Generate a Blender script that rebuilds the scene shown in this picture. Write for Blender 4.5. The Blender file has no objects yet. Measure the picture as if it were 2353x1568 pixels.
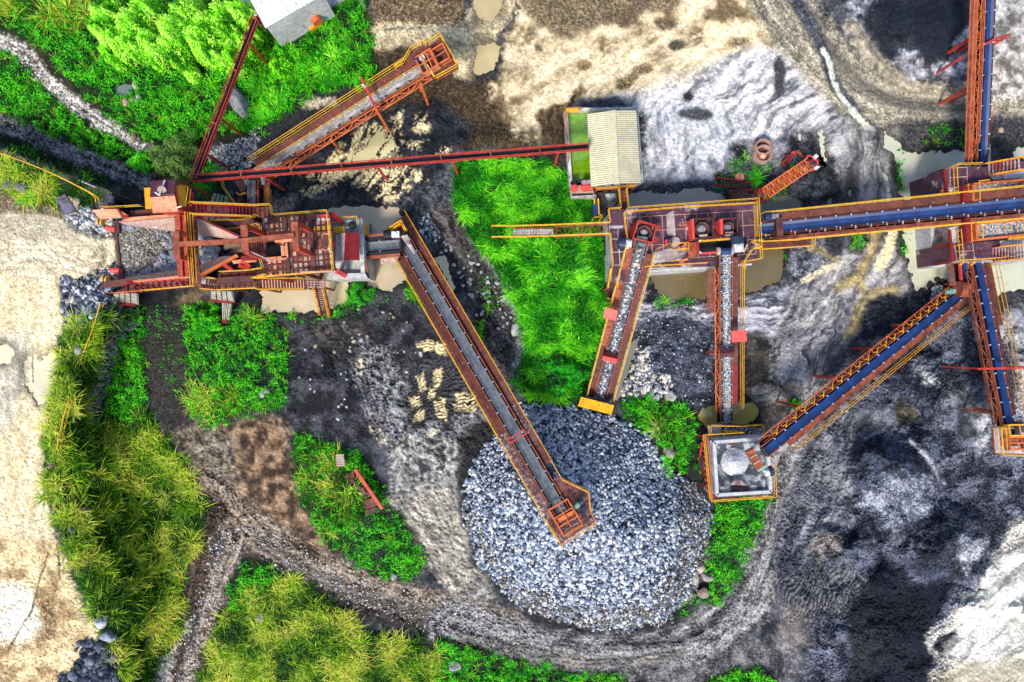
import bpy, math, random
import numpy as np
from mathutils import Vector, Matrix
random.seed(7); RNG = np.random.default_rng(7)
S = bpy.context.scene; COL = S.collection
# ---------------------------------------------------------------- camera, sky, sun, exposure
H = 64.0; UC = 1176.5; VC = 784.0; PX = 2353/96.0      # the site is surveyed in photo units: 24.51 to the metre at ground level
cam = bpy.data.objects.new('camera', bpy.data.cameras.new('camera')); COL.objects.link(cam)
cam.location = (0, 0, H); cam.data.lens = 24; cam.data.sensor_width = 36; cam.data.clip_end = 6000; cam.data.clip_start = 0.5
S.camera = cam
SUN_EL = math.radians(52); SUN_AZ = math.radians(200)   # azimuth clockwise from north (up in the photo)
W = bpy.data.worlds.new('World'); S.world = W; W.use_nodes = True
nt = W.node_tree; bg = nt.nodes['Background']
sky = nt.nodes.new('ShaderNodeTexSky'); sky.sky_type = 'NISHITA'; sky.sun_disc = False
sky.sun_elevation = SUN_EL; sky.sun_rotation = SUN_AZ; sky.air_density = 1.0; sky.dust_density = 1.5
nt.links.new(sky.outputs[0], bg.inputs[0]); bg.inputs[1].default_value = 0.12
sl = bpy.data.lights.new('sun', 'SUN'); sl.energy = 2.4; sl.angle = math.radians(12); sl.color = (1, .95, .86)
sun = bpy.data.objects.new('sun', sl); COL.objects.link(sun)
sdir = Vector((math.sin(SUN_AZ)*math.cos(SUN_EL), math.cos(SUN_AZ)*math.cos(SUN_EL), math.sin(SUN_EL)))
sun.rotation_euler = sdir.to_track_quat('Z', 'Y').to_euler(); sun.location = (0, -30, 60)
S.view_settings.view_transform = 'Standard'; S.view_settings.look = 'None'
S.view_settings.exposure = 1.0; S.view_settings.gamma = 1.0
S.render.engine = 'CYCLES'
S.cycles.max_bounces = 6

# ---------------------------------------------------------------- helpers
def P(u, v, z=0.0):
    f = (H-z)/H
    return Vector(((u-UC)/PX*f, -(v-VC)/PX*f, z))
def tile(ox, oy, k=.2188):
    return lambda x, y: (ox+k*x, oy+k*y)
def lin(c, k=.8):
    return tuple(k*(((x/255+.055)/1.055)**2.4 if x > 10 else x/255/12.92) for x in c)
def tag(o, label=None, cat=None, group=None, kind=None):
    for k, x in (('label', label), ('category', cat), ('group', group), ('kind', kind)):
        if x: o[k] = x
    return o
def thing(name, label, cat, loc, group=None):
    o = bpy.data.objects.new(name, None); COL.objects.link(o); o.location = loc; o.empty_display_size = .3
    return tag(o, label, cat, group)
class MB:
    def __init__(s): s.v = []; s.f = []
    def add(s, vs, fs):
        b = len(s.v); s.v += [tuple(x) for x in vs]; s.f += [tuple(b+i for i in f) for f in fs]; return s
    def hexa(s, b, t):            # two rings of equal length
        n = len(b); fs = [tuple(range(n-1, -1, -1)), tuple(range(n, 2*n))]
        fs += [(i, (i+1) % n, n+(i+1) % n, n+i) for i in range(n)]
        return s.add(list(b)+list(t), fs)
    def prism(s, pts, z0, z1):    # world xy points
        a = sum(pts[i][0]*pts[(i+1) % len(pts)][1]-pts[(i+1) % len(pts)][0]*pts[i][1] for i in range(len(pts)))
        if a < 0: pts = pts[::-1]
        return s.hexa([(p[0], p[1], z0) for p in pts], [(p[0], p[1], z1) for p in pts])
    def slab(s, uv, z, th):       # outline seen in the photo at height z, thickness downward
        return s.prism([P(a, b, z)[:2] for a, b in uv], z-th, z)
    def slabz(s, uvz, th):        # sloping plate
        t = [P(*q) for q in uvz]
        a = sum(t[i].x*t[(i+1) % len(t)].y-t[(i+1) % len(t)].x*t[i].y for i in range(len(t)))
        if a < 0: t = t[::-1]
        return s.hexa([q-Vector((0, 0, th)) for q in t], t)
    def beam(s, a, b, w, h=None, up=None):
        a = Vector(a); b = Vector(b); d = b-a
        if d.length < 1e-4: return s
        h = w if h is None else h; d.normalize(); up = Vector(up) if up is not None else Vector((0, 0, 1))
        if abs(d.dot(up)) > .98: up = Vector((0, 1, 0))
        r = d.cross(up).normalized(); n = r.cross(d)
        c = [r*(-w/2)+n*(-h/2), r*(w/2)+n*(-h/2), r*(w/2)+n*(h/2), r*(-w/2)+n*(h/2)]
        q = [a+x for x in c]+[b+x for x in c]
        return s.add(q, [(3, 2, 1, 0), (4, 5, 6, 7)]+[(i, (i+1) % 4, 4+(i+1) % 4, 4+i) for i in range(4)])
    def tube(s, a, b, r0, r1=None, n=10):
        a = Vector(a); b = Vector(b); d = (b-a).normalized(); r1 = r0 if r1 is None else r1
        u = d.cross(Vector((0, 0, 1)) if abs(d.z) < .9 else Vector((1, 0, 0))).normalized(); w = d.cross(u)
        ring = lambda c, r: [c+(u*math.cos(k*2*math.pi/n)+w*math.sin(k*2*math.pi/n))*r for k in range(n)]
        return s.hexa(ring(a, r0), ring(b, r1))
    def path(s, pts, w, h=None):
        for a, b in zip(pts, pts[1:]): s.beam(a, b, w, h)
        return s
    def lathe(s, c, prof, n=24):
        c = Vector(c); vs = []; m = len(prof)
        for k in range(n):
            a = 2*math.pi*k/n
            vs += [c+Vector((math.cos(a)*r, math.sin(a)*r, z)) for r, z in prof]
        fs = [(k*m+i, ((k+1) % n)*m+i, ((k+1) % n)*m+i+1, k*m+i+1) for k in range(n) for i in range(m-1)]
        return s.add(vs, fs)
    def build(s, name, mat, parent=None, smooth=False):
        me = bpy.data.meshes.new(name); o = bpy.data.objects.new(name, me); COL.objects.link(o)
        if parent is not None:
            o.parent = parent; off = Vector(parent.location) if parent.parent is None else Vector(parent.location)+Vector(parent.parent.location)
        else:
            vv = np.array(s.v); off = Vector(((vv[:, 0].min()+vv[:, 0].max())/2, (vv[:, 1].min()+vv[:, 1].max())/2, vv[:, 2].min())); o.location = off
        me.from_pydata([(x-off.x, y-off.y, z-off.z) for x, y, z in s.v], [], s.f); me.update()
        me.materials.append(mat)
        if smooth: me.polygons.foreach_set('use_smooth', [True]*len(me.polygons))
        return o
def mesh_np(name, verts, tris, mat, col=None, smooth=False, parent=None, quads=False):
    k = 4 if quads else 3
    me = bpy.data.meshes.new(name); n = len(verts); m = len(tris)
    me.vertices.add(n); me.vertices.foreach_set('co', np.ascontiguousarray(verts, np.float32).ravel())
    me.loops.add(k*m); me.loops.foreach_set('vertex_index', np.ascontiguousarray(tris, np.int32).ravel())
    me.polygons.add(m); me.polygons.foreach_set('loop_start', np.arange(0, k*m, k, dtype=np.int32))
    if smooth: me.polygons.foreach_set('use_smooth', np.ones(m, bool))
    me.update(calc_edges=True)
    if col is not None:
        at = me.attributes.new('Col', 'FLOAT_COLOR', 'POINT')
        c4 = np.ones((n, 4), np.float32); c4[:, :3] = col; at.data.foreach_set('color', c4.ravel())
    me.materials.append(mat)
    o = bpy.data.objects.new(name, me); COL.objects.link(o)
    if parent is not None:
        o.parent = parent; o.matrix_parent_inverse = Matrix.Translation(-Vector(parent.location))
    return o
# ---------------------------------------------------------------- numpy noise
_T = np.random.default_rng(11).random((512, 512))
def vn(x, y, seed=0):
    x = np.asarray(x, float)+seed*37.3; y = np.asarray(y, float)+seed*91.7
    xi = np.floor(x).astype(int); yi = np.floor(y).astype(int); fx = x-xi; fy = y-yi
    fx = fx*fx*(3-2*fx); fy = fy*fy*(3-2*fy); a = xi & 511; b = (xi+1) & 511; c = yi & 511; d = (yi+1) & 511
    return (_T[c, a]*(1-fx)+_T[c, b]*fx)*(1-fy)+(_T[d, a]*(1-fx)+_T[d, b]*fx)*fy
def fbm(x, y, seed=0, o=4):
    t = 0; a = .5; s = 0
    for i in range(o):
        t = t+a*vn(x*2**i, y*2**i, seed+i*5); s += a; a *= .55
    return t/s
def sstep(a, b, x):
    t = np.clip((x-a)/(b-a), 0, 1); return t*t*(3-2*t)
def sd_poly(U, V, pts):
    d = np.full(np.shape(U), 1e18); ins = np.zeros(np.shape(U), bool); n = len(pts)
    for i in range(n):
        x0, y0 = pts[i]; x1, y1 = pts[(i+1) % n]; ex = x1-x0; ey = y1-y0
        wx = U-x0; wy = V-y0; t = np.clip((wx*ex+wy*ey)/(ex*ex+ey*ey+1e-9), 0, 1)
        d = np.minimum(d, (wx-ex*t)**2+(wy-ey*t)**2)
        if y0 != y1: ins ^= ((y0 <= V) != (y1 <= V)) & (U < (x1-x0)*(V-y0)/(y1-y0)+x0)
    return np.where(ins, 1, -1)*np.sqrt(d)
def line_sd(U, V, pts):
    best = np.full(U.shape, 1e18); ds = np.zeros(U.shape); ss = np.zeros(U.shape); acc = 0
    for (x0, y0), (x1, y1) in zip(pts, pts[1:]):
        ex = x1-x0; ey = y1-y0; L = math.hypot(ex, ey); wx = U-x0; wy = V-y0
        t = np.clip((wx*ex+wy*ey)/(L*L), 0, 1); q = (wx-ex*t)**2+(wy-ey*t)**2; m = q < best
        best = np.where(m, q, best); sg = np.sign(ex*wy-ey*wx)
        ds = np.where(m, sg*np.sqrt(q), ds); ss = np.where(m, acc+t*L, ss); acc += L
    return ds, ss
def smooth_line(pts, k=6):
    out = []
    for i in range(len(pts)-1):
        p0 = pts[max(i-1, 0)]; p1 = pts[i]; p2 = pts[i+1]; p3 = pts[min(i+2, len(pts)-1)]
        for j in range(k):
            t = j/k
            out.append(tuple(.5*(2*p1[c]+(p2[c]-p0[c])*t+(2*p0[c]-5*p1[c]+4*p2[c]-p3[c])*t*t+(3*p1[c]-p0[c]-3*p2[c]+p3[c])*t**3) for c in (0, 1)))
    return out+[pts[-1]]
# ---------------------------------------------------------------- materials
def newmat(name):
    m = bpy.data.materials.new(name); m.use_nodes = True; return m, m.node_tree, m.node_tree.nodes['Principled BSDF']
def N(nt, t, **kw):
    n = nt.nodes.new(t)
    for k, x in kw.items(): setattr(n, k, x)
    return n
def ramp(nt, src, stops, interp='LINEAR'):
    r = N(nt, 'ShaderNodeValToRGB'); r.color_ramp.interpolation = interp; e = r.color_ramp.elements
    while len(e) < len(stops): e.new(.5)
    for q, (p, c) in zip(e, stops): q.position = p; q.color = (*c, 1) if len(c) == 3 else c
    nt.links.new(src, r.inputs[0]); return r.outputs[0]
def noise(nt, scale, detail=4, rough=.6, co=None, sx=None):
    n = N(nt, 'ShaderNodeTexNoise'); n.inputs['Scale'].default_value = scale; n.inputs['Detail'].default_value = detail; n.inputs['Roughness'].default_value = rough
    if co is not None: nt.links.new(co, n.inputs['Vector'])
    return n.outputs[0]
def mix(nt, fac, a, b, mode='MIX'):
    m = N(nt, 'ShaderNodeMix', data_type='RGBA', blend_type=mode)
    for sock, x in ((m.inputs[0], fac), (m.inputs[6], a), (m.inputs[7], b)):
        if isinstance(x, (int, float)): sock.default_value = x
        elif isinstance(x, tuple): sock.default_value = (*x, 1)
        else: nt.links.new(x, sock)
    return m.outputs[2]
def surf(name, base, alt=None, sc=1.2, rough=.7, dust=None, dust_at=.6, dust_sc=.8, metal=0., bump=.15, bump_sc=18, spots=None, spec=.3):
    m, nt, b = newmat(name); g = N(nt, 'ShaderNodeNewGeometry').outputs['Position']
    alt = alt or tuple(x*.6 for x in base)
    c = ramp(nt, noise(nt, sc, 6, .65, g), [(.38, lin(base)), (.62, lin(alt))])
    f = noise(nt, sc*9, 3, .6, g)
    c = mix(nt, .55, c, ramp(nt, f, [(.3, (.5, .5, .5)), (.7, (1.35, 1.35, 1.35))]), 'MULTIPLY')
    if spots:
        c = mix(nt, ramp(nt, noise(nt, sc*3.1, 5, .7, g), [(.56, (0, 0, 0)), (.66, (1, 1, 1))]), c, lin(spots))
    if dust:
        c = mix(nt, ramp(nt, noise(nt, dust_sc, 6, .62, g), [(dust_at, (0, 0, 0)), (dust_at+.09, (.85, .85, .85))]), c, lin(dust))
    nt.links.new(c, b.inputs['Base Color']); b.inputs['Roughness'].default_value = rough; b.inputs['Metallic'].default_value = metal
    b.inputs['Specular IOR Level'].default_value = spec
    if bump:
        bp = N(nt, 'ShaderNodeBump'); bp.inputs['Strength'].default_value = bump; bp.inputs['Distance'].default_value = .05
        nt.links.new(noise(nt, bump_sc, 3, .6, g), bp.inputs['Height']); nt.links.new(bp.outputs[0], b.inputs['Normal'])
    return m
def attr_mat(name, rough=.9, bump=.4, bump_sc=9., fine=.35, fine_sc=14., spec=.2, trans=0.):
    m, nt, b = newmat(name); at = N(nt, 'ShaderNodeAttribute', attribute_name='Col').outputs['Color']
    g = N(nt, 'ShaderNodeNewGeometry').outputs['Position']; c = at
    if fine: c = mix(nt, fine, c, ramp(nt, noise(nt, fine_sc, 4, .7, g), [(.3, (.35, .35, .35)), (.7, (1.65, 1.65, 1.65))]), 'MULTIPLY')
    nt.links.new(c, b.inputs['Base Color']); b.inputs['Roughness'].default_value = rough; b.inputs['Specular IOR Level'].default_value = spec
    if bump:
        bp = N(nt, 'ShaderNodeBump'); bp.inputs['Strength'].default_value = bump; bp.inputs['Distance'].default_value = .12
        nt.links.new(noise(nt, bump_sc, 5, .7, g), bp.inputs['Height']); nt.links.new(bp.outputs[0], b.inputs['Normal'])
    if trans:
        tr = N(nt, 'ShaderNodeBsdfTranslucent'); nt.links.new(c, tr.inputs[0]); mx = N(nt, 'ShaderNodeMixShader'); mx.inputs[0].default_value = trans
        nt.links.new(b.outputs[0], mx.inputs[1]); nt.links.new(tr.outputs[0], mx.inputs[2])
        nt.links.new(mx.outputs[0], nt.nodes['Material Output'].inputs[0])
    return m
# ---------------------------------------------------------------- the ground: one sheet, surveyed relief and soil colours
def axis(lo, hi, n, ext):
    f = np.linspace(lo, hi, n); st = f[1]-f[0]; g = st*np.cumsum(1.35**np.arange(1, 34)); g = g[g < ext]
    return np.concatenate([lo-g[::-1], f, hi+g])
us = axis(-70, 2423, 1240, 40000); vs = axis(-60, 1628, 840, 40000)
U, V = np.meshgrid(us, vs); Uc = np.clip(U, -400, 2800); Vc = np.clip(V, -400, 2000)
C = np.zeros(U.shape+(3,)); Z = np.zeros(U.shape); SC = np.zeros(U.shape)
w1 = fbm(U/60, V/60, 1)-.5; w2 = fbm(U/60, V/60, 2)-.5; w3 = fbm(U/14, V/14, 3)-.5; w4 = fbm(U/14, V/14, 4)-.5
fine = RNG.random(U.shape); grit = .6*vn(U/3.1, V/3.1, 9)+.4*vn(U/2.2, V/2.2, 19); grit2 = vn(U/5.5, V/5.5, 8)
def sub(pts, m):
    x = [p[0] for p in pts]; y = [p[1] for p in pts]
    i0, i1 = np.searchsorted(us, [min(x)-m, max(x)+m]); j0, j1 = np.searchsorted(vs, [min(y)-m, max(y)+m])
    return np.s_[max(j0, 0):j1+1, max(i0, 0):i1+1]
def texture(q, tex, sc, ang, seed):
    u = U[q]; v = V[q]
    if tex == 'streak':
        a = math.radians(ang); p = u*math.cos(a)-v*math.sin(a); r = u*math.sin(a)+v*math.cos(a)
        r = r+w1[q]*46+w3[q]*7; t = .5*fbm(p/(sc*7), r/sc, seed)+.3*fbm(p/(sc*2.2), r/(sc*.3), seed+3)+.2*fbm(u/17, v/17, seed+6, 4)
        return np.clip((t-.5)*3.6+.5+.5*(grit[q]-.5)+.3*(fine[q]-.5), 0, 1)
    if tex == 'gravel': return np.clip(.35*fbm(u/sc, v/sc, seed)+.65*grit[q]+.25*(fine[q]-.5), 0, 1)**1.3
    if tex == 'grain': return np.clip((fbm(u/sc+w1[q]*2, v/sc+w2[q]*2, seed)-.5)*2.2+.5+.55*(fine[q]-.5)+.35*(grit[q]-.5), 0, 1)
    if tex == 'tread':
        a = math.radians(ang); r = u*math.sin(a)+v*math.cos(a)+w1[q]*50+w3[q]*9
        return np.clip(.5+.45*np.sin(r*2*math.pi/sc)+.8*w4[q]+.5*w2[q], 0, 1)
    if tex == 'swirl':
        p = u+w1[q]*150+w3[q]*16; r = v+w2[q]*150+w4[q]*16; t = fbm(p/sc, r/sc, seed, 5)
        return np.clip(.5*np.abs(t-.5)*5.5+.5*((fbm(u/9, v/9, seed+2, 4)-.5)*3+.5)+.45*(grit[q]-.5)+.25*(fine[q]-.5), 0, 1)
    t = fbm(u/sc, v/sc, seed, 5); return np.clip((t-.5)*3.2+.5+.55*(grit[q]-.5)+.3*(fine[q]-.5), 0, 1)
def zone(pts, a, b, tex='mud', sc=30, ang=0, soft=10, warp=1., op=1., thr=None, h=0., dz=0., seed=0, rag=1.):
    q = sub(pts, 60); u = U[q]+warp*(w1[q]*44+w3[q]*14); v = V[q]+warp*(w2[q]*44+w4[q]*14)
    sd = sd_poly(u, v, pts)+rag*soft*(grit2[q]-.5+.5*(grit[q]-.5)); m = sstep(-soft, soft, sd)*op
    t = texture(q, tex, sc, ang, seed)
    if thr is not None: m = m*sstep(thr-.07, thr+.07, t); t = 1-sstep(thr, 1, t)
    c = np.array(lin(a))*(1-t[..., None])+np.array(lin(b))*t[..., None]
    C[q] = C[q]*(1-m[..., None])+c*m[..., None]; Z[q] += m*(h*(t-.5)+dz); return m
def track(pts, hw, a, b, freq=8., soft=8, op=1., h=0., dz=0., seed=0, warp=.5, gr=.3):
    pts = smooth_line(pts); q = sub(pts, hw+40)
    d, s = line_sd(U[q]+warp*(w1[q]*30+w3[q]*10), V[q]+warp*(w2[q]*30+w4[q]*10), pts)
    m = sstep(-soft, soft, hw-np.abs(d)+soft*(grit2[q]-.5))*op
    dd = d+w3[q]*7; t = .42*fbm(dd/freq, s/90, seed)+.22*fbm(dd/(freq*.3), s/34, seed+3)+.36*fbm(U[q]/15, V[q]/15, seed+9, 4)
    t = np.clip((t-.5)*3.4+.5+(gr+.25)*(grit[q]-.5)+.35*(fine[q]-.5), 0, 1)
    c = np.array(lin(a))*(1-t[..., None])+np.array(lin(b))*t[..., None]
    C[q] = C[q]*(1-m[..., None])+c*m[..., None]; Z[q] += m*(h*(t-.5)+dz)
def hump(cu, cv, ru, rv, hh, flat=1.):
    q = sub([(cu-ru, cv-rv), (cu+ru, cv+rv)], 30)
    r = np.sqrt(((U[q]+w1[q]*60+w3[q]*8-cu)/ru)**2+((V[q]+w2[q]*60+w4[q]*8-cv)/rv)**2)
    Z[q] += hh*np.clip(1.06-r, 0, 1)**flat
# base soil
t0 = np.clip((fbm(U/40, V/40, 20, 5)-.5)*2.6+.5+.4*(grit-.5), 0, 1)[..., None]
C[:] = np.array(lin((40, 44, 54)))*(1-t0)+np.array(lin((100, 102, 110)))*t0
Z += (fbm(U/90, V/90, 30)-.5)*.25+(fbm(U/12, V/12, 31)-.5)*.10
X0, X1, Y0, Y1 = -300, 2700, -300, 1900
# --- upper left: overgrown soil, two gravel lanes
zone([(X0, Y0), (780, Y0), (860, 60), (880, 170), (760, 215), (640, 300), (560, 330), (430, 420), (300, 440), (0, 340), (X0, 250)], (34, 48, 16), (70, 74, 40), sc=22)
track([(-160, 30), (30, 105), (110, 185), (190, 255), (260, 298), (340, 345)], 17, (88, 74, 56), (196, 190, 184), 7, gr=1.2)
track([(70, 195), (150, 262), (230, 315), (300, 350)], 8, (70, 40, 24), (140, 84, 48), 6, gr=.6)
track([(-160, 230), (40, 295), (150, 345), (250, 385), (340, 425)], 22, (44, 42, 46), (150, 148, 150), 9, gr=1.2)
# --- black stream bed under the upper conveyor
zone([(400, 420), (470, 335), (560, 312), (700, 222), (870, 188), (960, 120), (1060, 185), (1150, 260), (1080, 335), (700, 385), (560, 430)], (22, 22, 26), (86, 86, 92), 'gravel', 26)
zone([(470, 345), (560, 322), (600, 290), (590, 360), (520, 390)], (40, 40, 44), (176, 176, 180), 'gravel', 18, op=.8)
zone([(694, 240), (720, 228), (770, 226), (772, 243), (735, 250), (696, 252)], (150, 138, 118), (176, 164, 140), soft=5, warp=.4)
# --- top: brown gravel, grey silt, brown speckled bank
zone([(840, Y0), (1075, Y0), (1060, 60), (1000, 70), (850, 140), (860, 60)], (58, 46, 34), (176, 150, 112), 'gravel', 22)
zone([(848, 66), (900, 58), (1000, 66), (1060, 60), (1080, 0), (1150, Y0), (1180, 20), (1130, 120), (1080, 190), (1040, 178), (1000, 118), (900, 122), (860, 105)], (158, 144, 114), (206, 188, 150), sc=26, soft=7)
track([(885, 66), (940, 66), (1040, 62)], 5, (110, 100, 84), (190, 178, 150), 3, soft=3)
zone([(855, 120), (1000, 122), (1062, 188), (1150, 180), (1190, 260), (1240, 330), (1060, 345), (1000, 240), (900, 262)], (38, 32, 26), (134, 108, 72), 'gravel', 30, soft=16)
zone([(900, 262), (1000, 232), (1060, 262), (1100, 300), (1080, 335), (1000, 332), (930, 300)], (30, 34, 42), (74, 78, 88), 'mud', 18, soft=14, h=.25)
# --- upper middle yard: cream sand, grey-white to the right
zone([(1150, Y0), (1800, Y0), (1830, 90), (1750, 180), (1560, 200), (1480, 240), (1300, 262), (1250, 335), (1170, 300), (1130, 230), (1150, 120), (1190, 20)], (240, 218, 176), (132, 112, 80), 'mud', 34, soft=16, h=.06)
zone([(1160, 120), (1500, 60), (1760, 120), (1500, 230), (1280, 255), (1190, 250)], (250, 232, 196), (150, 130, 98), 'streak', 16, 30, soft=30, op=.65, h=.05)
zone([(1150, Y0), (1580, Y0), (1560, 15), (1480, 40), (1400, 50), (1330, 78), (1240, 70), (1200, 20)], (92, 80, 64), (168, 148, 112), 'gravel', 40, soft=12)
zone([(1470, 215), (1620, 160), (1790, 90), (1880, 150), (1940, 240), (2010, 300), (2010, 440), (1960, 470), (1880, 350), (1800, 330), (1720, 430), (1480, 436), (1470, 260), (1330, 256)], (232, 228, 224), (104, 106, 116), 'streak', 13, 38, soft=20, h=.1)
zone([(1480, 250), (1600, 230), (1700, 260), (1720, 380), (1620, 430), (1480, 434)], (206, 206, 214), (104, 108, 124), 'streak', 11, 95, soft=22, op=.7, h=.1)
zone([(1330, 236), (1400, 228), (1440, 238), (1440, 256), (1320, 258)], (44, 48, 62), (120, 124, 138), 'gravel', 14, soft=9)
zone([(1230, 255), (1300, 240), (1330, 200), (1345, 215), (1320, 240), (1298, 262), (1300, 350), (1240, 345)], (70, 56, 40), (128, 104, 70), 'streak', 7, 95, soft=9, h=.12)
zone([(1250, 330), (1310, 332), (1310, 385), (1180, 372), (1110, 350)], (40, 38, 40), (96, 84, 72), 'gravel', 22)
zone([(1420, 180), (1470, 160), (1475, 180), (1440, 215), (1412, 210)], (78, 66, 46), (170, 150, 104), 'gravel', 14, soft=8)
for cu, cv, a, b, c in [(1790, 175, 15, 50, (66, 66, 70)), (1582, 225, 14, 14, (52, 52, 58)), (1556, 103, 22, 14, (80, 74, 62)), (1237, 112, 9, 10, (96, 84, 66)), (1385, 105, 6, 26, (110, 94, 66)), (1600, 262, 40, 14, (70, 70, 78)), (1340, 148, 16, 14, (120, 100, 70)), (1435, 40, 30, 26, (100, 86, 66)), (1480, 160, 24, 14, (110, 94, 70)), (1530, 55, 30, 14, (96, 84, 64))]:
    zone([(cu+a*math.cos(k*.6283), cv+b*math.sin(k*.6283)) for k in range(10)], c, tuple(x*1.5 for x in c), 'gravel', 10, soft=6, warp=.4)
zone([(1630, 410), (1680, 330), (1740, 318), (1800, 320), (1850, 300), (1900, 320), (1960, 400), (1950, 480), (1880, 480), (1780, 470), (1650, 470)], (42, 44, 52), (138, 138, 146), 'mud', 24, soft=14, h=.15)
zone([(1800, 480), (1830, 400), (1905, 380), (1950, 400), (1925, 450), (1870, 500)], (26, 30, 42), (96, 100, 116), 'grain', 12, soft=10, h=.2)
zone([(1480, 425), (1600, 400), (1660, 430), (1655, 480), (1430, 480), (1440, 430)], (36, 40, 54), (136, 140, 156), 'gravel', 16, soft=10)
# --- upper right: grey haul road, rill, dark stockpile
track([(1700, -160), (1800, 20), (1880, 120), (1960, 200), (2060, 256), (2170, 272), (2300, 262), (2600, 230)], 66, (120, 114, 100), (182, 172, 150), 12, soft=16, h=.10, gr=.35)
track([(1830, 10), (1920, 130), (2010, 210), (2110, 246), (2230, 246)], 16, (126, 124, 120), (70, 68, 64), 5, soft=12, op=.75, h=.1)
track([(1960, 60), (2010, 140), (2090, 200), (2180, 215), (2240, 205)], 20, (196, 184, 158), (128, 120, 104), 6, soft=14, op=.8)
zone([(1930, Y0), (1932, 20), (1985, 60), (2050, 150), (2120, 186), (2200, 180), (2240, 150), (2270, Y0)], (30, 38, 54), (76, 80, 90), 'grain', 34, soft=8)
zone([(2010, 10), (2230, 0), (2240, 110), (2200, 150), (2140, 130)], (22, 32, 54), (46, 54, 74), 'grain', 30, soft=22)
for p in ([(2040, 152), (2070, 118), (2105, 108), (2128, 138), (2140, 180), (2100, 186)], [(2142, 160), (2200, 128), (2240, 130), (2240, 176), (2180, 186)], [(1935, 20), (1960, 0), (2010, -10), (1985, 30), (1965, 36), (1985, 66), (1955, 45)], [(2190, 110), (2235, 50), (2240, 90), (2205, 130)]):
    zone(p, (190, 188, 200), (70, 72, 84), 'grain', 14, soft=10, op=.9)
zone([(2270, Y0), (X1, Y0), (X1, 250), (2340, 225), (2275, 235)], (214, 208, 200), (120, 116, 110), 'mud', 18, soft=14)
track([(1812, -30), (1862, 55), (1892, 120), (1912, 185), (1950, 232), (1985, 275), (2040, 325)], 14, (52, 56, 66), (110, 112, 120), 6, soft=6, dz=-.15)
track([(1890, 118), (1905, 150), (1911, 182)], 6, (206, 210, 196), (176, 180, 172), 5, soft=3); track([(1916, 195), (1936, 225), (1950, 240)], 7, (212, 214, 200), (186, 190, 180), 5, soft=3)
track([(1956, 250), (1980, 272), (2004, 300)], 9, (214, 212, 194), (190, 190, 172), 5, soft=4)
zone([(1950, 270), (2040, 300), (2080, 350), (2075, 480), (1960, 480), (1930, 380), (1940, 300)], (168, 164, 160), (84, 84, 92), 'streak', 11, 88, soft=16, h=.15)
track([(2036, 400), (2042, 440), (2046, 480)], 5, (226, 214, 186), (190, 180, 160), 4, soft=3)
zone([(2040, 285), (2240, 275), (2353, 270), (2400, 350), (2250, 345), (2080, 350)], (46, 48, 52), (112, 112, 112), 'gravel', 20, soft=12, h=.1)
# --- the loading pad at left (5 m up)
zone([(X0, 470), (90, 484), (190, 530), (264, 556), (266, 612), (222, 630), (140, 640), (142, 760), (134, 800), (130, 880), (112, 960), (104, 1100), (122, 1220), (172, 1330), (222, 1440), (218, 1490), (190, Y1), (X0, Y1)], (236, 220, 182), (196, 176, 136), 'streak', 12, 92, soft=7, warp=.5, h=.05)
zone([(X0, 475), (90, 490), (190, 536), (262, 562), (258, 600), (210, 622), (100, 640), (X0, 600)], (228, 214, 184), (178, 164, 136), 'streak', 9, -6, soft=16, warp=.5, h=.05)
zone([(X0, 474), (90, 486), (180, 528), (150, 560), (X0, 530)], (186, 176, 150), (150, 142, 124), 'streak', 8, -8, soft=16, op=.8)
zone([(X0, 760), (60, 770), (70, 860), (30, 1000), (X0, 1050)], (214, 206, 190), (140, 134, 130), 'streak', 8, 95, soft=20, op=.7)
zone([(X0, 1220), (130, 1240), (200, 1400), (214, 1480), (160, Y1), (X0, Y1)], (232, 208, 160), (160, 128, 86), 'mud', 24, soft=25, op=.85, h=.06)
zone([(X0, 1330), (70, 1350), (90, 1430), (40, 1480), (X0, 1490)], (246, 240, 226), (206, 196, 174), 'mud', 18, soft=16)
zone([(82, 1370), (120, 1360), (132, 1420), (120, 1470), (86, 1466)], (110, 88, 60), (196, 168, 124), 'gravel', 10, soft=10)
for l in ([(112, 1270), (75, 1390), (18, 1500)], [(140, 1240), (150, 1320)], [(130, 1250), (140, 1330)]): track(l, 2, (96, 84, 64), (150, 130, 98), 3, soft=2)
zone([(132, 640), (230, 622), (262, 606), (310, 640), (250, 720), (190, 770), (140, 766)], (34, 38, 46), (150, 150, 152), 'gravel', 20, soft=7)
zone([(118, 470), (200, 480), (262, 500), (264, 556), (220, 550), (170, 528), (110, 490)], (60, 58, 54), (176, 172, 160), 'gravel', 14, soft=8)
zone([(X0, 420), (40, 430), (100, 450), (150, 500), (90, 496), (X0, 480)], (92, 78, 60), (170, 152, 120), 'gravel', 14, soft=8)
track([(212, 590), (232, 570), (236, 600), (215, 622)], 8, (150, 140, 116), (176, 164, 136), 4, soft=4)
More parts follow.
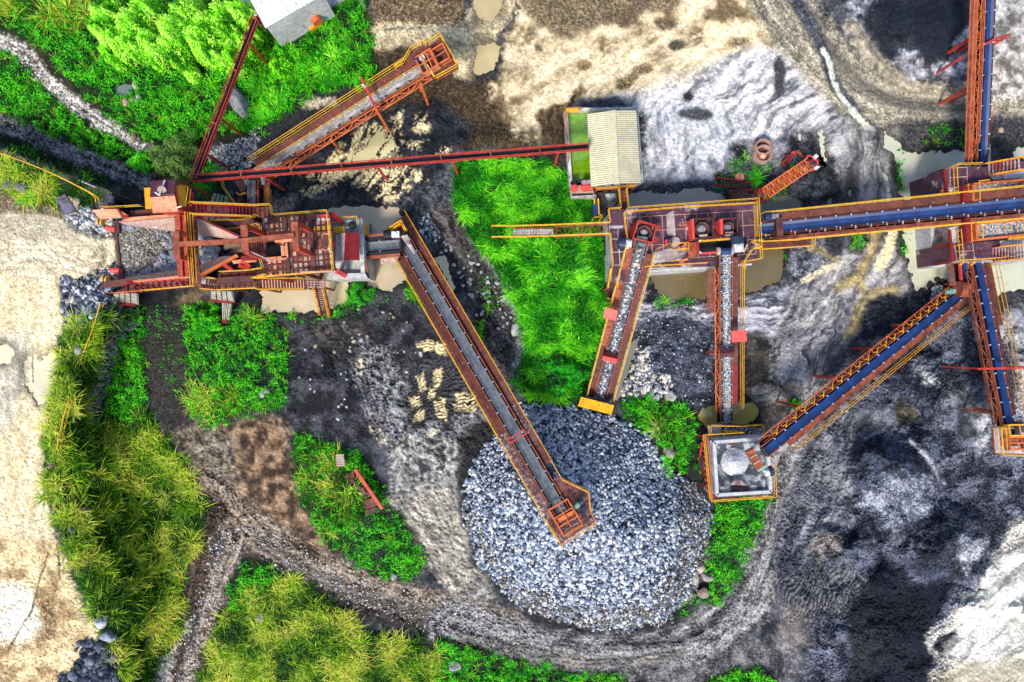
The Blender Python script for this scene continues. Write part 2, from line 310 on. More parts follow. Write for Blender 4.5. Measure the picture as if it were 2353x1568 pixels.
# --- dark bank and mud around the primary crusher
zone([(320, 690), (440, 690), (452, 800), (436, 900), (470, 1000), (420, 1020), (350, 960), (330, 860)], (40, 38, 40), (98, 92, 86), 'gravel', 24, soft=12)
zone([(325, 668), (470, 660), (480, 700), (400, 740), (330, 720)], (20, 22, 30), (52, 54, 62), 'mud', 18, soft=10)
zone([(420, 672), (475, 655), (482, 690), (440, 716), (400, 712)], (126, 106, 84), (88, 74, 60), soft=8)
zone([(620, 390), (900, 395), (1050, 345), (1075, 440), (1120, 560), (1190, 690), (1205, 790), (1190, 900), (1110, 900), (1080, 700), (940, 480), (780, 470), (640, 470)], (30, 34, 46), (112, 114, 124), 'swirl', 40, soft=14, h=.2)
zone([(960, 480), (1060, 470), (1120, 580), (1180, 700), (1200, 800), (1180, 880), (1120, 830), (1080, 700), (1000, 560)], (44, 40, 40), (120, 114, 110), 'streak', 10, -58, soft=14, h=.15)
track([(1075, 480), (1120, 570), (1165, 660), (1195, 740), (1195, 840)], 16, (86, 86, 90), (150, 148, 148), 5, soft=9, h=.12)
track([(1050, 415), (1075, 470), (1110, 560)], 14, (70, 74, 84), (140, 140, 146), 5, soft=9, h=.15)
zone([(640, 300), (760, 260), (1020, 235), (1060, 330), (1000, 400), (860, 460), (640, 440)], (20, 24, 34), (64, 68, 80), 'mud', 20, soft=14, op=.8, h=.2)
zone([(700, 400), (780, 340), (850, 270), (905, 300), (915, 370), (880, 400), (740, 425)], (226, 210, 158), (206, 186, 132), 'streak', 12, 62, soft=10, thr=.47, h=-.12)
zone([(770, 360), (800, 335), (860, 310), (905, 335), (910, 368), (840, 374)], (232, 220, 172), (214, 200, 150), 'streak', 14, 60, soft=9, thr=.36, h=-.1)
for p in ([(905, 265), (930, 258), (938, 310), (905, 300)], [(955, 260), (980, 262), (978, 300), (960, 300)], [(856, 440), (885, 425), (915, 440), (910, 460), (880, 462)], [(948, 392), (970, 390), (975, 412), (950, 410)], [(995, 350), (1040, 335), (1030, 358), (1000, 360)], [(690, 440), (770, 400), (790, 430), (720, 455)], [(930, 330), (975, 325), (970, 350), (935, 352)], [(800, 395), (960, 385), (930, 430), (820, 440)]):
    zone(p, (224, 208, 164), (190, 172, 128), 'streak', 8, 50, soft=6, thr=.45)
# --- middle left mud with tyre prints
zone([(660, 740), (840, 690), (960, 700), (1080, 880), (1110, 940), (1000, 1000), (830, 1020), (680, 990), (640, 940)], (28, 30, 40), (88, 88, 96), 'mud', 26, soft=18, h=.2)
zone([(700, 730), (830, 690), (860, 790), (900, 900), (860, 920), (800, 830), (720, 790)], (110, 104, 98), (50, 50, 58), 'swirl', 22, soft=16, h=.15)
zone([(830, 780), (900, 800), (960, 960), (1080, 930), (1130, 950), (1110, 1050), (1010, 1080), (900, 1020), (850, 930)], (40, 42, 50), (156, 156, 158), 'swirl', 26, soft=18, h=.25)
zone([(955, 845), (1075, 810), (1110, 910), (1060, 950), (940, 980), (915, 920)], (26, 28, 36), (96, 96, 100), 'tread', 9, 20, soft=12, h=.14)
for p in ([(960, 785), (995, 782), (1000, 812), (966, 812)], [(1000, 790), (1022, 788), (1024, 815), (1005, 818)], [(952, 868), (975, 862), (980, 900), (962, 902)], [(998, 860), (1018, 850), (1012, 890), (1000, 895)], [(935, 915), (962, 905), (970, 930), (942, 938)], [(1000, 920), (1025, 910), (1030, 965), (1005, 950)], [(1045, 905), (1092, 902), (1090, 925), (1050, 928)], [(1040, 930), (1100, 925), (1090, 945), (1045, 942)], [(945, 950), (980, 935), (975, 960), (945, 968)], [(984, 898), (1002, 892), (1000, 912), (984, 914)]):
    zone(p, (232, 214, 164), (190, 170, 122), 'tread', 8, 18, soft=4, warp=.5, thr=.22)
zone([(805, 818), (830, 815), (845, 850), (820, 848)], (222, 212, 180), (190, 178, 150), 'mud', 12, soft=6, thr=.3)
for l in ([(838, 850), (855, 910), (885, 980), (900, 1040)], [(870, 900), (900, 960), (930, 1020)], [(815, 850), (838, 930), (870, 1000)]): track(l, 7, (34, 36, 46), (150, 150, 154), 4, soft=5, h=.2)
for p in ([(845, 985), (880, 990), (895, 1020), (872, 1024)], [(908, 1005), (950, 1000), (952, 1022), (920, 1025)], [(985, 985), (1010, 980), (1012, 1000), (990, 1004)]): zone(p, (212, 200, 172), (150, 144, 130), 'streak', 6, 70, soft=7, thr=.3)
zone([(890, 1010), (1060, 1000), (1130, 960), (1190, 985), (1080, 1040), (1060, 1180), (1090, 1290), (1150, 1380), (1060, 1380), (980, 1300), (900, 1150)], (188, 184, 176), (78, 78, 84), 'swirl', 24, soft=18, h=.2)
zone([(900, 1140), (1050, 1120), (1070, 1230), (1120, 1330), (1040, 1380), (960, 1280)], (206, 198, 178), (112, 108, 102), 'streak', 9, -52, soft=20, op=.8, h=.14)
# --- brown lane lower left
zone([(400, 1000), (480, 970), (640, 960), (690, 1060), (720, 1200), (780, 1260), (700, 1290), (560, 1240), (480, 1180), (420, 1080)], (168, 138, 108), (84, 64, 50), 'mud', 16, soft=16, h=.12)
zone([(380, 1000), (470, 975), (540, 1010), (540, 1140), (470, 1150), (430, 1080)], (168, 158, 138), (64, 58, 54), 'swirl', 22, soft=16, op=.85, h=.15)
track([(470, 1120), (540, 1190), (640, 1262), (760, 1322), (900, 1372), (1050, 1420), (1180, 1452)], 48, (66, 54, 44), (166, 148, 130), 12, soft=14, h=.12, gr=.9)
track([(600, 1250), (720, 1320), (860, 1376), (1000, 1412)], 14, (150, 140, 130), (80, 68, 58), 6, soft=9, gr=1.2)
track([(590, 1290), (740, 1370), (900, 1430), (1060, 1470)], 18, (34, 30, 30), (92, 84, 80), 6, soft=9, gr=.8)
track([(500, 1170), (468, 1270), (440, 1400), (395, 1490), (340, Y1)], 24, (52, 40, 32), (116, 94, 76), 7, soft=8, gr=.8, h=.1)
track([(545, 1230), (508, 1330), (478, 1440), (440, 1550), (400, Y1)], 24, (80, 64, 50), (170, 156, 144), 7, soft=9, gr=1.1, h=.1)
track([(420, 1440), (385, 1510), (340, Y1)], 16, (110, 106, 104), (176, 172, 170), 6, soft=9, gr=1.3)
# --- haul loop round the pile
track([(1040, 1440), (1180, 1480), (1330, 1508), (1480, 1508), (1600, 1476), (1690, 1410), (1740, 1320), (1775, 1220), (1800, 1120), (1850, 1010), (1900, 930)], 62, (72, 72, 76), (164, 160, 158), 10, soft=16, h=.16, gr=.5)
track([(1060, 1462), (1240, 1510), (1420, 1520), (1560, 1500)], 12, (176, 168, 156), (90, 88, 90), 5, soft=9, gr=.9, h=.1)
track([(1400, 1480), (1560, 1470), (1660, 1410), (1720, 1320)], 9, (46, 46, 52), (120, 118, 120), 4, soft=8, h=.15)
zone([(1350, 1540), (1600, 1530), (1700, 1480), (1830, 1450), (1840, Y1), (1350, Y1)], (64, 64, 70), (132, 130, 132), 'grain', 26, soft=16)
zone([(1060, 1000), (1190, 930), (1240, 920), (1330, 940), (1420, 960), (1500, 1010), (1600, 1080), (1650, 1200), (1620, 1330), (1560, 1440), (1420, 1460), (1260, 1440), (1130, 1350), (1060, 1200)], (34, 34, 38), (76, 74, 74), 'gravel', 20, soft=14)
# --- middle: below the secondary plant
zone([(1430, 640), (1520, 660), (1800, 660), (1850, 640), (1890, 700), (1800, 780), (1640, 760), (1560, 730), (1450, 760)], (212, 210, 218), (72, 78, 96), 'streak', 10, 8, soft=16, h=.16)
zone([(1440, 760), (1500, 720), (1640, 745), (1645, 930), (1560, 940), (1450, 900), (1430, 830)], (22, 28, 46), (104, 110, 130), 'grain', 24, soft=16, h=.22)
zone([(1480, 655), (1520, 670), (1500, 710), (1470, 700)], (18, 22, 34), (60, 66, 84), 'grain', 12, soft=8)
zone([(1700, 760), (1830, 770), (1850, 850), (1790, 970), (1700, 960)], (38, 38, 42), (98, 92, 86), 'grain', 24, soft=14, h=.15)
zone([(1710, 880), (1790, 885), (1795, 930), (1730, 930)], (188, 182, 168), (90, 88, 90), 'streak', 9, 30, soft=10, op=.8)
zone([(1820, 540), (1900, 545), (1920, 590), (1900, 620), (1830, 640), (1800, 620)], (30, 36, 50), (150, 152, 164), 'grain', 18, soft=12, h=.15)
zone([(1850, 640), (1960, 560), (2060, 540), (2090, 640), (2080, 690), (1980, 700), (1900, 760), (1840, 860), (1780, 800), (1780, 720)], (190, 186, 182), (86, 86, 96), 'streak', 11, 52, soft=16, h=.2)
zone([(1780, 780), (1900, 740), (1960, 700), (1990, 760), (1930, 820), (1840, 900), (1790, 880)], (170, 168, 172), (78, 80, 92), 'streak', 12, 70, soft=18, h=.15)
for l, w in (([(2010, 530), (1992, 590), (1962, 640), (1930, 662)], 13), ([(2058, 665), (2010, 676), (1985, 700), (1968, 735), (1948, 772)], 15), ([(1985, 690), (1970, 640), (1990, 600)], 5), ([(1870, 560), (1905, 575), (1925, 590)], 8), ([(1955, 640), (1980, 655), (1972, 668)], 8)):
    track(l, w, (196, 176, 118), (120, 106, 72), 8, soft=8, op=.85, warp=1.2)
track([(2050, 535), (2040, 570), (2022, 610)], 12, (238, 220, 178), (212, 192, 146), 8, soft=4)
for k in range(3): track([(1838+k*3, 642+k*4), (1880+k*6, 622+k*4), (1920+k*6, 604+k*5)], 2, (222, 210, 170), (180, 170, 140), 3, soft=2)
zone([(1990, 690), (2060, 675), (2180, 660), (2200, 690), (2120, 770), (2010, 830), (1970, 780)], (22, 28, 46), (80, 86, 102), 'grain', 20, soft=12, h=.3)
zone([(2085, 540), (2110, 700), (2180, 690), (2200, 660), (2150, 640), (2100, 600)], (28, 32, 44), (110, 112, 122), 'gravel', 12, soft=8)
zone([(2240, 690), (X1, 660), (X1, 720), (2270, 740)], (44, 46, 54), (110, 110, 112), 'gravel', 18, soft=10)
# --- right: black sand yard
zone([(1880, 920), (1960, 840), (2200, 700), (2290, 740), (X1, 850), (X1, 1180), (2290, 1280), (2190, 1420), (2150, Y1), (1840, Y1), (1860, 1400), (1780, 1300), (1830, 1050)], (26, 34, 56), (122, 126, 144), 'grain', 42, soft=22, h=.35)
zone([(1850, 1000), (1960, 920), (2060, 960), (2000, 1050), (1950, 1180), (1850, 1290), (1790, 1250)], (160, 160, 168), (74, 78, 92), 'streak', 10, 62, soft=22, op=.85, h=.2)
zone([(1960, 1020), (2040, 985), (2110, 1010), (2150, 1090), (2120, 1180), (2040, 1210), (1975, 1170)], (16, 22, 42), (90, 98, 122), 'grain', 30, soft=14)
zone([(1980, 1110), (2080, 1090), (2145, 1100), (2120, 1170), (2050, 1200), (1990, 1180)], (70, 76, 96), (178, 182, 196), 'grain', 22, soft=20, op=.75)
zone([(2140, 1240), (2100, 1200), (2180, 1180), (2250, 1170), (2280, 1230), (2240, 1320), (2150, 1340), (2080, 1300)], (20, 26, 44), (86, 92, 112), 'grain', 30, soft=12)
zone([(2200, 1240), (2262, 1225), (2256, 1270), (2220, 1320), (2190, 1300)], (120, 122, 132), (170, 172, 180), 'grain', 14, soft=8)
zone([(1960, 1370), (2030, 1270), (2090, 1330), (2200, 1350), (2140, 1430), (2140, Y1), (1950, Y1)], (22, 30, 52), (44, 50, 66), 'grain', 40, soft=16)
zone([(1968, 1420), (1990, 1402), (2030, 1410), (2052, 1440), (2050, 1470), (2000, 1500), (1990, Y1), (1962, Y1)], (48, 54, 68), (66, 70, 80), 'grain', 20, soft=4)
track([(2090, 1010), (2140, 1060), (2160, 1105), (2172, 1110)], 5, (206, 202, 204), (120, 122, 132), 4, soft=5)
track([(1990, 1010), (2020, 990), (2060, 985)], 4, (176, 176, 186), (90, 94, 110), 4, soft=5, op=.7)
zone([(2050, 925), (2075, 910), (2098, 925), (2095, 970), (2058, 975)], (112, 104, 86), (66, 62, 56), 'grain', 12, soft=7)
zone([(2190, 860), (2290, 850), (2310, 960), (2290, 1020), (2210, 1000), (2180, 920)], (140, 142, 148), (62, 66, 76), 'grain', 26, soft=22, op=.8)
for p in ([(2240, 960), (2270, 945), (2285, 980), (2262, 990)], [(2250, 1010), (2280, 1000), (2275, 1030), (2245, 1035)], [(2100, 840), (2140, 850), (2160, 880), (2130, 880)], [(2330, 820), (X1, 800), (X1, 960), (2335, 960)], [(2245, 735), (2340, 720), (X1, 740), (X1, 790), (2290, 790), (2250, 780)]):
    zone(p, (206, 204, 204), (150, 150, 156), 'grain', 16, soft=14, op=.85)
zone([(1795, 1330), (1950, 1290), (1990, 1320), (1960, 1400), (1860, 1440), (1800, 1440)], (130, 130, 138), (40, 44, 58), 'tread', 9, 66, soft=16, h=.2)
zone([(1790, 1400), (1850, 1400), (1860, 1480), (1800, 1500)], (156, 146, 138), (110, 106, 104), 'grain', 14, soft=14, op=.8)
zone([(1855, 1260), (1920, 1225), (1945, 1240), (1940, 1270), (1880, 1300)], (60, 58, 60), (160, 150, 140), 'grain', 18, soft=10, op=.7)
zone([(2130, 1470), (2200, 1400), (2260, 1320), (2290, 1270), (2330, 1200), (X1, 1150), (X1, Y1), (2150, Y1), (2140, 1530)], (236, 232, 222), (140, 136, 130), 'streak', 16, 38, soft=10, h=.12)
zone([(2150, 1550), (2220, 1520), (2300, 1530), (2400, 1500), (2400, Y1), (2150, Y1)], (206, 192, 160), (110, 102, 90), 'gravel', 22, soft=18, op=.8)
zone([(2140, 1490), (2200, 1450), (2205, 1470), (2150, 1510)], (40, 44, 58), (80, 82, 90), 'grain', 12, soft=8)
# soil under the vegetation, filled in from VEG below
VEG = {
 'meadow': [([(-200, -120), (560, -120), (600, 40), (640, 66), (770, 10), (840, -120), (838, 30), (850, 70), (868, 168), (830, 192), (700, 215), (640, 275), (600, 312), (500, 300), (470, 312), (440, 345), (330, 320), (238, 258), (170, 192), (90, 100), (20, 60), (-200, -40)], 1.),
            ([(-200, 90), (30, 125), (110, 215), (200, 282), (290, 330), (316, 362), (250, 368), (150, 326), (60, 280), (-200, 200)], .9),
            ([(-200, 280), (0, 330), (70, 342), (180, 392), (250, 418), (262, 444), (160, 395), (0, 345), (-200, 300)], .5),
            ([(430, 700), (470, 690), (520, 722), (600, 728), (658, 745), (664, 860), (662, 915), (620, 950), (540, 958), (480, 985), (432, 940), (436, 850), (424, 790)], .8),
            ([(694, 745), (740, 728), (800, 655), (858, 690), (828, 712), (790, 740), (740, 730)], .6),
            ([(925, 640), (950, 650), (985, 700), (975, 705), (935, 690)], .7),
            ([(686, 990), (760, 1018), (838, 1050), (880, 1120), (898, 1160), (985, 1290), (950, 1325), (880, 1335), (800, 1280), (745, 1240), (700, 1170), (668, 1070)], .75),
            ([(250, 745), (326, 700), (336, 860), (344, 960), (300, 975), (236, 960), (230, 850)], .9),
            ([(1424, 920), (1480, 902), (1560, 918), (1604, 972), (1606, 1080), (1560, 1090), (1530, 1062), (1502, 1000), (1440, 968)], .95),
            ([(1640, 1150), (1770, 1142), (1742, 1222), (1704, 1320), (1660, 1388), (1612, 1380), (1640, 1320), (1610, 1290), (1634, 1200)], .8),
            ([(1560, 1380), (1610, 1362), (1600, 1420), (1540, 1415)], .35), ([(1510, 1030), (1540, 1060), (1556, 1098), (1530, 1100)], .5),
            ([(560, 1282), (606, 1296), (640, 1320), (600, 1370), (540, 1400), (520, 1360)], .9),
            ([(1000, 1470), (1130, 1500), (1330, 1542), (1450, 1552), (1440, 1640), (1000, 1640)], .9),
            ([(1630, 1560), (1690, 1530), (1770, 1545), (1800, 1640), (1620, 1640)], .9),
            ([(1500, 690), (1590, 682), (1592, 702), (1506, 710)], .5), ([(2058, 345), (2076, 352), (2074, 430), (2062, 440), (2055, 400)], .6),
            ([(2130, 285), (2180, 288), (2224, 300), (2222, 338), (2150, 340), (2125, 320)], .3), ([(1950, 545), (1985, 538), (1975, 575), (1952, 575)], .6),
            ([(2060, 540), (2090, 540), (2075, 590), (2062, 590)], .5), ([(1795, 575), (1806, 575), (1808, 615), (1797, 612)], .5),
            ([(1095, 625), (1120, 640), (1146, 700), (1136, 722), (1110, 690)], .25), ([(1090, 735), (1112, 740), (1116, 800), (1098, 790)], .5),
            ([(870, 660), (900, 700), (880, 770), (862, 720)], .12), ([(320, 700), (420, 700), (440, 860), (470, 990), (400, 900), (350, 800)], .10),
            ([(1690, 360), (1760, 330), (1790, 380), (1740, 430), (1640, 440), (1640, 400)], .22), ([(1735, 460), (1800, 420), (1820, 420), (1770, 470)], .4),
            ([(470, 690), (700, 720), (690, 735), (480, 722)], .5), ([(1370, 900), (1425, 850), (1440, 760), (1425, 740), (1400, 840)], .25)],
 'windgrass': [([(1042, 372), (1110, 362), (1180, 366), (1300, 388), (1318, 432), (1366, 470), (1392, 560), (1390, 640), (1400, 690), (1372, 790), (1348, 900), (1290, 925), (1215, 915), (1186, 888), (1210, 760), (1185, 690), (1130, 600), (1078, 535), (1050, 470)], 1.),
            ([(600, 120), (700, 100), (840, 140), (866, 172), (800, 200), (700, 215), (640, 275), (560, 300), (540, 200)], .55)],
 'reed': [([(236, 705), (300, 700), (250, 780), (215, 860), (200, 960), (250, 985), (344, 960), (380, 1010), (440, 1100), (478, 1160), (456, 1240), (420, 1340), (412, 1450), (360, 1540), (330, 1640), (280, 1640), (262, 1510), (222, 1420), (182, 1330), (150, 1240), (110, 1150), (104, 1000), (126, 880), (142, 770), (180, 740)], 1.),
            ([(-100, 352), (0, 372), (100, 398), (190, 436), (228, 452), (190, 466), (120, 470), (60, 462), (0, 425), (-100, 400)], .9),
            ([(540, 1390), (640, 1320), (750, 1372), (830, 1450), (960, 1475), (1010, 1500), (1000, 1640), (460, 1640), (490, 1450)], 1.),
            ([(-150, -120), (190, -120), (205, 40), (170, 90), (100, 60), (-150, -30)], .6), ([(770, 1070), (838, 1110), (848, 1170), (790, 1200), (740, 1140)], 1.3), ([(690, 990), (760, 1020), (790, 1060), (760, 1230), (690, 1110)], .45), ([(430, 880), (560, 900), (560, 960), (440, 950)], .4), ([(930, 640), (985, 700), (955, 690)], .6),
            ([(1480, 950), (1570, 940), (1560, 1000), (1500, 1000)], .5)]}
for k, a, b in (('meadow', (20, 36, 12), (48, 62, 24)), ('reed', (40, 44, 16), (86, 84, 36)), ('windgrass', (24, 48, 12), (60, 92, 26))):
    for p, d in VEG[k]: zone(p, a, b, 'mud', 14, soft=7, op=min(1, d*.95), h=.1)
# ---- big relief
PAD = [(X0, 300), (0, 352), (200, 426), (262, 455), (268, 612), (232, 690), (196, 780), (136, 880), (112, 1000), (112, 1150), (160, 1260), (196, 1340), (236, 1440), (232, 1500), (205, Y1), (X0, Y1)]
sdp = sd_poly(Uc, Vc, PAD); wid = np.interp(Vc, [0, 440, 600, 660, 720, 950, 1060, 1400, 1500], [18, 18, 16, 60, 90, 120, 230, 190, 150])
PADM = sstep(-1, 0, (sdp+w3*10)/wid); Z += 5.0*PADM
HEAP = [(1062, 1180), (1080, 1080), (1150, 985), (1192, 925), (1260, 925), (1335, 940), (1420, 962), (1490, 1000), (1530, 1070), (1590, 1110), (1640, 1180), (1620, 1280), (1590, 1370), (1530, 1430), (1420, 1452), (1300, 1440), (1190, 1390), (1100, 1300)]
q = sub(HEAP, 30); hs = np.clip(sd_poly(U[q]+w1[q]*20, V[q]+w2[q]*20, HEAP)/225, 0, 1)
Z[q] = Z[q]*(1-sstep(0, .1, hs))+5.6*np.sin(hs*math.pi/2)**1.15
for a in [(2062, 1075, 105, 115, 4.2, 1), (2175, 1250, 95, 95, 3.0, 1), (2010, 890, 120, 80, 1.3, 1), (2180, 900, 120, 90, 2.6, 1), (1920, 1270, 80, 60, 1.1, 1), (2010, 1460, 60, 70, .7, 1), (2110, 50, 210, 155, 4.2, 1), (2070, 130, 70, 55, 1.2, 1), (2190, 150, 70, 50, 1., 1), (1545, 830, 110, 100, 1.3, 1), (2070, 735, 90, 60, 1.4, 1), (750, 880, 95, 80, 1.3, 1), (1870, 430, 70, 50, .8, 1), (1860, 595, 70, 40, 1., 1), (860, 320, 60, 40, .4, 1), (1000, 270, 80, 50, 1., 1), (1250, 640, 190, 260, 1.3, 1), (300, 80, 300, 140, 1.2, 1), (560, 850, 120, 130, .8, 1), (800, 1150, 120, 160, 1., 1), (760, 1500, 260, 130, 1., 1), (1690, 1250, 70, 130, .9, 1), (1530, 990, 90, 90, .9, 1)]:
    hump(*a)
for k in range(46):   # spoil ridges of the sand yard
    cu = RNG.uniform(1880, 2360); cv = RNG.uniform(720, 1500); hump(cu, cv, RNG.uniform(22, 60), RNG.uniform(22, 60), RNG.uniform(.3, 1.1))
# ---- ponds: basins dug here, water sheets laid after
LV = -.12
PONDS = [
 ('pond', 'wide pale green muddy pond around the right hand crushing plant', (214, 214, 186), [(2046, 318), (2075, 345), (2140, 352), (2200, 342), (2240, 345), (2262, 330), (2296, 326), (2304, 345), (2300, 372), (2330, 390), (2420, 395), (2420, 660), (2330, 668), (2290, 680), (2262, 664), (2200, 648), (2155, 645), (2110, 672), (2096, 640), (2086, 590), (2078, 520), (2068, 440), (2072, 380), (2036, 345), (2026, 300)], 1, 0),
 ('pond', 'small pale puddle in the mud at the right edge near the stair', (206, 206, 186), [(2318, 342), (2345, 335), (2400, 338), (2400, 366), (2325, 362)], 1, 0),
 ('pond', 'taupe pond along the upper rail of the middle plant', (168, 160, 140), [(1400, 432), (1450, 436), (1510, 436), (1560, 440), (1620, 432), (1650, 448), (1662, 462), (1640, 500), (1430, 500), (1380, 470)], 1, 0),
 ('pond', 'dark olive pond under the long blue conveyor', (112, 108, 82), [(1730, 470), (1780, 456), (1815, 446), (1840, 458), (1868, 482), (1890, 472), (1930, 424), (1946, 406), (1954, 418), (1916, 458), (1950, 462), (1952, 480), (1930, 500), (1860, 530), (1740, 560)], .5, 0),
 ('pond', 'brown pond below the middle plant between the two conveyors', (116, 102, 66), [(1488, 600), (1800, 560), (1806, 600), (1796, 640), (1760, 662), (1700, 680), (1640, 688), (1580, 684), (1530, 690), (1504, 672), (1494, 640)], .6, 0),
 ('pond', 'yellow puddle at the foot of the gravel conveyor beside the bin', (174, 160, 84), [(1600, 962), (1612, 940), (1650, 930), (1700, 926), (1738, 930), (1742, 958), (1722, 975), (1690, 1000), (1620, 985)], .4, 0),
 ('pond', 'muddy cream pond beside the jaw crusher house', (206, 188, 152), [(700, 492), (780, 478), (840, 474), (914, 476), (922, 512), (905, 540), (908, 578), (930, 600), (928, 644), (898, 672), (872, 662), (850, 655), (800, 640), (700, 600)], .7, 0),
 ('pond', 'cream pond under the south stairs of the crusher', (212, 194, 156), [(598, 640), (700, 640), (800, 645), (802, 695), (784, 702), (735, 718), (690, 716), (640, 720), (596, 718), (600, 690)], .6, 0),
 ('pond', 'narrow cream puddle beside the long conveyor walkway', (228, 216, 176), [(996, 592), (1020, 585), (1030, 610), (1036, 640), (1044, 662), (1040, 672), (1022, 640), (1004, 610)], .5, 0),
 ('pond', 'grey puddle with stripes beside the red lattice boom', (206, 204, 176), [(1838, 312), (1856, 306), (1864, 340), (1880, 366), (1896, 388), (1874, 392), (1850, 362)], .5, 0),
 ('pond', 'long narrow pale puddle right of the lattice boom', (214, 210, 182), [(1881, 306), (1892, 302), (1899, 320), (1902, 370), (1898, 384), (1888, 382)], .35, 0),
 ('pond', 'small oval grey puddle in the mud above the conveyor', (160, 152, 128), [(1950, 418), (1958, 417), (1962, 440), (1958, 452), (1950, 450)], .3, 0),
 ('pond', 'little grey pond with boulders in the meadow', (128, 138, 138), [(256, 200), (268, 194), (304, 188), (312, 196), (304, 210), (300, 222), (276, 224), (260, 214)], .3, 0),
 ('pond', 'cream rain puddle on the loading road', (240, 228, 192), [(54, 836), (66, 818), (80, 816), (84, 838), (96, 830), (108, 812), (132, 808), (134, 836), (120, 864), (110, 900), (104, 926), (88, 930), (76, 900), (58, 880)], .5, 0),
 ('pond', 'shallow cream puddle at the left edge of the road', (236, 222, 184), [(-30, 800), (12, 794), (30, 802), (34, 816), (20, 836), (-30, 840)], .4, 0),
 ('pond', 'tan mud pool on the upper yard beside the conveyor head', (206, 184, 134), [(1096, 110), (1126, 96), (1148, 106), (1146, 128), (1132, 158), (1116, 172), (1092, 168), (1090, 140)], .5, 0),
 ('pond', 'tan mud pool at the top edge of the yard', (208, 186, 136), [(1082, -40), (1150, -40), (1150, 24), (1130, 48), (1104, 42), (1090, 18)], .5, 0),
 ('pond', 'grey puddle beside the foot of the rock conveyor', (134, 132, 116), [(1440, 790), (1466, 776), (1470, 800), (1452, 840), (1436, 880), (1420, 925), (1396, 932), (1410, 880), (1428, 830)], .5, 0),
 ('pond', 'cream pool striped by black mud between the two upper conveyors', (230, 218, 164), [(790, 362), (805, 340), (830, 318), (846, 312), (850, 296), (868, 282), (878, 296), (895, 308), (906, 330), (908, 362), (870, 376), (800, 380)], 1., 22),
]
LV0 = LV
for nm, lb, c, pts, rg, fing in PONDS:
    LV = LV0+(5. if 'road' in lb else 0.); q = sub(pts, 40); sd = sd_poly(U[q]+rg*(w1[q]*22+w3[q]*12), V[q]+rg*(w2[q]*22+w4[q]*12), pts)+(grit2[q]-.5)*7+(fbm(U[q]/22, V[q]/22, 60, 4)-.5)*26*rg
    if fing: sd = sd+fing*(texture(q, 'streak', 12, 60, 4)-.75)*2
    m = sstep(-3, 9, sd); near = sstep(-26, -4, sd)
    Z[q] = np.where(sd < 0, np.maximum(Z[q], LV+.05+.06*grit2[q]+near*0), Z[q])*(1-m)+(LV-.5)*m
    wet = (near*(1-m)*.55)[..., None]; C[q] = C[q]*(1-wet)+np.array(lin((48, 46, 44)))*wet*.8+C[q]*wet*.2
Z += (grit-.5)*.09+(fine-.5)*.02
LUM = C.mean(-1, keepdims=True); C *= np.clip((LUM/.26)**.5, .42, 1.15)*np.clip(1.12-.3*LUM, .8, 1.1)
C *= np.exp(1.25*(grit-.5)+.5*(fine-.5)+.5*(grit2-.5))[..., None]
fu = (H-Z)/H
GV = np.stack([(U-UC)/PX*fu, -(V-VC)/PX*fu, Z], -1).reshape(-1, 3)
ny, nx = U.shape; idx = np.arange(ny*nx).reshape(ny, nx)
GQ = np.stack([idx[:-1, :-1], idx[1:, :-1], idx[1:, 1:], idx[:-1, 1:]], -1).reshape(-1, 4)
M_ground = attr_mat('ground soil', rough=.85, bump=.55, bump_sc=7, fine=.55, fine_sc=9, spec=.25)
g = mesh_np('ground', GV, GQ, M_ground, np.clip(C.reshape(-1, 3), 0, 1), smooth=True, quads=True)
tag(g, 'quarry floor of black mud, grey sand and a cream loading road', 'ground', kind='structure')
GUS, GVS, GNX, GNY = us.copy(), vs.copy(), nx, ny
def gz(u, v):
    u = np.asarray(u, float); v = np.asarray(v, float)
    i = np.clip(np.searchsorted(GUS, u)-1, 0, GNX-2); j = np.clip(np.searchsorted(GVS, v)-1, 0, GNY-2)
    a = np.clip((u-GUS[i])/(GUS[i+1]-GUS[i]), 0, 1); b = np.clip((v-GVS[j])/(GVS[j+1]-GVS[j]), 0, 1)
    return (Z[j, i]*(1-a)+Z[j, i+1]*a)*(1-b)+(Z[j+1, i]*(1-a)+Z[j+1, i+1]*a)*b
def G(u, v, dz=0.): return P(u, v, float(gz(u, v))+dz)
def groundz(x, y):            # height under a world point
    z = 0.
    for _ in range(4): f = H/(H-z); z = float(gz(x*f*PX+UC, -y*f*PX+VC))
    return z
def water_mat(name, c):
    m, nt, b = newmat(name); g = N(nt, 'ShaderNodeNewGeometry').outputs['Position']
    k = ramp(nt, noise(nt, .35, 4, .5, g), [(.35, lin(c, .62)), (.65, lin(c, .78))])
    k = mix(nt, ramp(nt, noise(nt, 3.2, 3, .6, g), [(.68, (0, 0, 0)), (.74, (.5, .5, .5))]), k, lin(c, .35))
    nt.links.new(k, b.inputs['Base Color']); b.inputs['Roughness'].default_value = .04; b.inputs['Specular IOR Level'].default_value = .9
    bp = N(nt, 'ShaderNodeBump'); bp.inputs['Strength'].default_value = .03; bp.inputs['Distance'].default_value = .02
    nt.links.new(noise(nt, 4, 2, .5, g), bp.inputs['Height']); nt.links.new(bp.outputs[0], b.inputs['Normal']); return m
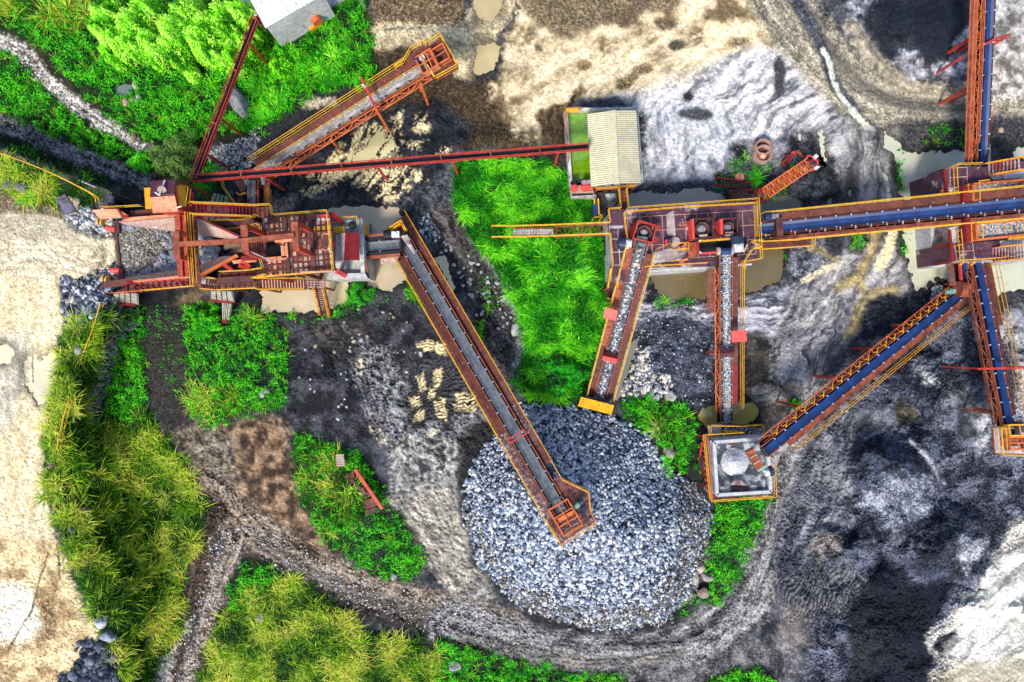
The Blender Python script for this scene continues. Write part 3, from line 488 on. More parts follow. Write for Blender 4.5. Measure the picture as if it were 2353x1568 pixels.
for nm, lb, c, pts, rg, fing in PONDS:
    LV = LV0+(5. if 'road' in lb else 0.); st = 5; x = [p[0] for p in pts]; y = [p[1] for p in pts]
    gu, gv = np.meshgrid(np.arange(min(x)-25, max(x)+25, st), np.arange(min(y)-25, max(y)+25, st))
    ok = sd_poly(gu+st/2, gv+st/2, pts) > -11; k = np.arange(gu.size).reshape(gu.shape)
    qs = np.stack([k[:-1, :-1], k[1:, :-1], k[1:, 1:], k[:-1, 1:]], -1)[ok[:-1, :-1]]
    uq, inv = np.unique(qs, return_inverse=True); f = (H-LV)/H
    vv = np.stack([(gu.ravel()[uq]-UC)/PX*f, -(gv.ravel()[uq]-VC)/PX*f, np.full(uq.size, LV)], -1)
    tag(mesh_np(nm, vv, inv.reshape(-1, 4), water_mat('muddy water', c), quads=True), lb, 'pond', kind='structure')
# ---------------------------------------------------------------- materials of the plant
M = {}
M['rust'] = surf('rusty steel', (176, 96, 66), (124, 62, 44), 1.6, spots=(96, 46, 36), dust=(206, 170, 140), dust_at=.66)
M['walk'] = surf('rusty walkway plate', (122, 66, 52), (88, 46, 40), 1.1, spots=(150, 92, 66), dust=(176, 150, 128), dust_at=.68)
M['moss'] = surf('mossy walkway plate', (108, 58, 46), (84, 48, 40), .8, spots=(104, 92, 24), dust=(150, 128, 100), dust_at=.66)
M['red'] = surf('red oxide paint', (214, 74, 52), (176, 44, 36), 1.4, rough=.5, spots=(140, 40, 34), spec=.4)
M['bright'] = surf('bright red sheet', (240, 84, 76), (222, 62, 58), 1.2, rough=.5, spec=.4)
M['deepred'] = surf('dark red sheet', (150, 32, 36), (116, 28, 34), 2., rough=.5, spots=(82, 30, 34))
M['orange'] = surf('orange steel', (226, 124, 66), (196, 92, 50), 1.5, spots=(160, 70, 42))
M['salmon'] = surf('faded salmon plate', (232, 160, 124), (206, 124, 92), .9, spots=(178, 92, 62), dust=(236, 206, 180))
M['pale'] = surf('dusty pale plate', (206, 178, 164), (182, 148, 134), .8, spots=(150, 104, 88), dust=(226, 214, 200))
M['yellow'] = surf('yellow paint', (246, 196, 54), (226, 164, 36), 1.5, rough=.5, spots=(196, 120, 34), spec=.4)
M['yrust'] = surf('worn yellow sheet', (240, 178, 30), (222, 150, 22), 1.2, rough=.55, spots=(120, 84, 24))
M['deck'] = surf('purple brown deck plate', (98, 62, 80), (78, 46, 60), .7, rough=.6, spots=(112, 80, 88), dust=(222, 212, 204), dust_at=.57, dust_sc=.42)
M['dusty'] = surf('dusty deck plate', (206, 198, 192), (150, 134, 134), .5, dust=(104, 68, 80), dust_at=.54, dust_sc=.6)
M['concrete'] = surf('weathered concrete', (214, 210, 204), (170, 166, 160), .5, spots=(120, 116, 110), dust=(232, 228, 222), dust_sc=.5)
M['slab'] = surf('pale concrete slab', (208, 208, 208), (180, 180, 184), .35, spots=(160, 160, 160))
M['wetc'] = surf('damp concrete', (168, 142, 108), (136, 114, 86), .6, spots=(96, 84, 66))
M['belt'] = surf('grey rubber belt', (108, 112, 118), (76, 82, 92), 1.8, rough=.55, spots=(128, 128, 128), bump=.05)
M['blue'] = surf('blue black belt', (30, 66, 128), (18, 42, 88), 1.1, rough=.4, spots=(26, 50, 90), bump=.04, spec=.5)
M['dustbelt'] = surf('dusty belt', (150, 146, 138), (116, 114, 110), 1.4, spots=(214, 196, 160), bump=.05)
M['black'] = surf('black rubber', (34, 38, 46), (20, 24, 32), 2., rough=.6)
M['gap'] = surf('near black steel', (26, 26, 32), (16, 18, 24), 1.5, rough=.5)  # near black tone for gaps, pits, joints, trays and openings
M['idler'] = surf('pale roller', (176, 206, 236), (130, 160, 200), 3., rough=.4)
M['steel'] = surf('grey steel', (168, 170, 176), (120, 122, 130), 1.6, rough=.5, spots=(130, 100, 84))
M['white'] = surf('white paint', (236, 236, 238), (206, 208, 214), 1.2, rough=.5, spots=(150, 140, 130))
M['navy'] = surf('navy motor paint', (44, 66, 104), (30, 46, 78), 2., rough=.4, spec=.5)
M['violet'] = surf('violet motor paint', (70, 52, 104), (46, 34, 74), 2., rough=.45)
M['green'] = surf('green machine paint', (150, 186, 164), (112, 150, 132), 2., rough=.5)
M['brown'] = surf('brown sheet', (104, 62, 58), (74, 42, 42), 1.4, rough=.6, spots=(128, 84, 70))
M['purple'] = surf('shaded slope sheet', (112, 58, 76), (88, 42, 58), 1.4, rough=.6)  # dark tone for slopes turned from the sun, shade painted into the colour
M['plank'] = surf('grey timber plank', (190, 184, 168), (150, 142, 128), 1.5, spots=(112, 104, 92))
# expanded metal that the stones below show through
_m, _nt, _b = newmat('expanded metal mesh'); _g = N(_nt, 'ShaderNodeNewGeometry').outputs['Position']
_nt.links.new(ramp(_nt, noise(_nt, 1.5, 5, .6, _g), [(.4, lin((150, 88, 70))), (.6, lin((108, 58, 48)))]), _b.inputs['Base Color']); _b.inputs['Roughness'].default_value = .8
_tr = N(_nt, 'ShaderNodeBsdfTransparent'); _mx = N(_nt, 'ShaderNodeMixShader'); _mx.inputs[0].default_value = .52
_nt.links.new(_b.outputs[0], _mx.inputs[1]); _nt.links.new(_tr.outputs[0], _mx.inputs[2]); _nt.links.new(_mx.outputs[0], _nt.nodes['Material Output'].inputs[0]); M['mesh'] = _m
M_stone = attr_mat('crushed stone', rough=.8, bump=.3, bump_sc=25, fine=.4, fine_sc=16, spec=.3)

_ph = (1+5**.5)/2
ICO = np.array([(-1, _ph, 0), (1, _ph, 0), (-1, -_ph, 0), (1, -_ph, 0), (0, -1, _ph), (0, 1, _ph), (0, -1, -_ph), (0, 1, -_ph), (_ph, 0, -1), (_ph, 0, 1), (-_ph, 0, -1), (-_ph, 0, 1)])/1.9
ICT = np.array([(0, 11, 5), (0, 5, 1), (0, 1, 7), (0, 7, 10), (0, 10, 11), (1, 5, 9), (5, 11, 4), (11, 10, 2), (10, 7, 6), (7, 1, 8), (3, 9, 4), (3, 4, 2), (3, 2, 6), (3, 6, 8), (3, 8, 9), (4, 9, 5), (2, 4, 11), (6, 2, 10), (8, 6, 7), (9, 8, 1)])
def rocks_np(pos, size, cols, flat=.75, rng=RNG):
    n = len(pos); r = rng.normal(size=(n, 3, 3)); q, _ = np.linalg.qr(r)
    v = ICO[None]*(1+rng.uniform(-.28, .28, (n, 12, 1))); v = v*rng.uniform(.6, 1.25, (n, 1, 3)); v = np.einsum('nij,nkj->nki', q, v); v[..., 2] *= flat
    v = v*np.asarray(size).reshape(-1, 1, 1)+np.asarray(pos)[:, None, :]
    t = ICT[None]+12*np.arange(n)[:, None, None]
    return v.reshape(-1, 3), t.reshape(-1, 3), np.repeat(np.asarray(cols), 12, 0)
def stone_cols(n, pal, rng=RNG):
    pal = np.array([lin(c) for c in pal]); return pal[rng.integers(0, len(pal), n)]*rng.uniform(.7, 1.25, (n, 1))
GREY = [(96, 104, 122), (150, 156, 170), (186, 190, 200), (70, 76, 92), (206, 206, 208), (120, 126, 140), (214, 208, 196)]
DARK = [(40, 48, 66), (58, 66, 86), (84, 90, 106), (120, 126, 140), (30, 36, 50)]
PALE = [(196, 194, 190), (170, 170, 172), (220, 216, 206), (150, 152, 160), (206, 190, 166)]

# ---------------------------------------------------------------- conveyors
class Conv:
    def __init__(s, label, a, b, w, mat, group='belt conveyors of the crushing plant', cat='conveyor', idl=1.25, rail_mat='rust', belt_th=.03):
        s.A = P(*a); s.B = P(*b); s.w = w; d = s.B-s.A; s.L = d.length; s.X = d.normalized()
        s.Y = Vector((-s.X.y, s.X.x, 0)).normalized(); s.Zu = s.X.cross(s.Y)
        gzz = groundz(s.A.x, s.A.y); s.o = thing('conveyor', label, cat, (s.A.x, s.A.y, gzz), group); F = s.F
        h = w/2; prof = [(-h, .13), (-h*.45, .0), (h*.45, .0), (h, .13)]; mb = MB()
        vs = []; fs = []; n = max(2, int(s.L/1.2))
        for i in range(n+1):
            x = s.L*i/n; vs += [F(x, t, z) for t, z in prof]+[F(x, t, z-belt_th) for t, z in prof[::-1]]
        for i in range(n):
            for k in range(8): fs.append((i*8+k, i*8+(k+1) % 8, (i+1)*8+(k+1) % 8, (i+1)*8+k))
        fs += [tuple(range(7, -1, -1)), tuple(n*8+k for k in range(8))]
        mb.add(vs, fs); mb.beam(F(.2, 0, -.42), F(s.L-.2, 0, -.42), w*.95, .03, s.Zu); mb.build('belt', mat, s.o)
        fr = MB()
        for sg in (-1, 1): fr.beam(F(-.1, sg*(h+.16), -.12), F(s.L+.1, sg*(h+.16), -.12), .09, .2, s.Zu)
        n = int(s.L/idl)
        for i in range(n+1): fr.beam(F(.3+i*idl, -h-.2, -.16), F(.3+i*idl, h+.2, -.16), .07, .07, s.Zu)
        fr.build('frame', M[rail_mat], s.o)
        sheet_mb = MB(); sheet_mb.beam(F(.1, 0, -.55), F(s.L-.1, 0, -.55), w+.7, .02, s.Zu); sheet_mb.build('gap_sheet', M['gap'], s.o)  # near black sheet under the belt, spanning the gaps on both sides
        im = MB(); im.beam(F(.3, -h-.1, -.08), F(.3, h+.1, -.08), .06, .05)
        for sg in (-1, 1): im.tube(F(.3, sg*(h+.01), .1), F(.3, sg*(h+.13), .16), .055, n=8); im.beam(F(.3, sg*(h+.12), -.05), F(.3, sg*(h+.12), .12), .03, .05)
        o0 = im.build('idler', M['idler'], s.o)
        for i in range(1, min(n, 96)):
            c = o0.copy(); COL.objects.link(c); c.parent = s.o; c.location = s.X*(i*idl)
        for nm, x in (('tail_drum', .0), ('head_drum', s.L)):
            dm = MB(); dm.tube(F(x, -h-.05, -.2), F(x, h+.05, -.2), .22, n=14); dm.build(nm, M['black'], s.o)
    def F(s, x, t, h): return s.A+s.X*x+s.Y*t+s.Zu*h
    def walk(s, t0, t1, x0=0, x1=None, mat='walk', h=-.2, cell=2.):
        x1 = s.L if x1 is None else x1; mb = MB(); n = max(1, round((x1-x0)/cell)); st = (x1-x0)/n
        for i in range(n):
            a, b = x0+i*st+.012, x0+(i+1)*st-.012
            mb.beam(s.F(a, (t0+t1)/2, h), s.F(b, (t0+t1)/2, h), abs(t1-t0), .05, s.Zu)
        for k in range(n+1): mb.beam(s.F(x0+k*st, 0, h-.07), s.F(x0+k*st, (t0 if abs(t0) > abs(t1) else t1), h-.07), .06, .08, s.Zu)
        mb.build('walkway', M[mat], s.o); return s
    def rail(s, t, x0=0, x1=None, mat='yellow', h=-.2, r=.045, hh=1., both=True):
        x1 = s.L if x1 is None else x1; mb = MB(); n = max(1, round((x1-x0)/1.7)); st = (x1-x0)/n
        for k in range(n+1): mb.beam(s.F(x0+k*st, t, h), s.F(x0+k*st, t, h)+Vector((0, 0, hh)), r*.8)
        for q in (1., .55) if both else (1.,): mb.beam(s.F(x0, t, h)+Vector((0, 0, hh*q)), s.F(x1, t, h)+Vector((0, 0, hh*q)), r)
        mb.beam(s.F(x0, t, h+.04), s.F(x1, t, h+.04), .03, .06, s.Zu)
        mb.build('handrail', M[mat], s.o); return s
    def truss(s, t0, t1, x0=0, x1=None, mat='orange', h=-.25, dep=.9, r=.07, cell=1.1):
        x1 = s.L if x1 is None else x1; mb = MB(); n = max(1, round((x1-x0)/cell)); st = (x1-x0)/n
        for t, z in ((t0, h), (t1, h), (t0, h-dep)): mb.beam(s.F(x0, t, z), s.F(x1, t, z), r)
        for k in range(n):
            a = x0+k*st; p, q = (t0, t1) if k % 2 else (t1, t0)
            mb.beam(s.F(a, p, h), s.F(a+st, q, h), r*.8); mb.beam(s.F(a, t0, h), s.F(a, t1, h), r*.7)
            p, q = (h, h-dep) if k % 2 else (h-dep, h); mb.beam(s.F(a, t0, p), s.F(a+st, t0, q), r*.8)
        mb.build('truss', M[mat], s.o); return s
    def leg(s, x, t, mat='red', r=.1, h=-.3, slant=0.):
        a = s.F(x, t, h); z = groundz(a.x, a.y)-.3
        if a.z-z > .3: m = MB(); m.beam(a, Vector((a.x, a.y, z))+s.Y*slant, r*2); m.build('leg', M[mat], s.o)
        return s
    def legs(s, xs, **k):
        for x in xs:
            for sg in (-1, 1): s.leg(x, sg*(s.w/2+.16), **k)
        return s
    def motor(s, pa, pb, mats=('navy', 'white'), r=.3):   # motor drum at pa, gearbox toward pb
        pa = Vector(pa); pb = Vector(pb); d = pb-pa; m = MB(); m.tube(pa, pa+d*.48, r, n=14); m.beam(pa+d*.1+Vector((0, 0, r*.8)), pa+d*.35+Vector((0, 0, r*.8)), .25, .22)
        for k in range(5): m.tube(pa+d*(.05+.09*k), pa+d*(.08+.09*k), r*1.08, n=14)
        m.build('motor', M[mats[0]], s.o)
        m = MB(); m.beam(pa+d*.5, pb, r*1.3, r*1.2); m.tube(pa+d*.75+Vector((0, 0, r*.5)), pa+d*.75+Vector((0, 0, r*.9)), r*.45); m.build('gearbox', M[mats[1]], s.o)
    def part(s, name, mb, mat): return mb.build(name, M[mat], s.o)
def platform(o, uv, z, mat, name='platform', th=.08, plates=2., beams='rust'):
    """deck of butted plates clipped to an outline: one slab plus raised seams and edge angle"""
    pts = [P(a, b, z) for a, b in uv]; m = MB(); m.slab(uv, z, th); m.build(name, M[mat], o)
    e = MB(); n = len(pts)
    for i in range(n): e.beam(pts[i]+Vector((0, 0, -.06)), pts[(i+1) % n]+Vector((0, 0, -.06)), .08, .16)
    e.build('edge_beam', M[beams], o)
def rails(o, path, z, mat='yellow', hh=1., r=.045, step=1.6, closed=False, name='handrail', zs=None):
    m = MB(); pts = [P(p[0], p[1], (p[2] if len(p) > 2 else z)) for p in path]
    if closed: pts.append(pts[0])
    for a, b in zip(pts, pts[1:]):
        n = max(1, round((b-a).length/step))
        for k in range(n+1): q = a+(b-a)*k/n; m.beam(q, q+Vector((0, 0, hh)), r*.8)
        for f in (1., .52): m.beam(a+Vector((0, 0, hh*f)), b+Vector((0, 0, hh*f)), r)
    return m.build(name, M[mat], o)
def seams(o, uv0, du, dv, nu, nv, z, mat='pale', w=.05, name='seam'):
    m = MB()
    for i in range(nu+1):
        a = P(uv0[0]+du[0]*i/nu, uv0[1]+du[1]*i/nu, z+.006); b = P(uv0[0]+du[0]*i/nu+dv[0], uv0[1]+du[1]*i/nu+dv[1], z+.006); m.beam(a, b, w, .008)
    for j in range(nv+1):
        a = P(uv0[0]+dv[0]*j/nv, uv0[1]+dv[1]*j/nv, z+.01); b = P(uv0[0]+dv[0]*j/nv+du[0], uv0[1]+dv[1]*j/nv+du[1], z+.01); m.beam(a, b, w, .008)
    return m.build(name, M[mat], o)
def stair(o, a, b, wid, mat='deepred', rail='yellow', n=None, side='red', rails_on=True):
    """a, b: (u,v,z) mid line ends"""
    A = P(*a); B = P(*b); d = B-A; hd = Vector((d.x, d.y, 0)).normalized(); r = Vector((-hd.y, hd.x, 0)); n = n or max(4, int(abs(d.z)/.24)); m = MB()
    for k in range(n): q = A+d*((k+.5)/n); m.beam(q-r*(wid/2), q+r*(wid/2), .62*max(.24, Vector((d.x, d.y)).length/n), .05)
    m.build('treads', M[mat], o); m = MB()
    for sg in (-1, 1): m.beam(A+r*sg*wid/2, B+r*sg*wid/2, .06, .22)
    m.build('stringers', M[side], o)
    if rails_on:
        m = MB()
        for sg in (-1, 1):
            for f in (1., .5): m.beam(A+r*sg*wid/2+Vector((0, 0, f)), B+r*sg*wid/2+Vector((0, 0, f)), .06)
            k = max(2, round(d.length/1.5))
            for i in range(k+1): q = A+d*i/k+r*sg*wid/2; m.beam(q, q+Vector((0, 0, 1)), .05)
        m.build('handrail', M[rail], o)
# ---------------------------------------------------------------- the conveyors of the photo
def headbox(c, x0, x1, t0, t1, h0, h1, mat='orange', cover=None, cross=1):
    """open chute frame over a head drum, x along the belt, t across"""
    m = MB(); q = [(x0, t0), (x1, t0), (x1, t1), (x0, t1)]
    for i in range(4):
        a, b = q[i], q[(i+1) % 4]
        for h in (h0, h1): m.beam(c.F(*a, h), c.F(*b, h), .1, .12)
        m.beam(c.F(*a, h0), c.F(*a, h1), .1)
    for k in range(1, cross+1):
        x = x0+(x1-x0)*k/(cross+1); m.beam(c.F(x, t0, h1), c.F(x, t1, h1), .09)
    m.beam(c.F(x0, (t0+t1)/2, h1), c.F(x1, (t0+t1)/2, h1), .07)
    c.part('chute_frame', m, mat)
    if cover:
        m = MB()
        for i in range(4): a, b = q[i], q[(i+1) % 4]; m.beam(c.F(*a, (h0+h1)/2-.05), c.F(*b, (h0+h1)/2-.05), .03, h1-h0-.1)
        c.part('chute_side', m, cover)
# upper left, cream dusted belt (B)
T1 = tile(588.25, 0, .25); T6 = tile(919.1, 73.5); T5 = tile(735.3, 477.9); T4 = tile(1188.8, 1053.9)
B = Conv('dusty grey conveyor with mossy walkway, its rusty head platform over the tan mud pools', (588, 399, 1.8), (983, 149.5, 6.5), .64, M['dustbelt'])
B.walk(.52, 1.2, .3, B.L*.25, 'walk').walk(.52, 1.2, B.L*.25, B.L*.36, 'moss').walk(.52, 1.2, B.L*.36, B.L*.62, 'walk').walk(.52, 1.2, B.L*.62, B.L*.72, 'moss').walk(.52, 1.2, B.L*.72, B.L, 'walk')
B.rail(1.28, 0, B.L-1.5).truss(-.6, -1.12, .5, B.L-.2)
m = MB()
for h in (.02, .12): m.beam(B.F(0, .42, h), B.F(B.L, .42, h), .04)
B.part('cable_pipe', m, 'yrust')
m = MB()
for k, (x0, x1) in enumerate([(0, B.L)]):   # spilt silt lying along one edge of the belt
    n = 60
    vs = []; fs = []
    for i in range(n+1):
        x = x0+(x1-x0)*i/n; a = -.30+.05*math.sin(i*1.7); b = -.02+.09*math.sin(i*.9+1)+.05*math.sin(i*2.3)
        vs += [B.F(x, a, .14), B.F(x, b, .035)]
    fs = [(2*i, 2*i+2, 2*i+3, 2*i+1) for i in range(n)]; m.add(vs, fs)
B.part('spilt_silt', m, 'dusty')
x = B.L*.712
for nm, aa, bb in (('portal_beam', B.F(x, 1.55, 1.3), B.F(x, -1.35, 1.3)),):
    m = MB(); m.beam(aa, bb, .2, .2); B.part(nm, m, 'red')
for t in (1.5, -1.3):
    a = B.F(x, t, 1.3); m = MB(); m.beam(a, Vector((a.x, a.y, groundz(a.x, a.y)-.3)), .2); B.part('leg', m, 'orange')
m = MB(); m.tube(B.F(x, .75, 1.3), B.F(x, .75, 1.75), .16, .1); B.part('lamp', m, 'white')
for f in (.42,): B.leg(B.L*f, -.9, 'orange', .09); B.leg(B.L*f, .8, 'orange', .09)
B.leg(B.L*.93, .8, 'orange', .1); B.leg(B.L*.93, -.9, 'orange', .1)
platform(B.o, [T6(*p) for p in [(-40, 425), (40, 345), (125, 218), (240, 148), (297, 162), (428, 68), (612, 385), (378, 518), (320, 410), (240, 280), (60, 395)]], 6.2, 'walk')
rails(B.o, [T6(*p) for p in [(-40, 400), (48, 350), (125, 218), (240, 148), (297, 162), (428, 68), (612, 385), (378, 518), (300, 392)]], 6.2, 'yellow', r=.07)
headbox(B, B.L-.6, B.L+.9, -.75, .75, -.1, .75, 'orange', 'salmon', 2); headbox(B, B.L+.75, B.L+2., -.65, .65, -.1, .5, 'orange', 'rust', 0)
B.motor(P(*T6(150, 310), 6.75), P(*T6(255, 255), 6.8), ('violet', 'white'), .34)
# long grey belt to the stone pile (E)
E = Conv('longest grey conveyor with brown walkways, ending above the stone heap', (927, 551, 2.4), (1294, 1181, 7.2), .92, M['belt'])
E.walk(.8, 1.36, -2., E.L*.56).walk(.8, 1.36, E.L*.56, E.L-4.2, 'mesh').rail(1.44, -2.2, E.L-4.2, 'yrust')
E.walk(-.58, -1.42, 1.2, E.L*.3, 'moss').walk(-.58, -1.42, E.L*.3, E.L*.7, 'walk').walk(-.58, -1.42, E.L*.7, E.L+1, 'mesh').rail(-1.5, 1., E.L+1.2, 'yrust')
for f in (.1, .3, .5, .7, .88): E.leg(E.L*f, .62, 'red'); E.leg(E.L*f, -.62, 'red')
for t in (.66, -.62):
    m = MB(); m.beam(E.F(2, t, .12), E.F(E.L, t, .12), .07, .1); E.part('skirt_rail', m, 'rust')
x = E.L*.735
m = MB()
for t in (.8, -.75): m.beam(E.F(x, t, -.1), E.F(x, t, 1.5), .12)
for dx in (-.18, .18): m.beam(E.F(x+dx, .86, 1.5), E.F(x+dx, -.8, 1.5), .1)
E.part('cross_frame', m, 'red')
PE = [T4(*p) for p in [(380, 225), (465, 205), (740, 338), (760, 545), (822, 652), (455, 888), (322, 655), (400, 605), (440, 640), (530, 545)]]
platform(E.o, PE, 6.9, 'mesh')
m = MB()
for a, b in (((380, 240), (660, 700)), ((600, 270), (545, 560)), ((740, 450), (440, 700)), ((330, 680), (640, 560)), ((480, 800), (790, 610)), ((700, 330), (580, 400)), ((560, 260), (510, 300)), ((420, 800), (500, 760)), ((660, 520), (760, 720))): m.beam(P(*T4(*a), 6.98), P(*T4(*b), 6.98), .1, .1)
E.part('floor_joist', m, 'walk')
rails(E.o, [T4(*p) for p in [(345, 0), (465, 205), (740, 338), (760, 545), (822, 652), (455, 888), (322, 655)]], 6.9, 'yrust')
headbox(E, E.L-.9, E.L+1.5, -.85, .95, .0, .7, 'orange', None, 2)
m = MB(); m.slab([T4(*p) for p in [(400, 640), (585, 545), (600, 600), (430, 690)]], 7.7, .05); E.part('hood', m, 'orange')
E.motor(P(*T4(690, 440), 7.5), P(*T4(600, 520), 7.5), ('navy', 'green'), .26)
m = MB(); m.tube(P(*T4(690, 545), 6.95), P(*T4(690, 545), 7.4), .25); E.part('drum', m, 'navy')
# rock conveyor (H)
T2060 = tile(1262.3, 698.5); T22 = tile(1176.5, 784.3, .25); T7 = tile(1348, 453.4); T8 = tile(1531.9, 428.9)
Hc = Conv('inclined conveyor carrying pale rocks between two rusty walkways, yellow guard at its foot', (1376, 922, .8), (1475, 557, 6.1), .82, M['belt'])
Hc.walk(.62, 1.18, .4, Hc.L*.35, 'moss').walk(.62, 1.18, Hc.L*.35, Hc.L-.7, 'rust').rail(1.25, .2, Hc.L-.7)
Hc.walk(-.62, -1.15, .4, Hc.L*.22, 'walk').walk(-.62, -1.15, Hc.L*.22, Hc.L*.45, 'moss').walk(-.62, -1.15, Hc.L*.45, Hc.L-.9, 'walk').rail(-1.22, .2, Hc.L-.9)
for f in (.25, .45, .65): Hc.leg(Hc.L*f, .6); Hc.leg(Hc.L*f, -.6)
m = MB()
for t in (.52, -.52): m.beam(Hc.F(.3, t, .16), Hc.F(Hc.L-1, t, .16), .06, .08)
Hc.part('skirt_rail', m, 'deepred')
m = MB(); m.slabz([(*T22(635, 512), 2.2), (*T22(938, 590), 2.2), (*T22(915, 676), 1.3), (*T22(605, 598), 1.3)], .08); Hc.part('end_guard', m, 'yrust')
m = MB()
for p in ((640, 525), (925, 598), (610, 595), (910, 670)):
    a = P(*T22(*p), 1.2); m.beam(a+Vector((0, 0, .2)), Vector((a.x, a.y, -.2)), .1)
Hc.part('guard_post', m, 'yrust')
m = MB(); m.slabz([(*T2060(590, 36), 5.6), (*T2060(721, 76), 5.6), (*T2060(697, 180), 5.3), (*T2060(560, 146), 5.3)], .05); Hc.part('shade_plate', m, 'bright')
m = MB()
for p in ((600, 55), (700, 85), (685, 165), (575, 138)): a = P(*T2060(*p), 5.3); m.beam(a, a-Vector((0, 0, 1.6)), .06)
Hc.part('plate_post', m, 'red')
def hood(o, q, z, dz, m1, m2):     # four corners far, far, near, near: two-slope cover, back tone shaded and front tone lit, painted in
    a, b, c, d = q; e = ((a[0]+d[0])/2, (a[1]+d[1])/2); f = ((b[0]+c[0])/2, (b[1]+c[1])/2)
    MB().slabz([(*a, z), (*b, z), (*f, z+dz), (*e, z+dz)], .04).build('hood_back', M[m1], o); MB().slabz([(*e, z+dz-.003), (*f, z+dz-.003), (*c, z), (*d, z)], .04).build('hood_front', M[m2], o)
hood(Hc.o, [T2060(570, 505), T2060(725, 536), T2060(702, 628), T2060(552, 588)], 3., .35, 'deepred', 'bright')  # one red cover; dark and bright reds paint in its shaded and lit slopes
m = MB()
for p in ((575, 515), (715, 545), (695, 615), (560, 580)): a = P(*T2060(*p), 2.95); m.beam(a, a-Vector((0, 0, .9)), .06)
Hc.part('hood_post', m, 'red')
Hc.motor(P(*T7(345, 485), 6.1), P(*T7(470, 495), 6.1), ('navy', 'white'), .42)
n = 420; xs = RNG.uniform(.4, Hc.L-.5, n); ts = RNG.normal(0, .13, n); pos = [tuple(Hc.F(a, np.clip(b, -.3, .3), .06+.25*max(0, .12-abs(b)))) for a, b in zip(xs, ts)]
v, t, c = rocks_np(pos, RNG.uniform(.06, .17, n), stone_cols(n, PALE+GREY)); o = mesh_np('rock_load', v, t, M_stone, c); tag(o, 'row of pale crushed rocks riding on the rock conveyor', 'rocks', kind='stuff')
# gravel conveyor (I)
I = Conv('gravel covered conveyor running straight down to the square bin', (1670, 977, 1.0), (1668.6, 574, 6.), .74, M['belt'])
I.truss(.56, .92, 1.2, I.L-1.5).walk(-.5, -1.08, 2., I.L*.35, 'deepred').walk(-.5, -1.08, I.L*.35, I.L-.8, 'walk').rail(-1.3, 1.5, I.L-1.2, 'yrust')
m = MB(); m.beam(I.F(I.L*.66, 1.25, -.2), I.F(I.L-1.6, 1.25, -.2), .6, .04); I.part('side_catwalk', m, 'mesh'); I.rail(1.6, I.L*.66, I.L-1.6, 'rust', r=.045)
for f in (.12, .3, .72): I.leg(I.L*f, .55, 'orange', .07); I.leg(I.L*f, -.6, 'orange', .07)
I.leg(I.L*.435, .95, 'red', .1)
m = MB(); m.slabz([(1681.5, 762, 5.6), (1714, 758.5, 5.6), (1716.5, 784.5, 5.35), (1681.5, 787, 5.35)], .05); I.part('shade_plate', m, 'bright')
m = MB()
for p in ((1684, 765), (1711, 762), (1713, 781), (1684, 784)): a = P(*p, 5.35); m.beam(a, a-Vector((0, 0, 1.7)), .06)
I.part('plate_post', m, 'red')
hood(I.o, [(1654, 803), (1688, 799.5), (1688.7, 819.5), (1654.5, 823)], 4.1, .3, 'purple', 'brown')  # upper slope coloured darker to paint in its shade
m = MB()
for p in ((1656, 805), (1686, 802), (1686, 818), (1656, 821)): a = P(*p, 4.05); m.beam(a, a-Vector((0, 0, .9)), .06)
I.part('hood_post', m, 'red')
I.motor(P(*T8(732, 530), 6.6), P(*T8(748, 690), 6.6), ('navy', 'white'), .5)
m = MB(); m.tube(P(*T8(556, 680), 6.15), P(*T8(672, 680), 6.15), .3, n=18); I.part('drive_drum', m, 'blue')
m = MB(); m.tube(P(*T8(525, 680), 6.15), P(*T8(556, 680), 6.15), .34); m.tube(P(*T8(672, 680), 6.15), P(*T8(690, 680), 6.15), .34); I.part('bearing', m, 'pale')
n = 2600; xs = RNG.uniform(.2, I.L-.3, n); ts = np.clip(RNG.normal(0, .17, n), -.33, .33); pos = [tuple(I.F(a, b, .05+.3*b*b)) for a, b in zip(xs, ts)]
v, t, c = rocks_np(pos, RNG.uniform(.03, .07, n), stone_cols(n, [(206, 206, 208), (170, 172, 178), (226, 224, 218), (90, 92, 100)])); tag(mesh_np('gravel_load', v, t, M_stone, c), 'layer of fine pale gravel riding on the upright conveyor', 'gravel', kind='stuff')
# big blue conveyor (J)
J = Conv('long blue black conveyor crossing the right of the site over the green pond', (1742, 526.5, 1.6), (2440, 459, 7.6), .84, M['blue'])
J.walk(.66, 1.28, .5, J.L, 'walk', h=-.1).rail(1.36, .3, J.L, h=-.1).walk(-.82, -1.24, 1., J.L, 'rust').rail(-1.3, 1., J.L)
for f in (.12, .28, .42, .55): J.leg(J.L*f, .7); J.leg(J.L*f, -.7)
for t in (.48, -.5, -.66):
    m = MB(); m.beam(J.F(1, t, .1), J.F(J.L, t, .1), .05, .07); J.part('skirt_rail', m, 'brown')
m = MB()
for i in range(int(J.L/1.25)): m.beam(J.F(.6+i*1.25, -.78, .08), J.F(.6+i*1.25, -.52, .08), .1, .12)
m.beam(J.F(.6, -.65, .02), J.F(.6+(int(J.L/1.25)-1)*1.25, -.65, .02), .05, .05); J.part('roller_bracket', m, 'dusty')
m = MB(); m.slab([T8(1150, 330), T8(1220, 325), T8(1225, 520), T8(1158, 525)], 2.6, .8); J.part('skirt_box', m, 'brown')
J.motor(P(*T8(1030, 320), 2.4), P(*T8(1170, 315), 2.4), ('navy', 'steel'), .32)
m = MB(); m.slabz([(*T8(960, 590), 2.2), (*T8(1344, 575), 2.2), (*T8(1344, 650), 2.2), (*T8(965, 665), 2.2)], .06); m.slab([(1862, 548), (1862, 566), (1800, 573), (1740, 576), (1740, 560)], 2.19, .06); J.part('lower_walkway', m, 'walk')
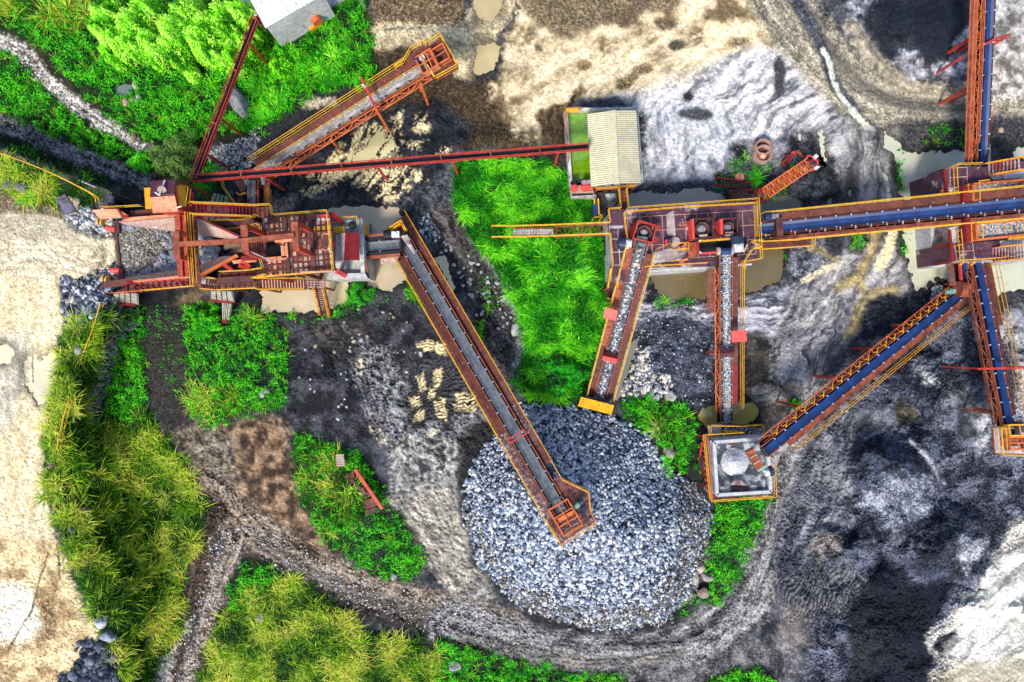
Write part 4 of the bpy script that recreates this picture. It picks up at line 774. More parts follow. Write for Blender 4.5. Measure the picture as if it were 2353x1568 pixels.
rails(J.o, [(1742, 558), (1830, 554)], 2.2); rails(J.o, [(1742, 576), (1862, 567.5), (1862.5, 549.5)], 2.2)
# diagonal blue conveyor (K)
K = Conv('diagonal blue belt conveyor rising leftward to the square gravel bin', (2226, 661, 1.6), (1760, 1037, 6.5), .7, M['blue'])
K.walk(.5, 1.05, 0, K.L-2.2, 'rust', cell=1.2).rail(1.32, 1., K.L-2.3, 'yrust').truss(-.62, -1.1, .5, K.L-.4, 'orange')
m = MB()
for i in range(int(K.L/1.1)):
    x = .5+i*1.1; m.beam(K.F(x, -.45, -.1), K.F(x, -.75, .18), .07); m.beam(K.F(x, -.75, .18), K.F(x+.35, -.85, .18), .06); m.beam(K.F(x, -.75, .18), K.F(x-.25, -.95, .18), .06)
K.part('return_bracket', m, 'yrust')
for f in (.3, .45, .63, .8): K.leg(K.L*f, -1.0, 'red', .1); K.leg(K.L*f, .7, 'red', .1)
TB = tile(1580.9, 955.9)
m = MB(); m.slab([TB(612, 380), TB(690, 340), TB(800, 528), TB(730, 572)], 7.2, .5); K.part('drum_cover', m, 'rust')
m = MB()
for k in (.33, .66): m.beam(P(*TB(612+118*k, 380+192*k), 7.23), P(*TB(690+110*k, 340+188*k), 7.23), .08, .06)
K.part('cover_rib', m, 'pale')
m = MB(); m.slab([TB(728, 560), TB(822, 512), TB(842, 540), TB(745, 592)], 7.1, .45); K.part('gearbox', m, 'green')
K.motor(P(*TB(890, 570), 6.9), P(*TB(800, 600), 6.9), ('navy', 'white'), .4)
# conveyor to the lower right platform (L)
L = Conv('narrow blue conveyor running down to the platform at the right edge', (2245, 598, 3.), (2322, 992, 6.6), .58, M['blue'])
L.walk(.42, .92, 0, L.L-1.5, 'brown').rail(1.3, 0, L.L-1.8, 'yrust').truss(-.55, -.98, 1., L.L-.6, 'rust')
m = MB(); m.beam(L.F(0, 1.12, -.2), L.F(6, 1.12, -.2), .35, .05); L.part('edge_walk', m, 'walk')
x = L.L*.655; m = MB(); m.beam(L.F(x, -2.3, .8), L.F(x, 2.6, .8), .16); m.beam(L.F(x, .5, .95), L.F(x, 2.2, 1.05), .14, .2); L.part('portal_beam', m, 'red')
for t in (-2.2, 2.5): a = L.F(x, t, .8); m = MB(); m.beam(a, Vector((a.x, a.y, groundz(a.x, a.y)-.2)), .14); L.part('leg', m, 'red')
L.leg(L.L*.9, .6, 'rust'); L.leg(L.L*.9, -.6, 'rust')
T32 = tile(1764.75, 784.3, .25)
platform(L.o, [T32(2065, 790), T32(2420, 760), T32(2420, 1042), T32(2085, 1035)], 6.2, 'dusty')
rails(L.o, [T32(2180, 785), T32(2065, 790), T32(2085, 1035), T32(2420, 1042)], 6.2, 'yellow')
rails(L.o, [T32(2112, 795), T32(2125, 1040)], 6.2, 'yellow')
headbox(L, L.L-.5, L.L+.4, -.5, 1.3, .0, .6, 'yellow', 'salmon', 0); headbox(L, L.L+.5, L.L+1.5, -.55, .8, -.2, .4, 'orange', 'salmon', 1)
m = MB(); m.slab([T32(2160, 905), T32(2300, 900), T32(2310, 960), T32(2165, 970)], 6.6, .4); L.part('chute', m, 'salmon')
m = MB(); m.slab([T32(2290, 745), T32(2352, 740), T32(2352, 795), T32(2295, 800)], 6.9, .5); L.part('motor', m, 'navy')
# tall conveyor, upper right (M)
Mc = Conv('tall blue conveyor at top right with orange railed walkway beside it', (2257.5, 384, 3.2), (2277.5, -75, 8.4), .62, M['blue'])
Mc.truss(.47, .84, .8, None, 'orange').walk(.86, 1.46, .5, None, 'rust').rail(1.52, .3, None, 'orange').rail(.9, 2., None, 'orange')
m = MB(); m.beam(Mc.F(1, -.42, .1), Mc.F(Mc.L, -.42, .1), .04, .06); Mc.part('skirt_rail', m, 'brown')
Mc.leg(.9, -.55, 'brown', .1)
z = 7.2; m = MB()
m.beam(P(2191, 144, 4.), P(2288, 89, z), .16); m.beam(P(2288, 89, z), P(2321, 79.5, 4.5), .16); m.beam(P(2321, 79.5, 4.5), P(2276, 106, 4.6), .14); m.beam(P(2272, 94, 6.4), P(2304, 93, 5.), .12); Mc.part('portal_frame', m, 'red')
for a in ((2191, 144, 4.), (2321, 79.5, 4.5), (2276, 106, 4.6)): q = P(*a); m = MB(); m.beam(q, Vector((q.x, q.y, groundz(q.x, q.y)-.3)), .16); Mc.part('leg', m, 'red')
for f in (.45, .7): Mc.leg(Mc.L*f, .6, 'red'); Mc.leg(Mc.L*f, -.5, 'red')
m = MB(); m.tube(P(2264, 375, 3.4), P(2300, 150, 4.2), .02); Mc.part('stay_wire', m, 'red')
# short crusher discharge belt (D)
D = Conv('short black discharge belt between the crusher house and the long conveyor', (836, 568.5, 2.7), (919, 561.5, 3.3), .8, M['belt'])
m = MB()
for t in (.66, -.66): m.beam(D.F(0, t, .1), D.F(D.L, t, .1), .3, .1, D.Zu)
D.part('skirt', m, 'black')
m = MB(); m.beam(D.F(0, .95, .0), D.F(D.L-1., .95, .0), .22, .3); m.beam(D.F(0, -.95, 0), D.F(D.L, -.95, 0), .25, .3); D.part('side_beam', m, 'rust')
m = MB(); m.beam(D.F(1.4, -1.35, -.3), D.F(D.L-.4, -1.35, -.3), .5, .05); D.part('walkway', m, 'pale')
D.motor(P(*T5(672, 285), 3.9), P(*T5(835, 280), 3.9), ('black', 'white'), .4)
m = MB(); m.slab([T5(720, 245), T5(850, 140), T5(905, 235), T5(885, 290), T5(740, 270)], 2.9, .1); D.part('tail_platform', m, 'brown')
m = MB()
for a, b in (((700, 240), (850, 140)), ((850, 140), (908, 235)), ((700, 240), (720, 262)), ((730, 250), (860, 165)), ((860, 165), (890, 235))): m.beam(P(*T5(*a), 3.3), P(*T5(*b), 3.3), .14, .7)
D.part('side_plate', m, 'yrust')
m = MB(); m.slab([T5(845, 300), T5(915, 280), T5(1000, 480), T5(985, 485)], 3.5, .12); D.part('chute_plate', m, 'dusty')
for f in (.15, .85): D.leg(D.L*f, .8, 'rust'); D.leg(D.L*f, -.8, 'rust')
# feeder under the cable bridge at the crusher's north side
F_ = Conv('short blue and grey feeder belt behind the crusher stair', (580.5, 480, 2.), (580.5, 414, 3.), .62, M['dustbelt'])
F_.walk(-.95, -1.5, 0, None, 'rust').rail(-1.6, 0, F_.L*.75)
m = MB(); m.beam(F_.F(0, .28, .15), F_.F(F_.L, .28, .15), .24, .06); F_.part('side_skirt', m, 'blue')
m = MB(); m.tube(F_.F(.2, -.62, .2), F_.F(F_.L-.5, -.55, .2), .09); F_.part('pipe', m, 'red')
TN = tile(502.5, 392.2)
F_.motor(P(*TN(470, 75), 3.3), P(*TN(470, 150), 3.3), ('steel', 'green'), .22)
F_.leg(.4, .5, 'rust'); F_.leg(F_.L-.5, .5, 'rust'); F_.leg(F_.L-.5, -.5, 'rust')
# twin feeder to the diagonal conveyor
T10 = tile(2058.9, 490.2); T9 = tile(2058.9, 330.9)
R_ = Conv('short blue feeder belt between red beams under the right plant deck', (2215, 598, 2.8), (2219.5, 656, 2.4), .44, M['blue'])
m = MB()
for t in (.5, -.5): m.beam(R_.F(0, t, .15), R_.F(R_.L, t, .1), .2, .25)
R_.part('side_beam', m, 'red')
m = MB(); m.slab([T10(540, 530), T10(600, 520), T10(635, 760), T10(570, 765)], 3., .1); R_.part('walkway', m, 'mesh')
m = MB(); m.tube(P(*T10(650, 800), 2.6), P(*T10(805, 795), 2.6), .72, n=20); R_.part('drum_cover', m, 'rust')
R_.motor(P(*T10(612, 812), 2.8), P(*T10(528, 834), 2.8), ('green', 'green'), .26)
R_.leg(.5, .5, 'rust'); R_.leg(R_.L-.3, .5, 'rust'); R_.leg(R_.L-.3, -.5, 'rust')
# ---------------------------------------------------------------- cable bridges on single posts
def cable_bridge(label, a, b, posts, wid=.52):
    A = P(*a); Bv = P(*b); d = Bv-A; Ln = d.length; X = d.normalized(); Y = Vector((-X.y, X.x, 0)).normalized()
    o = thing('cable_bridge', label, 'cable bridge', (A.x, A.y, groundz(A.x, A.y)), 'cable bridges of the plant')
    m = MB()
    for t in (-1, 1):
        m.beam(A+Y*t*wid/2, Bv+Y*t*wid/2, .08, .1); m.beam(A+Y*t*wid/2+Vector((0, 0, .45)), Bv+Y*t*wid/2+Vector((0, 0, .45)), .06)
        n = int(Ln/2)
        for k in range(n+1): q = A+d*k/n+Y*t*wid/2; m.beam(q, q+Vector((0, 0, .45)), .05)
    m.build('side_rail', M['red'], o)
    m = MB(); n = int(Ln/4.2)
    for k in range(n+1): q = A+d*k/n; m.beam(q-Y*wid*.55+Vector((0, 0, .47)), q+Y*wid*.55+Vector((0, 0, .47)), .09); m.beam(q-Y*wid*.7, q+Y*wid*.7, .08)
    m.beam(A+Vector((0, 0, -.06)), Bv+Vector((0, 0, -.06)), .06); m.build('cross_bar', M['rust'], o)
    m = MB(); m.beam(A+Vector((0, 0, -.02)), Bv+Vector((0, 0, -.02)), wid*.9, .03); m.build('tray', M['gap'], o)
    for k, t in enumerate((-.16, -.07, .03, .12, .18)):
        m = MB(); n = int(Ln/1.5); pts = [A+d*i/n+Y*(t+.03*math.sin(i*.9+k*2))+Vector((0, 0, .06+.03*math.sin(i*1.3+k))) for i in range(n+1)]
        for p, q in zip(pts, pts[1:]): m.tube(p, q, .035, n=6)
        m.build('cable', M['black'], o)
    for u, v, z in posts:
        q = P(u, v, z); m = MB(); m.tube(q, Vector((q.x, q.y, groundz(q.x, q.y)-.3)), .12); m.build('leg', M['red' if k else 'rust'], o)
    return o
cable_bridge('narrow red railed cable bridge with black cables running to the green tank shed', (443, 412, 5.6), (1352, 338.5, 4.6), [(608, 407, 5.2), (867, 385, 4.6), (1283, 350, 4.6), (1042, 370, 4.6)])
cable_bridge('narrow rusty cable bridge climbing from the crusher to the white shed', (449, 410, 5.6), (588, 46, 4.4), [(503, 270, 5.), (573, 100, 4.6), (470, 352, 5.2)])
# ---------------------------------------------------------------- shorthand
A = tile(208.3, 392.2); T01 = tile(0, 392.1, .25)
def sl(o, name, pts, z, th, mat): return MB().slab(pts, z, th).build(name, M[mat], o)
def sz(o, name, uvz, th, mat): return MB().slabz(uvz, th).build(name, M[mat], o)
def bm(o, name, segs, w, mat, h=None):
    m = MB()
    for a, b in segs: m.beam(P(*a), P(*b), w, h)
    return m.build(name, M[mat], o)
def A3(x, y, z): return (*A(x, y), z)
def post(o, name, u, v, zt, zb, w, mat): q = P(u, v, zt); return MB().beam(q, Vector((q.x, q.y, zb)), w).build(name, M[mat], o)
def at(u, v, z=0): q = P(u, v, z); return (q.x, q.y, groundz(q.x, q.y))
def gbase(u, v): return tuple(G(u, v))
# ---------------------------------------------------------------- feed hopper of the primary crusher
hp = thing('feed_hopper', 'salmon walled truck hopper full of blasted rock beside the cream loading road', 'hopper', at(345, 575))
sz(hp, 'wall', [A3(300, 540, 6.7), A3(930, 482, 6.9), A3(925, 452, 7.4), A3(430, 490, 7.2)], .1, 'salmon')
sz(hp, 'wall', [A3(430, 430+728, 7.2), A3(965, 372+728, 7.4), A3(1050, 395+728, 6.9), A3(480, 445+728, 6.8)], .1, 'salmon')
sz(hp, 'liner', [A3(300, 545, 6.7), A3(930, 488, 6.9), A3(945, 650, 4.9), A3(420, 590, 5.0)], .08, 'pale')
sz(hp, 'liner', [A3(330, 1160, 6.8), A3(975, 1098, 6.9), A3(965, 1030, 5.1), A3(420, 1100, 5.0)], .08, 'pale')
sz(hp, 'wing', [A3(20, 413, 7.1), A3(282, 402, 7.3), A3(320, 492, 6.7), A3(98, 512, 6.3)], .12, 'salmon')
sz(hp, 'wing', [A3(284, 401, 7.3), A3(405, 482, 7.2), A3(475, 520, 6.7), A3(322, 492, 6.7)], .12, 'orange')
bm(hp, 'wing_rib', [(A3(282, 398, 7.5), A3(340, 488, 6.95)), (A3(340, 488, 6.95), A3(405, 480, 7.25))], .16, 'deepred')
sz(hp, 'wing', [A3(90, 1232, 6.4), A3(350, 1215, 6.6), A3(395, 1148, 7.3), A3(150, 1163, 7.1)], .12, 'brown')
sz(hp, 'wing', [A3(352, 1215, 6.6), A3(440, 1180, 6.8), A3(450, 1145, 7.3), A3(397, 1148, 7.3)], .12, 'deepred')
bm(hp, 'lip_beam', [(A3(262, 530, 5.4), A3(285, 800, 5.4)), (A3(285, 800, 5.4), A3(328, 1142, 5.4))], .22, 'brown')
m = MB(); m.beam(P(*A3(276, 530, 5.6)), P(*A3(284, 660, 5.6)), .45, .3); m.build('lip_plate', M['brown'], hp)
m = MB(); m.beam(P(*A3(315, 1040, 5.6)), P(*A3(326, 1140, 5.6)), .4, .3); m.build('lip_plate', M['brown'], hp)
for a, b in ((A3(170, 598, 5.7), A3(265, 622, 5.7)), (A3(213, 1046, 5.7), A3(310, 1052, 5.7))): MB().tube(P(*a), P(*b), .24, n=14).build('bumper_pipe', M['bright'], hp)
sl(hp, 'catwalk', [A(*p) for p in [(400, 425), (570, 410), (640, 440), (640, 478), (440, 485)]], 6.6, .06, 'brown')
sl(hp, 'catwalk', [A(*p) for p in [(560, 418), (640, 410), (640, 470), (560, 472)]], 6.65, .06, 'walk')
rails(hp, [A(*p) for p in [(170, 404), (330, 400), (575, 385)]], 6.4, 'yellow')
SWK = [(235, 1285), (470, 1178), (1060, 1130), (1150, 1125), (1165, 1215), (520, 1280), (290, 1295)]
sl(hp, 'catwalk', [A(*p) for p in SWK], 5.9, .05, 'mesh')
bm(hp, 'catwalk_joist', [(A3(x, 1180-(x-460)*.075, 6.0), A3(x+18, 1285-(x-460)*.1, 6.0)) for x in range(465, 1130, 62)]+[(A3(380, 1225, 6.), A3(385, 1290, 6.)), (A3(440, 1235, 6.), A3(1150, 1165, 6.))], .14, 'deepred')
bm(hp, 'brace', [(A3(460+x*80, 1165-x*5, 6.6), A3(520+x*80, 1180-x*5, 6.2)) for x in range(7)], .16, 'bright')
rails(hp, [A(*p) for p in [(235, 1290), (300, 1295), (600, 1265)]], 5.9, 'orange'); rails(hp, [A(*p) for p in [(600, 1265), (1165, 1215)]], 5.9, 'yellow')
bm(hp, 'cross_beam', [(A3(960, 470, 7.6), A3(995, 1115, 7.6))], 1.15, 'rust', .3)
bm(hp, 'cross_beam', [(A3(1000, 470, 7.85), A3(1022, 1112, 7.85)), (A3(935, 480, 7.85), A3(968, 1112, 7.85))], .16, 'red', .3)
bm(hp, 'track_rail', [(A3(1015, 470, 7.4), A3(1040, 1115, 7.4)), (A3(1050, 470, 7.4), A3(1075, 1120, 7.4))], .24, 'gap', .4)
bm(hp, 'track_rail', [(A3(1033, 470, 7.3), A3(1058, 1118, 7.3))], .2, 'plank', .3)
sz(hp, 'bridge_walk', [A3(1060, 470, 7.6), A3(1112, 465, 7.6), A3(1160, 1215, 7.2), A3(1085, 1220, 7.2)], .06, 'walk')
rails(hp, [A(*p) for p in [(1048, 455), (1105, 1210)]], 7.6, 'yellow'); rails(hp, [A(*p) for p in [(1100, 455), (1145, 1190)]], 7.5, 'yrust', r=.05)
sz(hp, 'chute_liner', [A3(1112, 492, 7.1), A3(1560, 700, 6.8), A3(1500, 722, 6.0), A3(1130, 680, 5.2)], .08, 'pale')
sz(hp, 'chute_liner', [A3(1150, 985, 5.2), A3(1360, 905, 5.7), A3(1540, 892, 6.8), A3(1162, 1096, 7.1)], .08, 'pale')
bm(hp, 'chute_lip', [(A3(1105, 478, 7.2), A3(1565, 695, 6.9))], .18, 'deepred'); bm(hp, 'chute_lip', [(A3(1162, 1100, 7.2), A3(1545, 892, 6.9))], .2, 'orange', .4)
sl(hp, 'chute_floor', [A(*p) for p in [(1100, 560), (1560, 700), (1760, 720), (1760, 900), (1540, 890), (1150, 1040)]], 4.3, .1, 'gap')
sl(hp, 'grizzly', [A(*p) for p in [(1400, 720), (1590, 715), (1600, 850), (1400, 880)]], 4.6, .1, 'wetc')
sl(hp, 'grizzly', [A(*p) for p in [(1640, 720), (1840, 715), (1850, 890), (1640, 890)]], 4.7, .1, 'plank')
bm(hp, 'grizzly_bar', [(A3(1650+k*24, 722, 4.85), A3(1650+k*24, 890, 4.85)) for k in range(8)], .1, 'rust')
m = MB(); pos = [P(*A3(1360+150*RNG.random(), 855+25*RNG.standard_normal(), 4.75)) for _ in range(9)]
for a, b in zip(pos, pos[1:]): m.beam(a, b, .16, .08)
m.build('torn_belt', M['violet'], hp)
for u, v in ((268, 512), (268, 640), (425, 500), (425, 650), (450, 655)):
    q = P(u, v, 5.5); MB().beam(q, Vector((q.x, q.y, -.4)), .3).build('leg', M['rust'], hp)
MB().slab([(272, 512), (420, 500), (425, 645), (282, 648)], 3.4, .2).build('floor', M['brown'], hp)
sl(hp, 'side_wall', [A(*p) for p in [(300, 535), (930, 478), (932, 490), (300, 547)]], 6.6, 6.6, 'concrete'); sl(hp, 'side_wall', [A(*p) for p in [(320, 1150), (970, 1095), (972, 1105), (320, 1165)]], 6.4, 6.4, 'concrete')
for x, y in ((105, 535), (155, 1133)):
    MB().tube(P(*A3(x-28, y-8, 5.35)), P(*A3(x+28, y+8, 5.35)), .32, n=16).build('striped_drum', M['yellow'], hp); MB().tube(P(*A3(x-6, y-2, 5.35)), P(*A3(x+12, y+4, 5.35)), .335, n=16).build('drum_band', M['navy'], hp)
# ---------------------------------------------------------------- control cabin with the red roof
cb = thing('control_cabin', 'raised operator cabin with yellow side panels and a two slope roof, shaded purple and lit salmon', 'cabin', at(378, 455))
sl(cb, 'wall', [A(*p) for p in [(645, 150), (880, 140), (905, 400), (665, 415)]], 9.5, 3.2, 'red')
sz(cb, 'roof', [A3(630, 110, 9.6), A3(886, 95, 9.6), A3(880, 250, 10.3), A3(622, 270, 10.3)], .07, 'purple')  # roof shading painted in: north slope dark, south slope light
sz(cb, 'roof', [A3(622, 271, 10.29), A3(880, 251, 10.29), A3(916, 430, 9.5), A3(655, 446, 9.5)], .07, 'salmon')
bm(cb, 'ridge_cap', [(A3(622, 270, 10.33), A3(880, 250, 10.33))], .18, 'brown', .04)
sz(cb, 'side_panel', [A3(560, 182, 8.7), A3(624, 178, 9.1), A3(643, 402, 9.1), A3(576, 405, 8.7)], .06, 'yrust')
sz(cb, 'side_panel', [A3(906, 160, 9.1), A3(996, 157, 8.6), A3(1005, 374, 8.6), A3(918, 372, 9.1)], .06, 'yrust')
sz(cb, 'trim', [A3(884, 155, 9.3), A3(906, 152, 9.2), A3(915, 368, 9.2), A3(898, 380, 9.3)], .06, 'bright')
bm(cb, 'antenna_pole', [(A3(780, 100, 9.9), A3(722, 260, 10.5)), (A3(722, 260, 10.5), A3(676, 230, 10.5))], .09, 'white')
MB().tube(P(*A3(746, 205, 10.15)), P(*A3(746, 205, 10.3)), .32, n=18).build('roof_vent', M['pale'], cb)
sl(cb, 'landing', [A(*p) for p in [(996, 180), (1040, 185), (1062, 385), (1005, 385)]], 7.9, .08, 'deepred')
sl(cb, 'landing', [A(*p) for p in [(905, 385), (1000, 378), (1010, 405), (910, 415)]], 7.9, .3, 'bright')
rails(cb, [A(*p) for p in [(996, 182), (1040, 182), (1085, 205), (1062, 360)]], 7.9, 'yellow')
sl(cb, 'base', [A(*p) for p in [(640, 420), (1060, 380), (1075, 470), (640, 482)]], 7.0, .2, 'brown')
sz(cb, 'loose_sheet', [A3(868, 410, 9.7), A3(930, 372, 9.8), A3(965, 380, 9.75), A3(885, 402, 9.7)], .02, 'white')
for u, v in ((350, 420), (415, 418), (352, 480), (430, 478)): q = P(u, v, 7.); MB().beam(q, Vector((q.x, q.y, -.2)), .25).build('leg', M['rust'], cb)
# ---------------------------------------------------------------- screening deck of the primary crusher
dk = thing('crusher_deck', 'large rusty crusher platform of bolted plates ringed by yellow rails', 'platform', at(680, 560))
c00 = A(1815, 498); c10 = A(2515, 446); c11 = A(2565, 1058); c01 = A(1862, 1122); NU, NV = 13, 10
def bil(s, t): return tuple((c00[i]*(1-s)+c10[i]*s)*(1-t)+(c01[i]*(1-s)+c11[i]*s)*t for i in (0, 1))
rr = random.Random(4); groups = {}
for i in range(NU):
    for j in range(NV):
        if i <= 3 and 4 <= j <= 6: continue
        k = rr.choice(['rust', 'rust', 'walk', 'pale', 'salmon', 'mesh', 'pale', 'rust', 'salmon'])
        if (i, j) in ((9, 2), (10, 2), (11, 2), (12, 2)): k = 'yellow'
        e = .06; groups.setdefault(k, MB()).slab([bil((i+e)/NU, (j+e)/NV), bil((i+1-e)/NU, (j+e)/NV), bil((i+1-e)/NU, (j+1-e)/NV), bil((i+e)/NU, (j+1-e)/NV)], 6.+.004*rr.random(), .05)
for k, mb in groups.items(): mb.build('floor_plate', M[k], dk)
bm(dk, 'joist', [((*bil(i/NU, 0), 5.98), (*bil(i/NU, 1), 5.98)) for i in range(NU+1) if not 0 < i < 4]+[((*bil(0, j/NV), 5.97), (*bil(1, j/NV), 5.97)) for j in range(NV+1) if not 4 < j < 7]+[((*bil(i/NU, 0), 5.98), (*bil(i/NU, .4), 5.98)) for i in (1, 2, 3)]+[((*bil(i/NU, .7), 5.98), (*bil(i/NU, 1), 5.98)) for i in (1, 2, 3)], .13, 'brown', .2)
for i in (0, 4, 9): bm(dk, 'main_beam', [((*bil(i/NU, 0), 6.05), (*bil(i/NU, 1), 6.05))], .42, 'brown', .3) if i else None
sl(dk, 'pit_floor', [bil(0, .4), bil(4/NU, .4), bil(4/NU, .7), bil(0, .7)], 3.2, .1, 'gap')
bm(dk, 'pit_frame', [((*bil(0, .7), 6.1), (*bil(4/NU, .7), 6.1)), ((*bil(4/NU, .4), 6.1), (*bil(4/NU, .7), 6.1)), ((*bil(3.4/NU, .4), 6.1), (*bil(3.4/NU, .7), 6.1))], .3, 'salmon', .35)
sl(dk, 'under_deck', [bil(.02, .02), bil(.98, .02), bil(.98, .38), bil(.02, .38)], 4.6, .1, 'wetc'); sl(dk, 'under_deck', [bil(.33, .38), bil(.98, .38), bil(.98, .98), bil(.33, .98)], 4.6, .1, 'wetc')
sl(dk, 'tool_box', [A(*p) for p in [(2384, 462), (2500, 458), (2500, 522), (2386, 524)]], 6.7, .6, 'bright')
for x in (2392, 2442, 2492): MB().tube(P(*A3(x, 514, 6.72)), P(*A3(x, 514, 6.85)), .14).build('lid_knob', M['white'], dk)
sz(dk, 'loose_plate', [A3(2440, 680, 6.2), A3(2512, 690, 6.25), A3(2480, 836, 6.2), A3(2412, 812, 6.2)], .04, 'brown'); sl(dk, 'plank_cover', [A(*p) for p in [(2425, 655), (2515, 655), (2520, 835), (2430, 838)]], 6.1, .05, 'salmon')
sl(dk, 'rail_panel', [A(*p) for p in [(2190, 1058), (2570, 1050), (2570, 1068), (2195, 1078)]], 6.7, .05, 'pale')
rails(dk, [A(*p) for p in [(1725, 382), (1920, 372), (1940, 482), (2508, 435), (2570, 1064), (1865, 1122), (1715, 1143), (1870, 1095)]], 6., 'yellow', r=.055)
sl(dk, 'floor_plate', [A(*p) for p in [(1725, 390), (1915, 380), (1935, 486), (1820, 500), (1725, 480)]], 5.95, .08, 'rust')
bm(dk, 'joist', [(A3(1725+k*48, 385, 5.97), A3(1735+k*48, 490, 5.97)) for k in range(5)], .1, 'brown')
hood(dk, [A(1925, 640), A(2120, 628), A(2132, 745), A(1936, 757)], 8.4, .5, 'deepred', 'salmon')  # shade on the back and light on the front are put into the colours
for x, y in ((1930, 645), (2115, 635), (2128, 740), (1940, 750)): q = P(*A3(x, y, 8.4)); MB().beam(q, Vector((q.x, q.y, 6)), .1).build('hood_post', M['rust'], dk)
for s_, t_ in ((.03, .03), (.5, .03), (.97, .03), (.03, .97), (.5, .97), (.97, .97), (.97, .5)): q = P(*bil(s_, t_), 5.9); MB().beam(q, Vector((q.x, q.y, -.5)), .3).build('leg', M['bright' if s_ > .9 else 'rust'], dk)
# north stair and walk, west walks, south stair
ns = thing('stair', 'red north stair with yellow rails running from the cabin to the crusher platform', 'stairs', at(480, 482))
stair(ns, A3(1095, 412, 7.9), A3(1725, 437, 6.), .95, n=17)
ss = thing('stair', 'long red south stair with yellow rails above the cream pond', 'stairs', at(650, 660))
stair(ss, A3(1775, 1196, 5.6), A3(2265, 1194, 3.2), .95, n=16)
sl(ss, 'landing', [A(*p) for p in [(2262, 1150), (2462, 1158), (2464, 1246), (2264, 1238)]], 3.2, .08, 'pale'); seams(ss, A(2266, 1154), tuple(b-a for a, b in zip(A(2266, 1154), A(2460, 1160))), tuple(b-a for a, b in zip(A(2266, 1154), A(2266, 1236))), 6, 3, 3.2, 'brown', .06)
rails(ss, [A(2460, 1156), A(2466, 1245)], 3.2, 'pale', r=.05)
sl(ss, 'walkway', [A(*p) for p in [(1345, 1180), (1775, 1158), (1775, 1238), (1345, 1260)]], 5.6, .06, 'mesh'); bm(ss, 'joist', [(A3(1350+k*66, 1178-k*3, 5.62), A3(1352+k*66, 1258-k*3, 5.62)) for k in range(7)], .12, 'walk')
rails(ss, [A(1345, 1262), A(1775, 1240)], 5.6, 'yellow')
bm(ss, 'pipe_beam', [(A3(1345, 1160, 6.), A3(1720, 1135, 6.))], .5, 'brown', .5)
for x in (1400, 1760, 2270, 2455): q = P(*A3(x, 1230, 3.1 if x > 2000 else 5.5)); MB().beam(q, Vector((q.x, q.y, -.4)), .16).build('leg', M['rust'], ss)
ls = thing('stair', 'short steep rusty stair descending from the landing into the pond edge', 'stairs', at(748, 700))
stair(ls, A3(2412, 1240, 3.2), A3(2478, 1530, .1), .86, 'brown', 'yrust', n=13)
ww = thing('catwalk', 'rusty catwalks with yellow rails along the south side of the hopper chute', 'catwalk', at(560, 625))
sl(ww, 'floor', [A(*p) for p in [(1345, 1080), (1755, 1058), (1760, 1130), (1345, 1160)]], 5.7, .06, 'rust'); bm(ww, 'joist', [(A3(1370+k*90, 1075-k*4, 5.72), A3(1372+k*90, 1150-k*4, 5.72)) for k in range(5)], .12, 'brown')
rails(ww, [A(*p) for p in [(1395, 1072), (1700, 1056), (1840, 1030), (1815, 945)]], 5.7, 'yellow')
stair(ww, A3(1755, 1080, 5.7), A3(1865, 1070, 6.), .8, 'brown', n=5, rails_on=False)
bm(ww, 'strut', [(A3(1580, 935, 6.4), A3(1665, 1000, 5.4)), (A3(1400, 985, 6.2), A3(1480, 1040, 5.3)), (A3(1560, 1000, 6.), A3(1650, 1030, 5.3))], .3, 'bright')
sz(ww, 'side_plate', [A3(1480, 945, 6.6), A3(1740, 920, 6.6), A3(1740, 960, 6.), A3(1500, 980, 6.)], .06, 'salmon'); bm(ww, 'chute_flange', [(A3(1590, 925, 6.7), A3(1760, 915, 6.7))], .35, 'deepred')
stair(ww, A3(1170+35, 1180+10, 5.3), A3(1345, 1200, 5.6), .95, 'brown', n=5)
sl(ww, 'pier_cap', [A(*p) for p in [(1160, 1120), (1240, 1110), (1250, 1180), (1165, 1190)]], 5., 5., 'concrete')
nw = thing('catwalk', 'dark catwalk with kinked yellow rail on the north side of the chute', 'catwalk', at(530, 515))
sl(nw, 'floor', [A(*p) for p in [(1200, 545), (1720, 520), (1800, 560), (1800, 640), (1480, 650), (1260, 575)]], 5.2, .06, 'brown')
bm(nw, 'pipe_beam', [(A3(1240, 555, 6.), A3(1720, 545, 6.))], .45, 'brown', .4)
rails(nw, [A(*p) for p in [(1110, 550), (1660, 530), (1775, 480)]], 5.8, 'yellow'); rails(nw, [A(*p) for p in [(1420, 635), (1690, 605), (1780, 575), (1815, 590), (1815, 650)]], 5.2, 'yellow')
# overhead gantry
gt = thing('gantry_frame', 'red overhead hoist gantry on slanted looking posts above the crusher', 'gantry', at(590, 560))
bm(gt, 'runway_beam', [(A3(890, 778, 10.2), A3(1610, 740, 10.2)), (A3(1610, 740, 10.2), A3(2140, 682, 10.2))], .36, 'rust', .4)
for (x0, y0, x1, y1, zz) in ((905, 640, 912, 912, 9.6), (1617, 576, 1632, 862, 10.), (2145, 542, 2160, 822, 10.)):
    bm(gt, 'portal_beam', [(A3(x0, y0, zz), A3(x1, y1, zz))], .55, 'rust', .35)
    for x, y, d in ((x0, y0, 8), (x1, y1, -6)):
        q = P(*A3(x+8, y+d, zz)); MB().beam(q, Vector((q.x, q.y, 5.6 if x > 1000 else 7.6)), .36).build('leg', M['red'], gt)
MB().tube(P(*A3(1680, 852, 9.6)), P(*A3(1930, 962, 6.6)), .05).build('conduit', M['white'], gt)
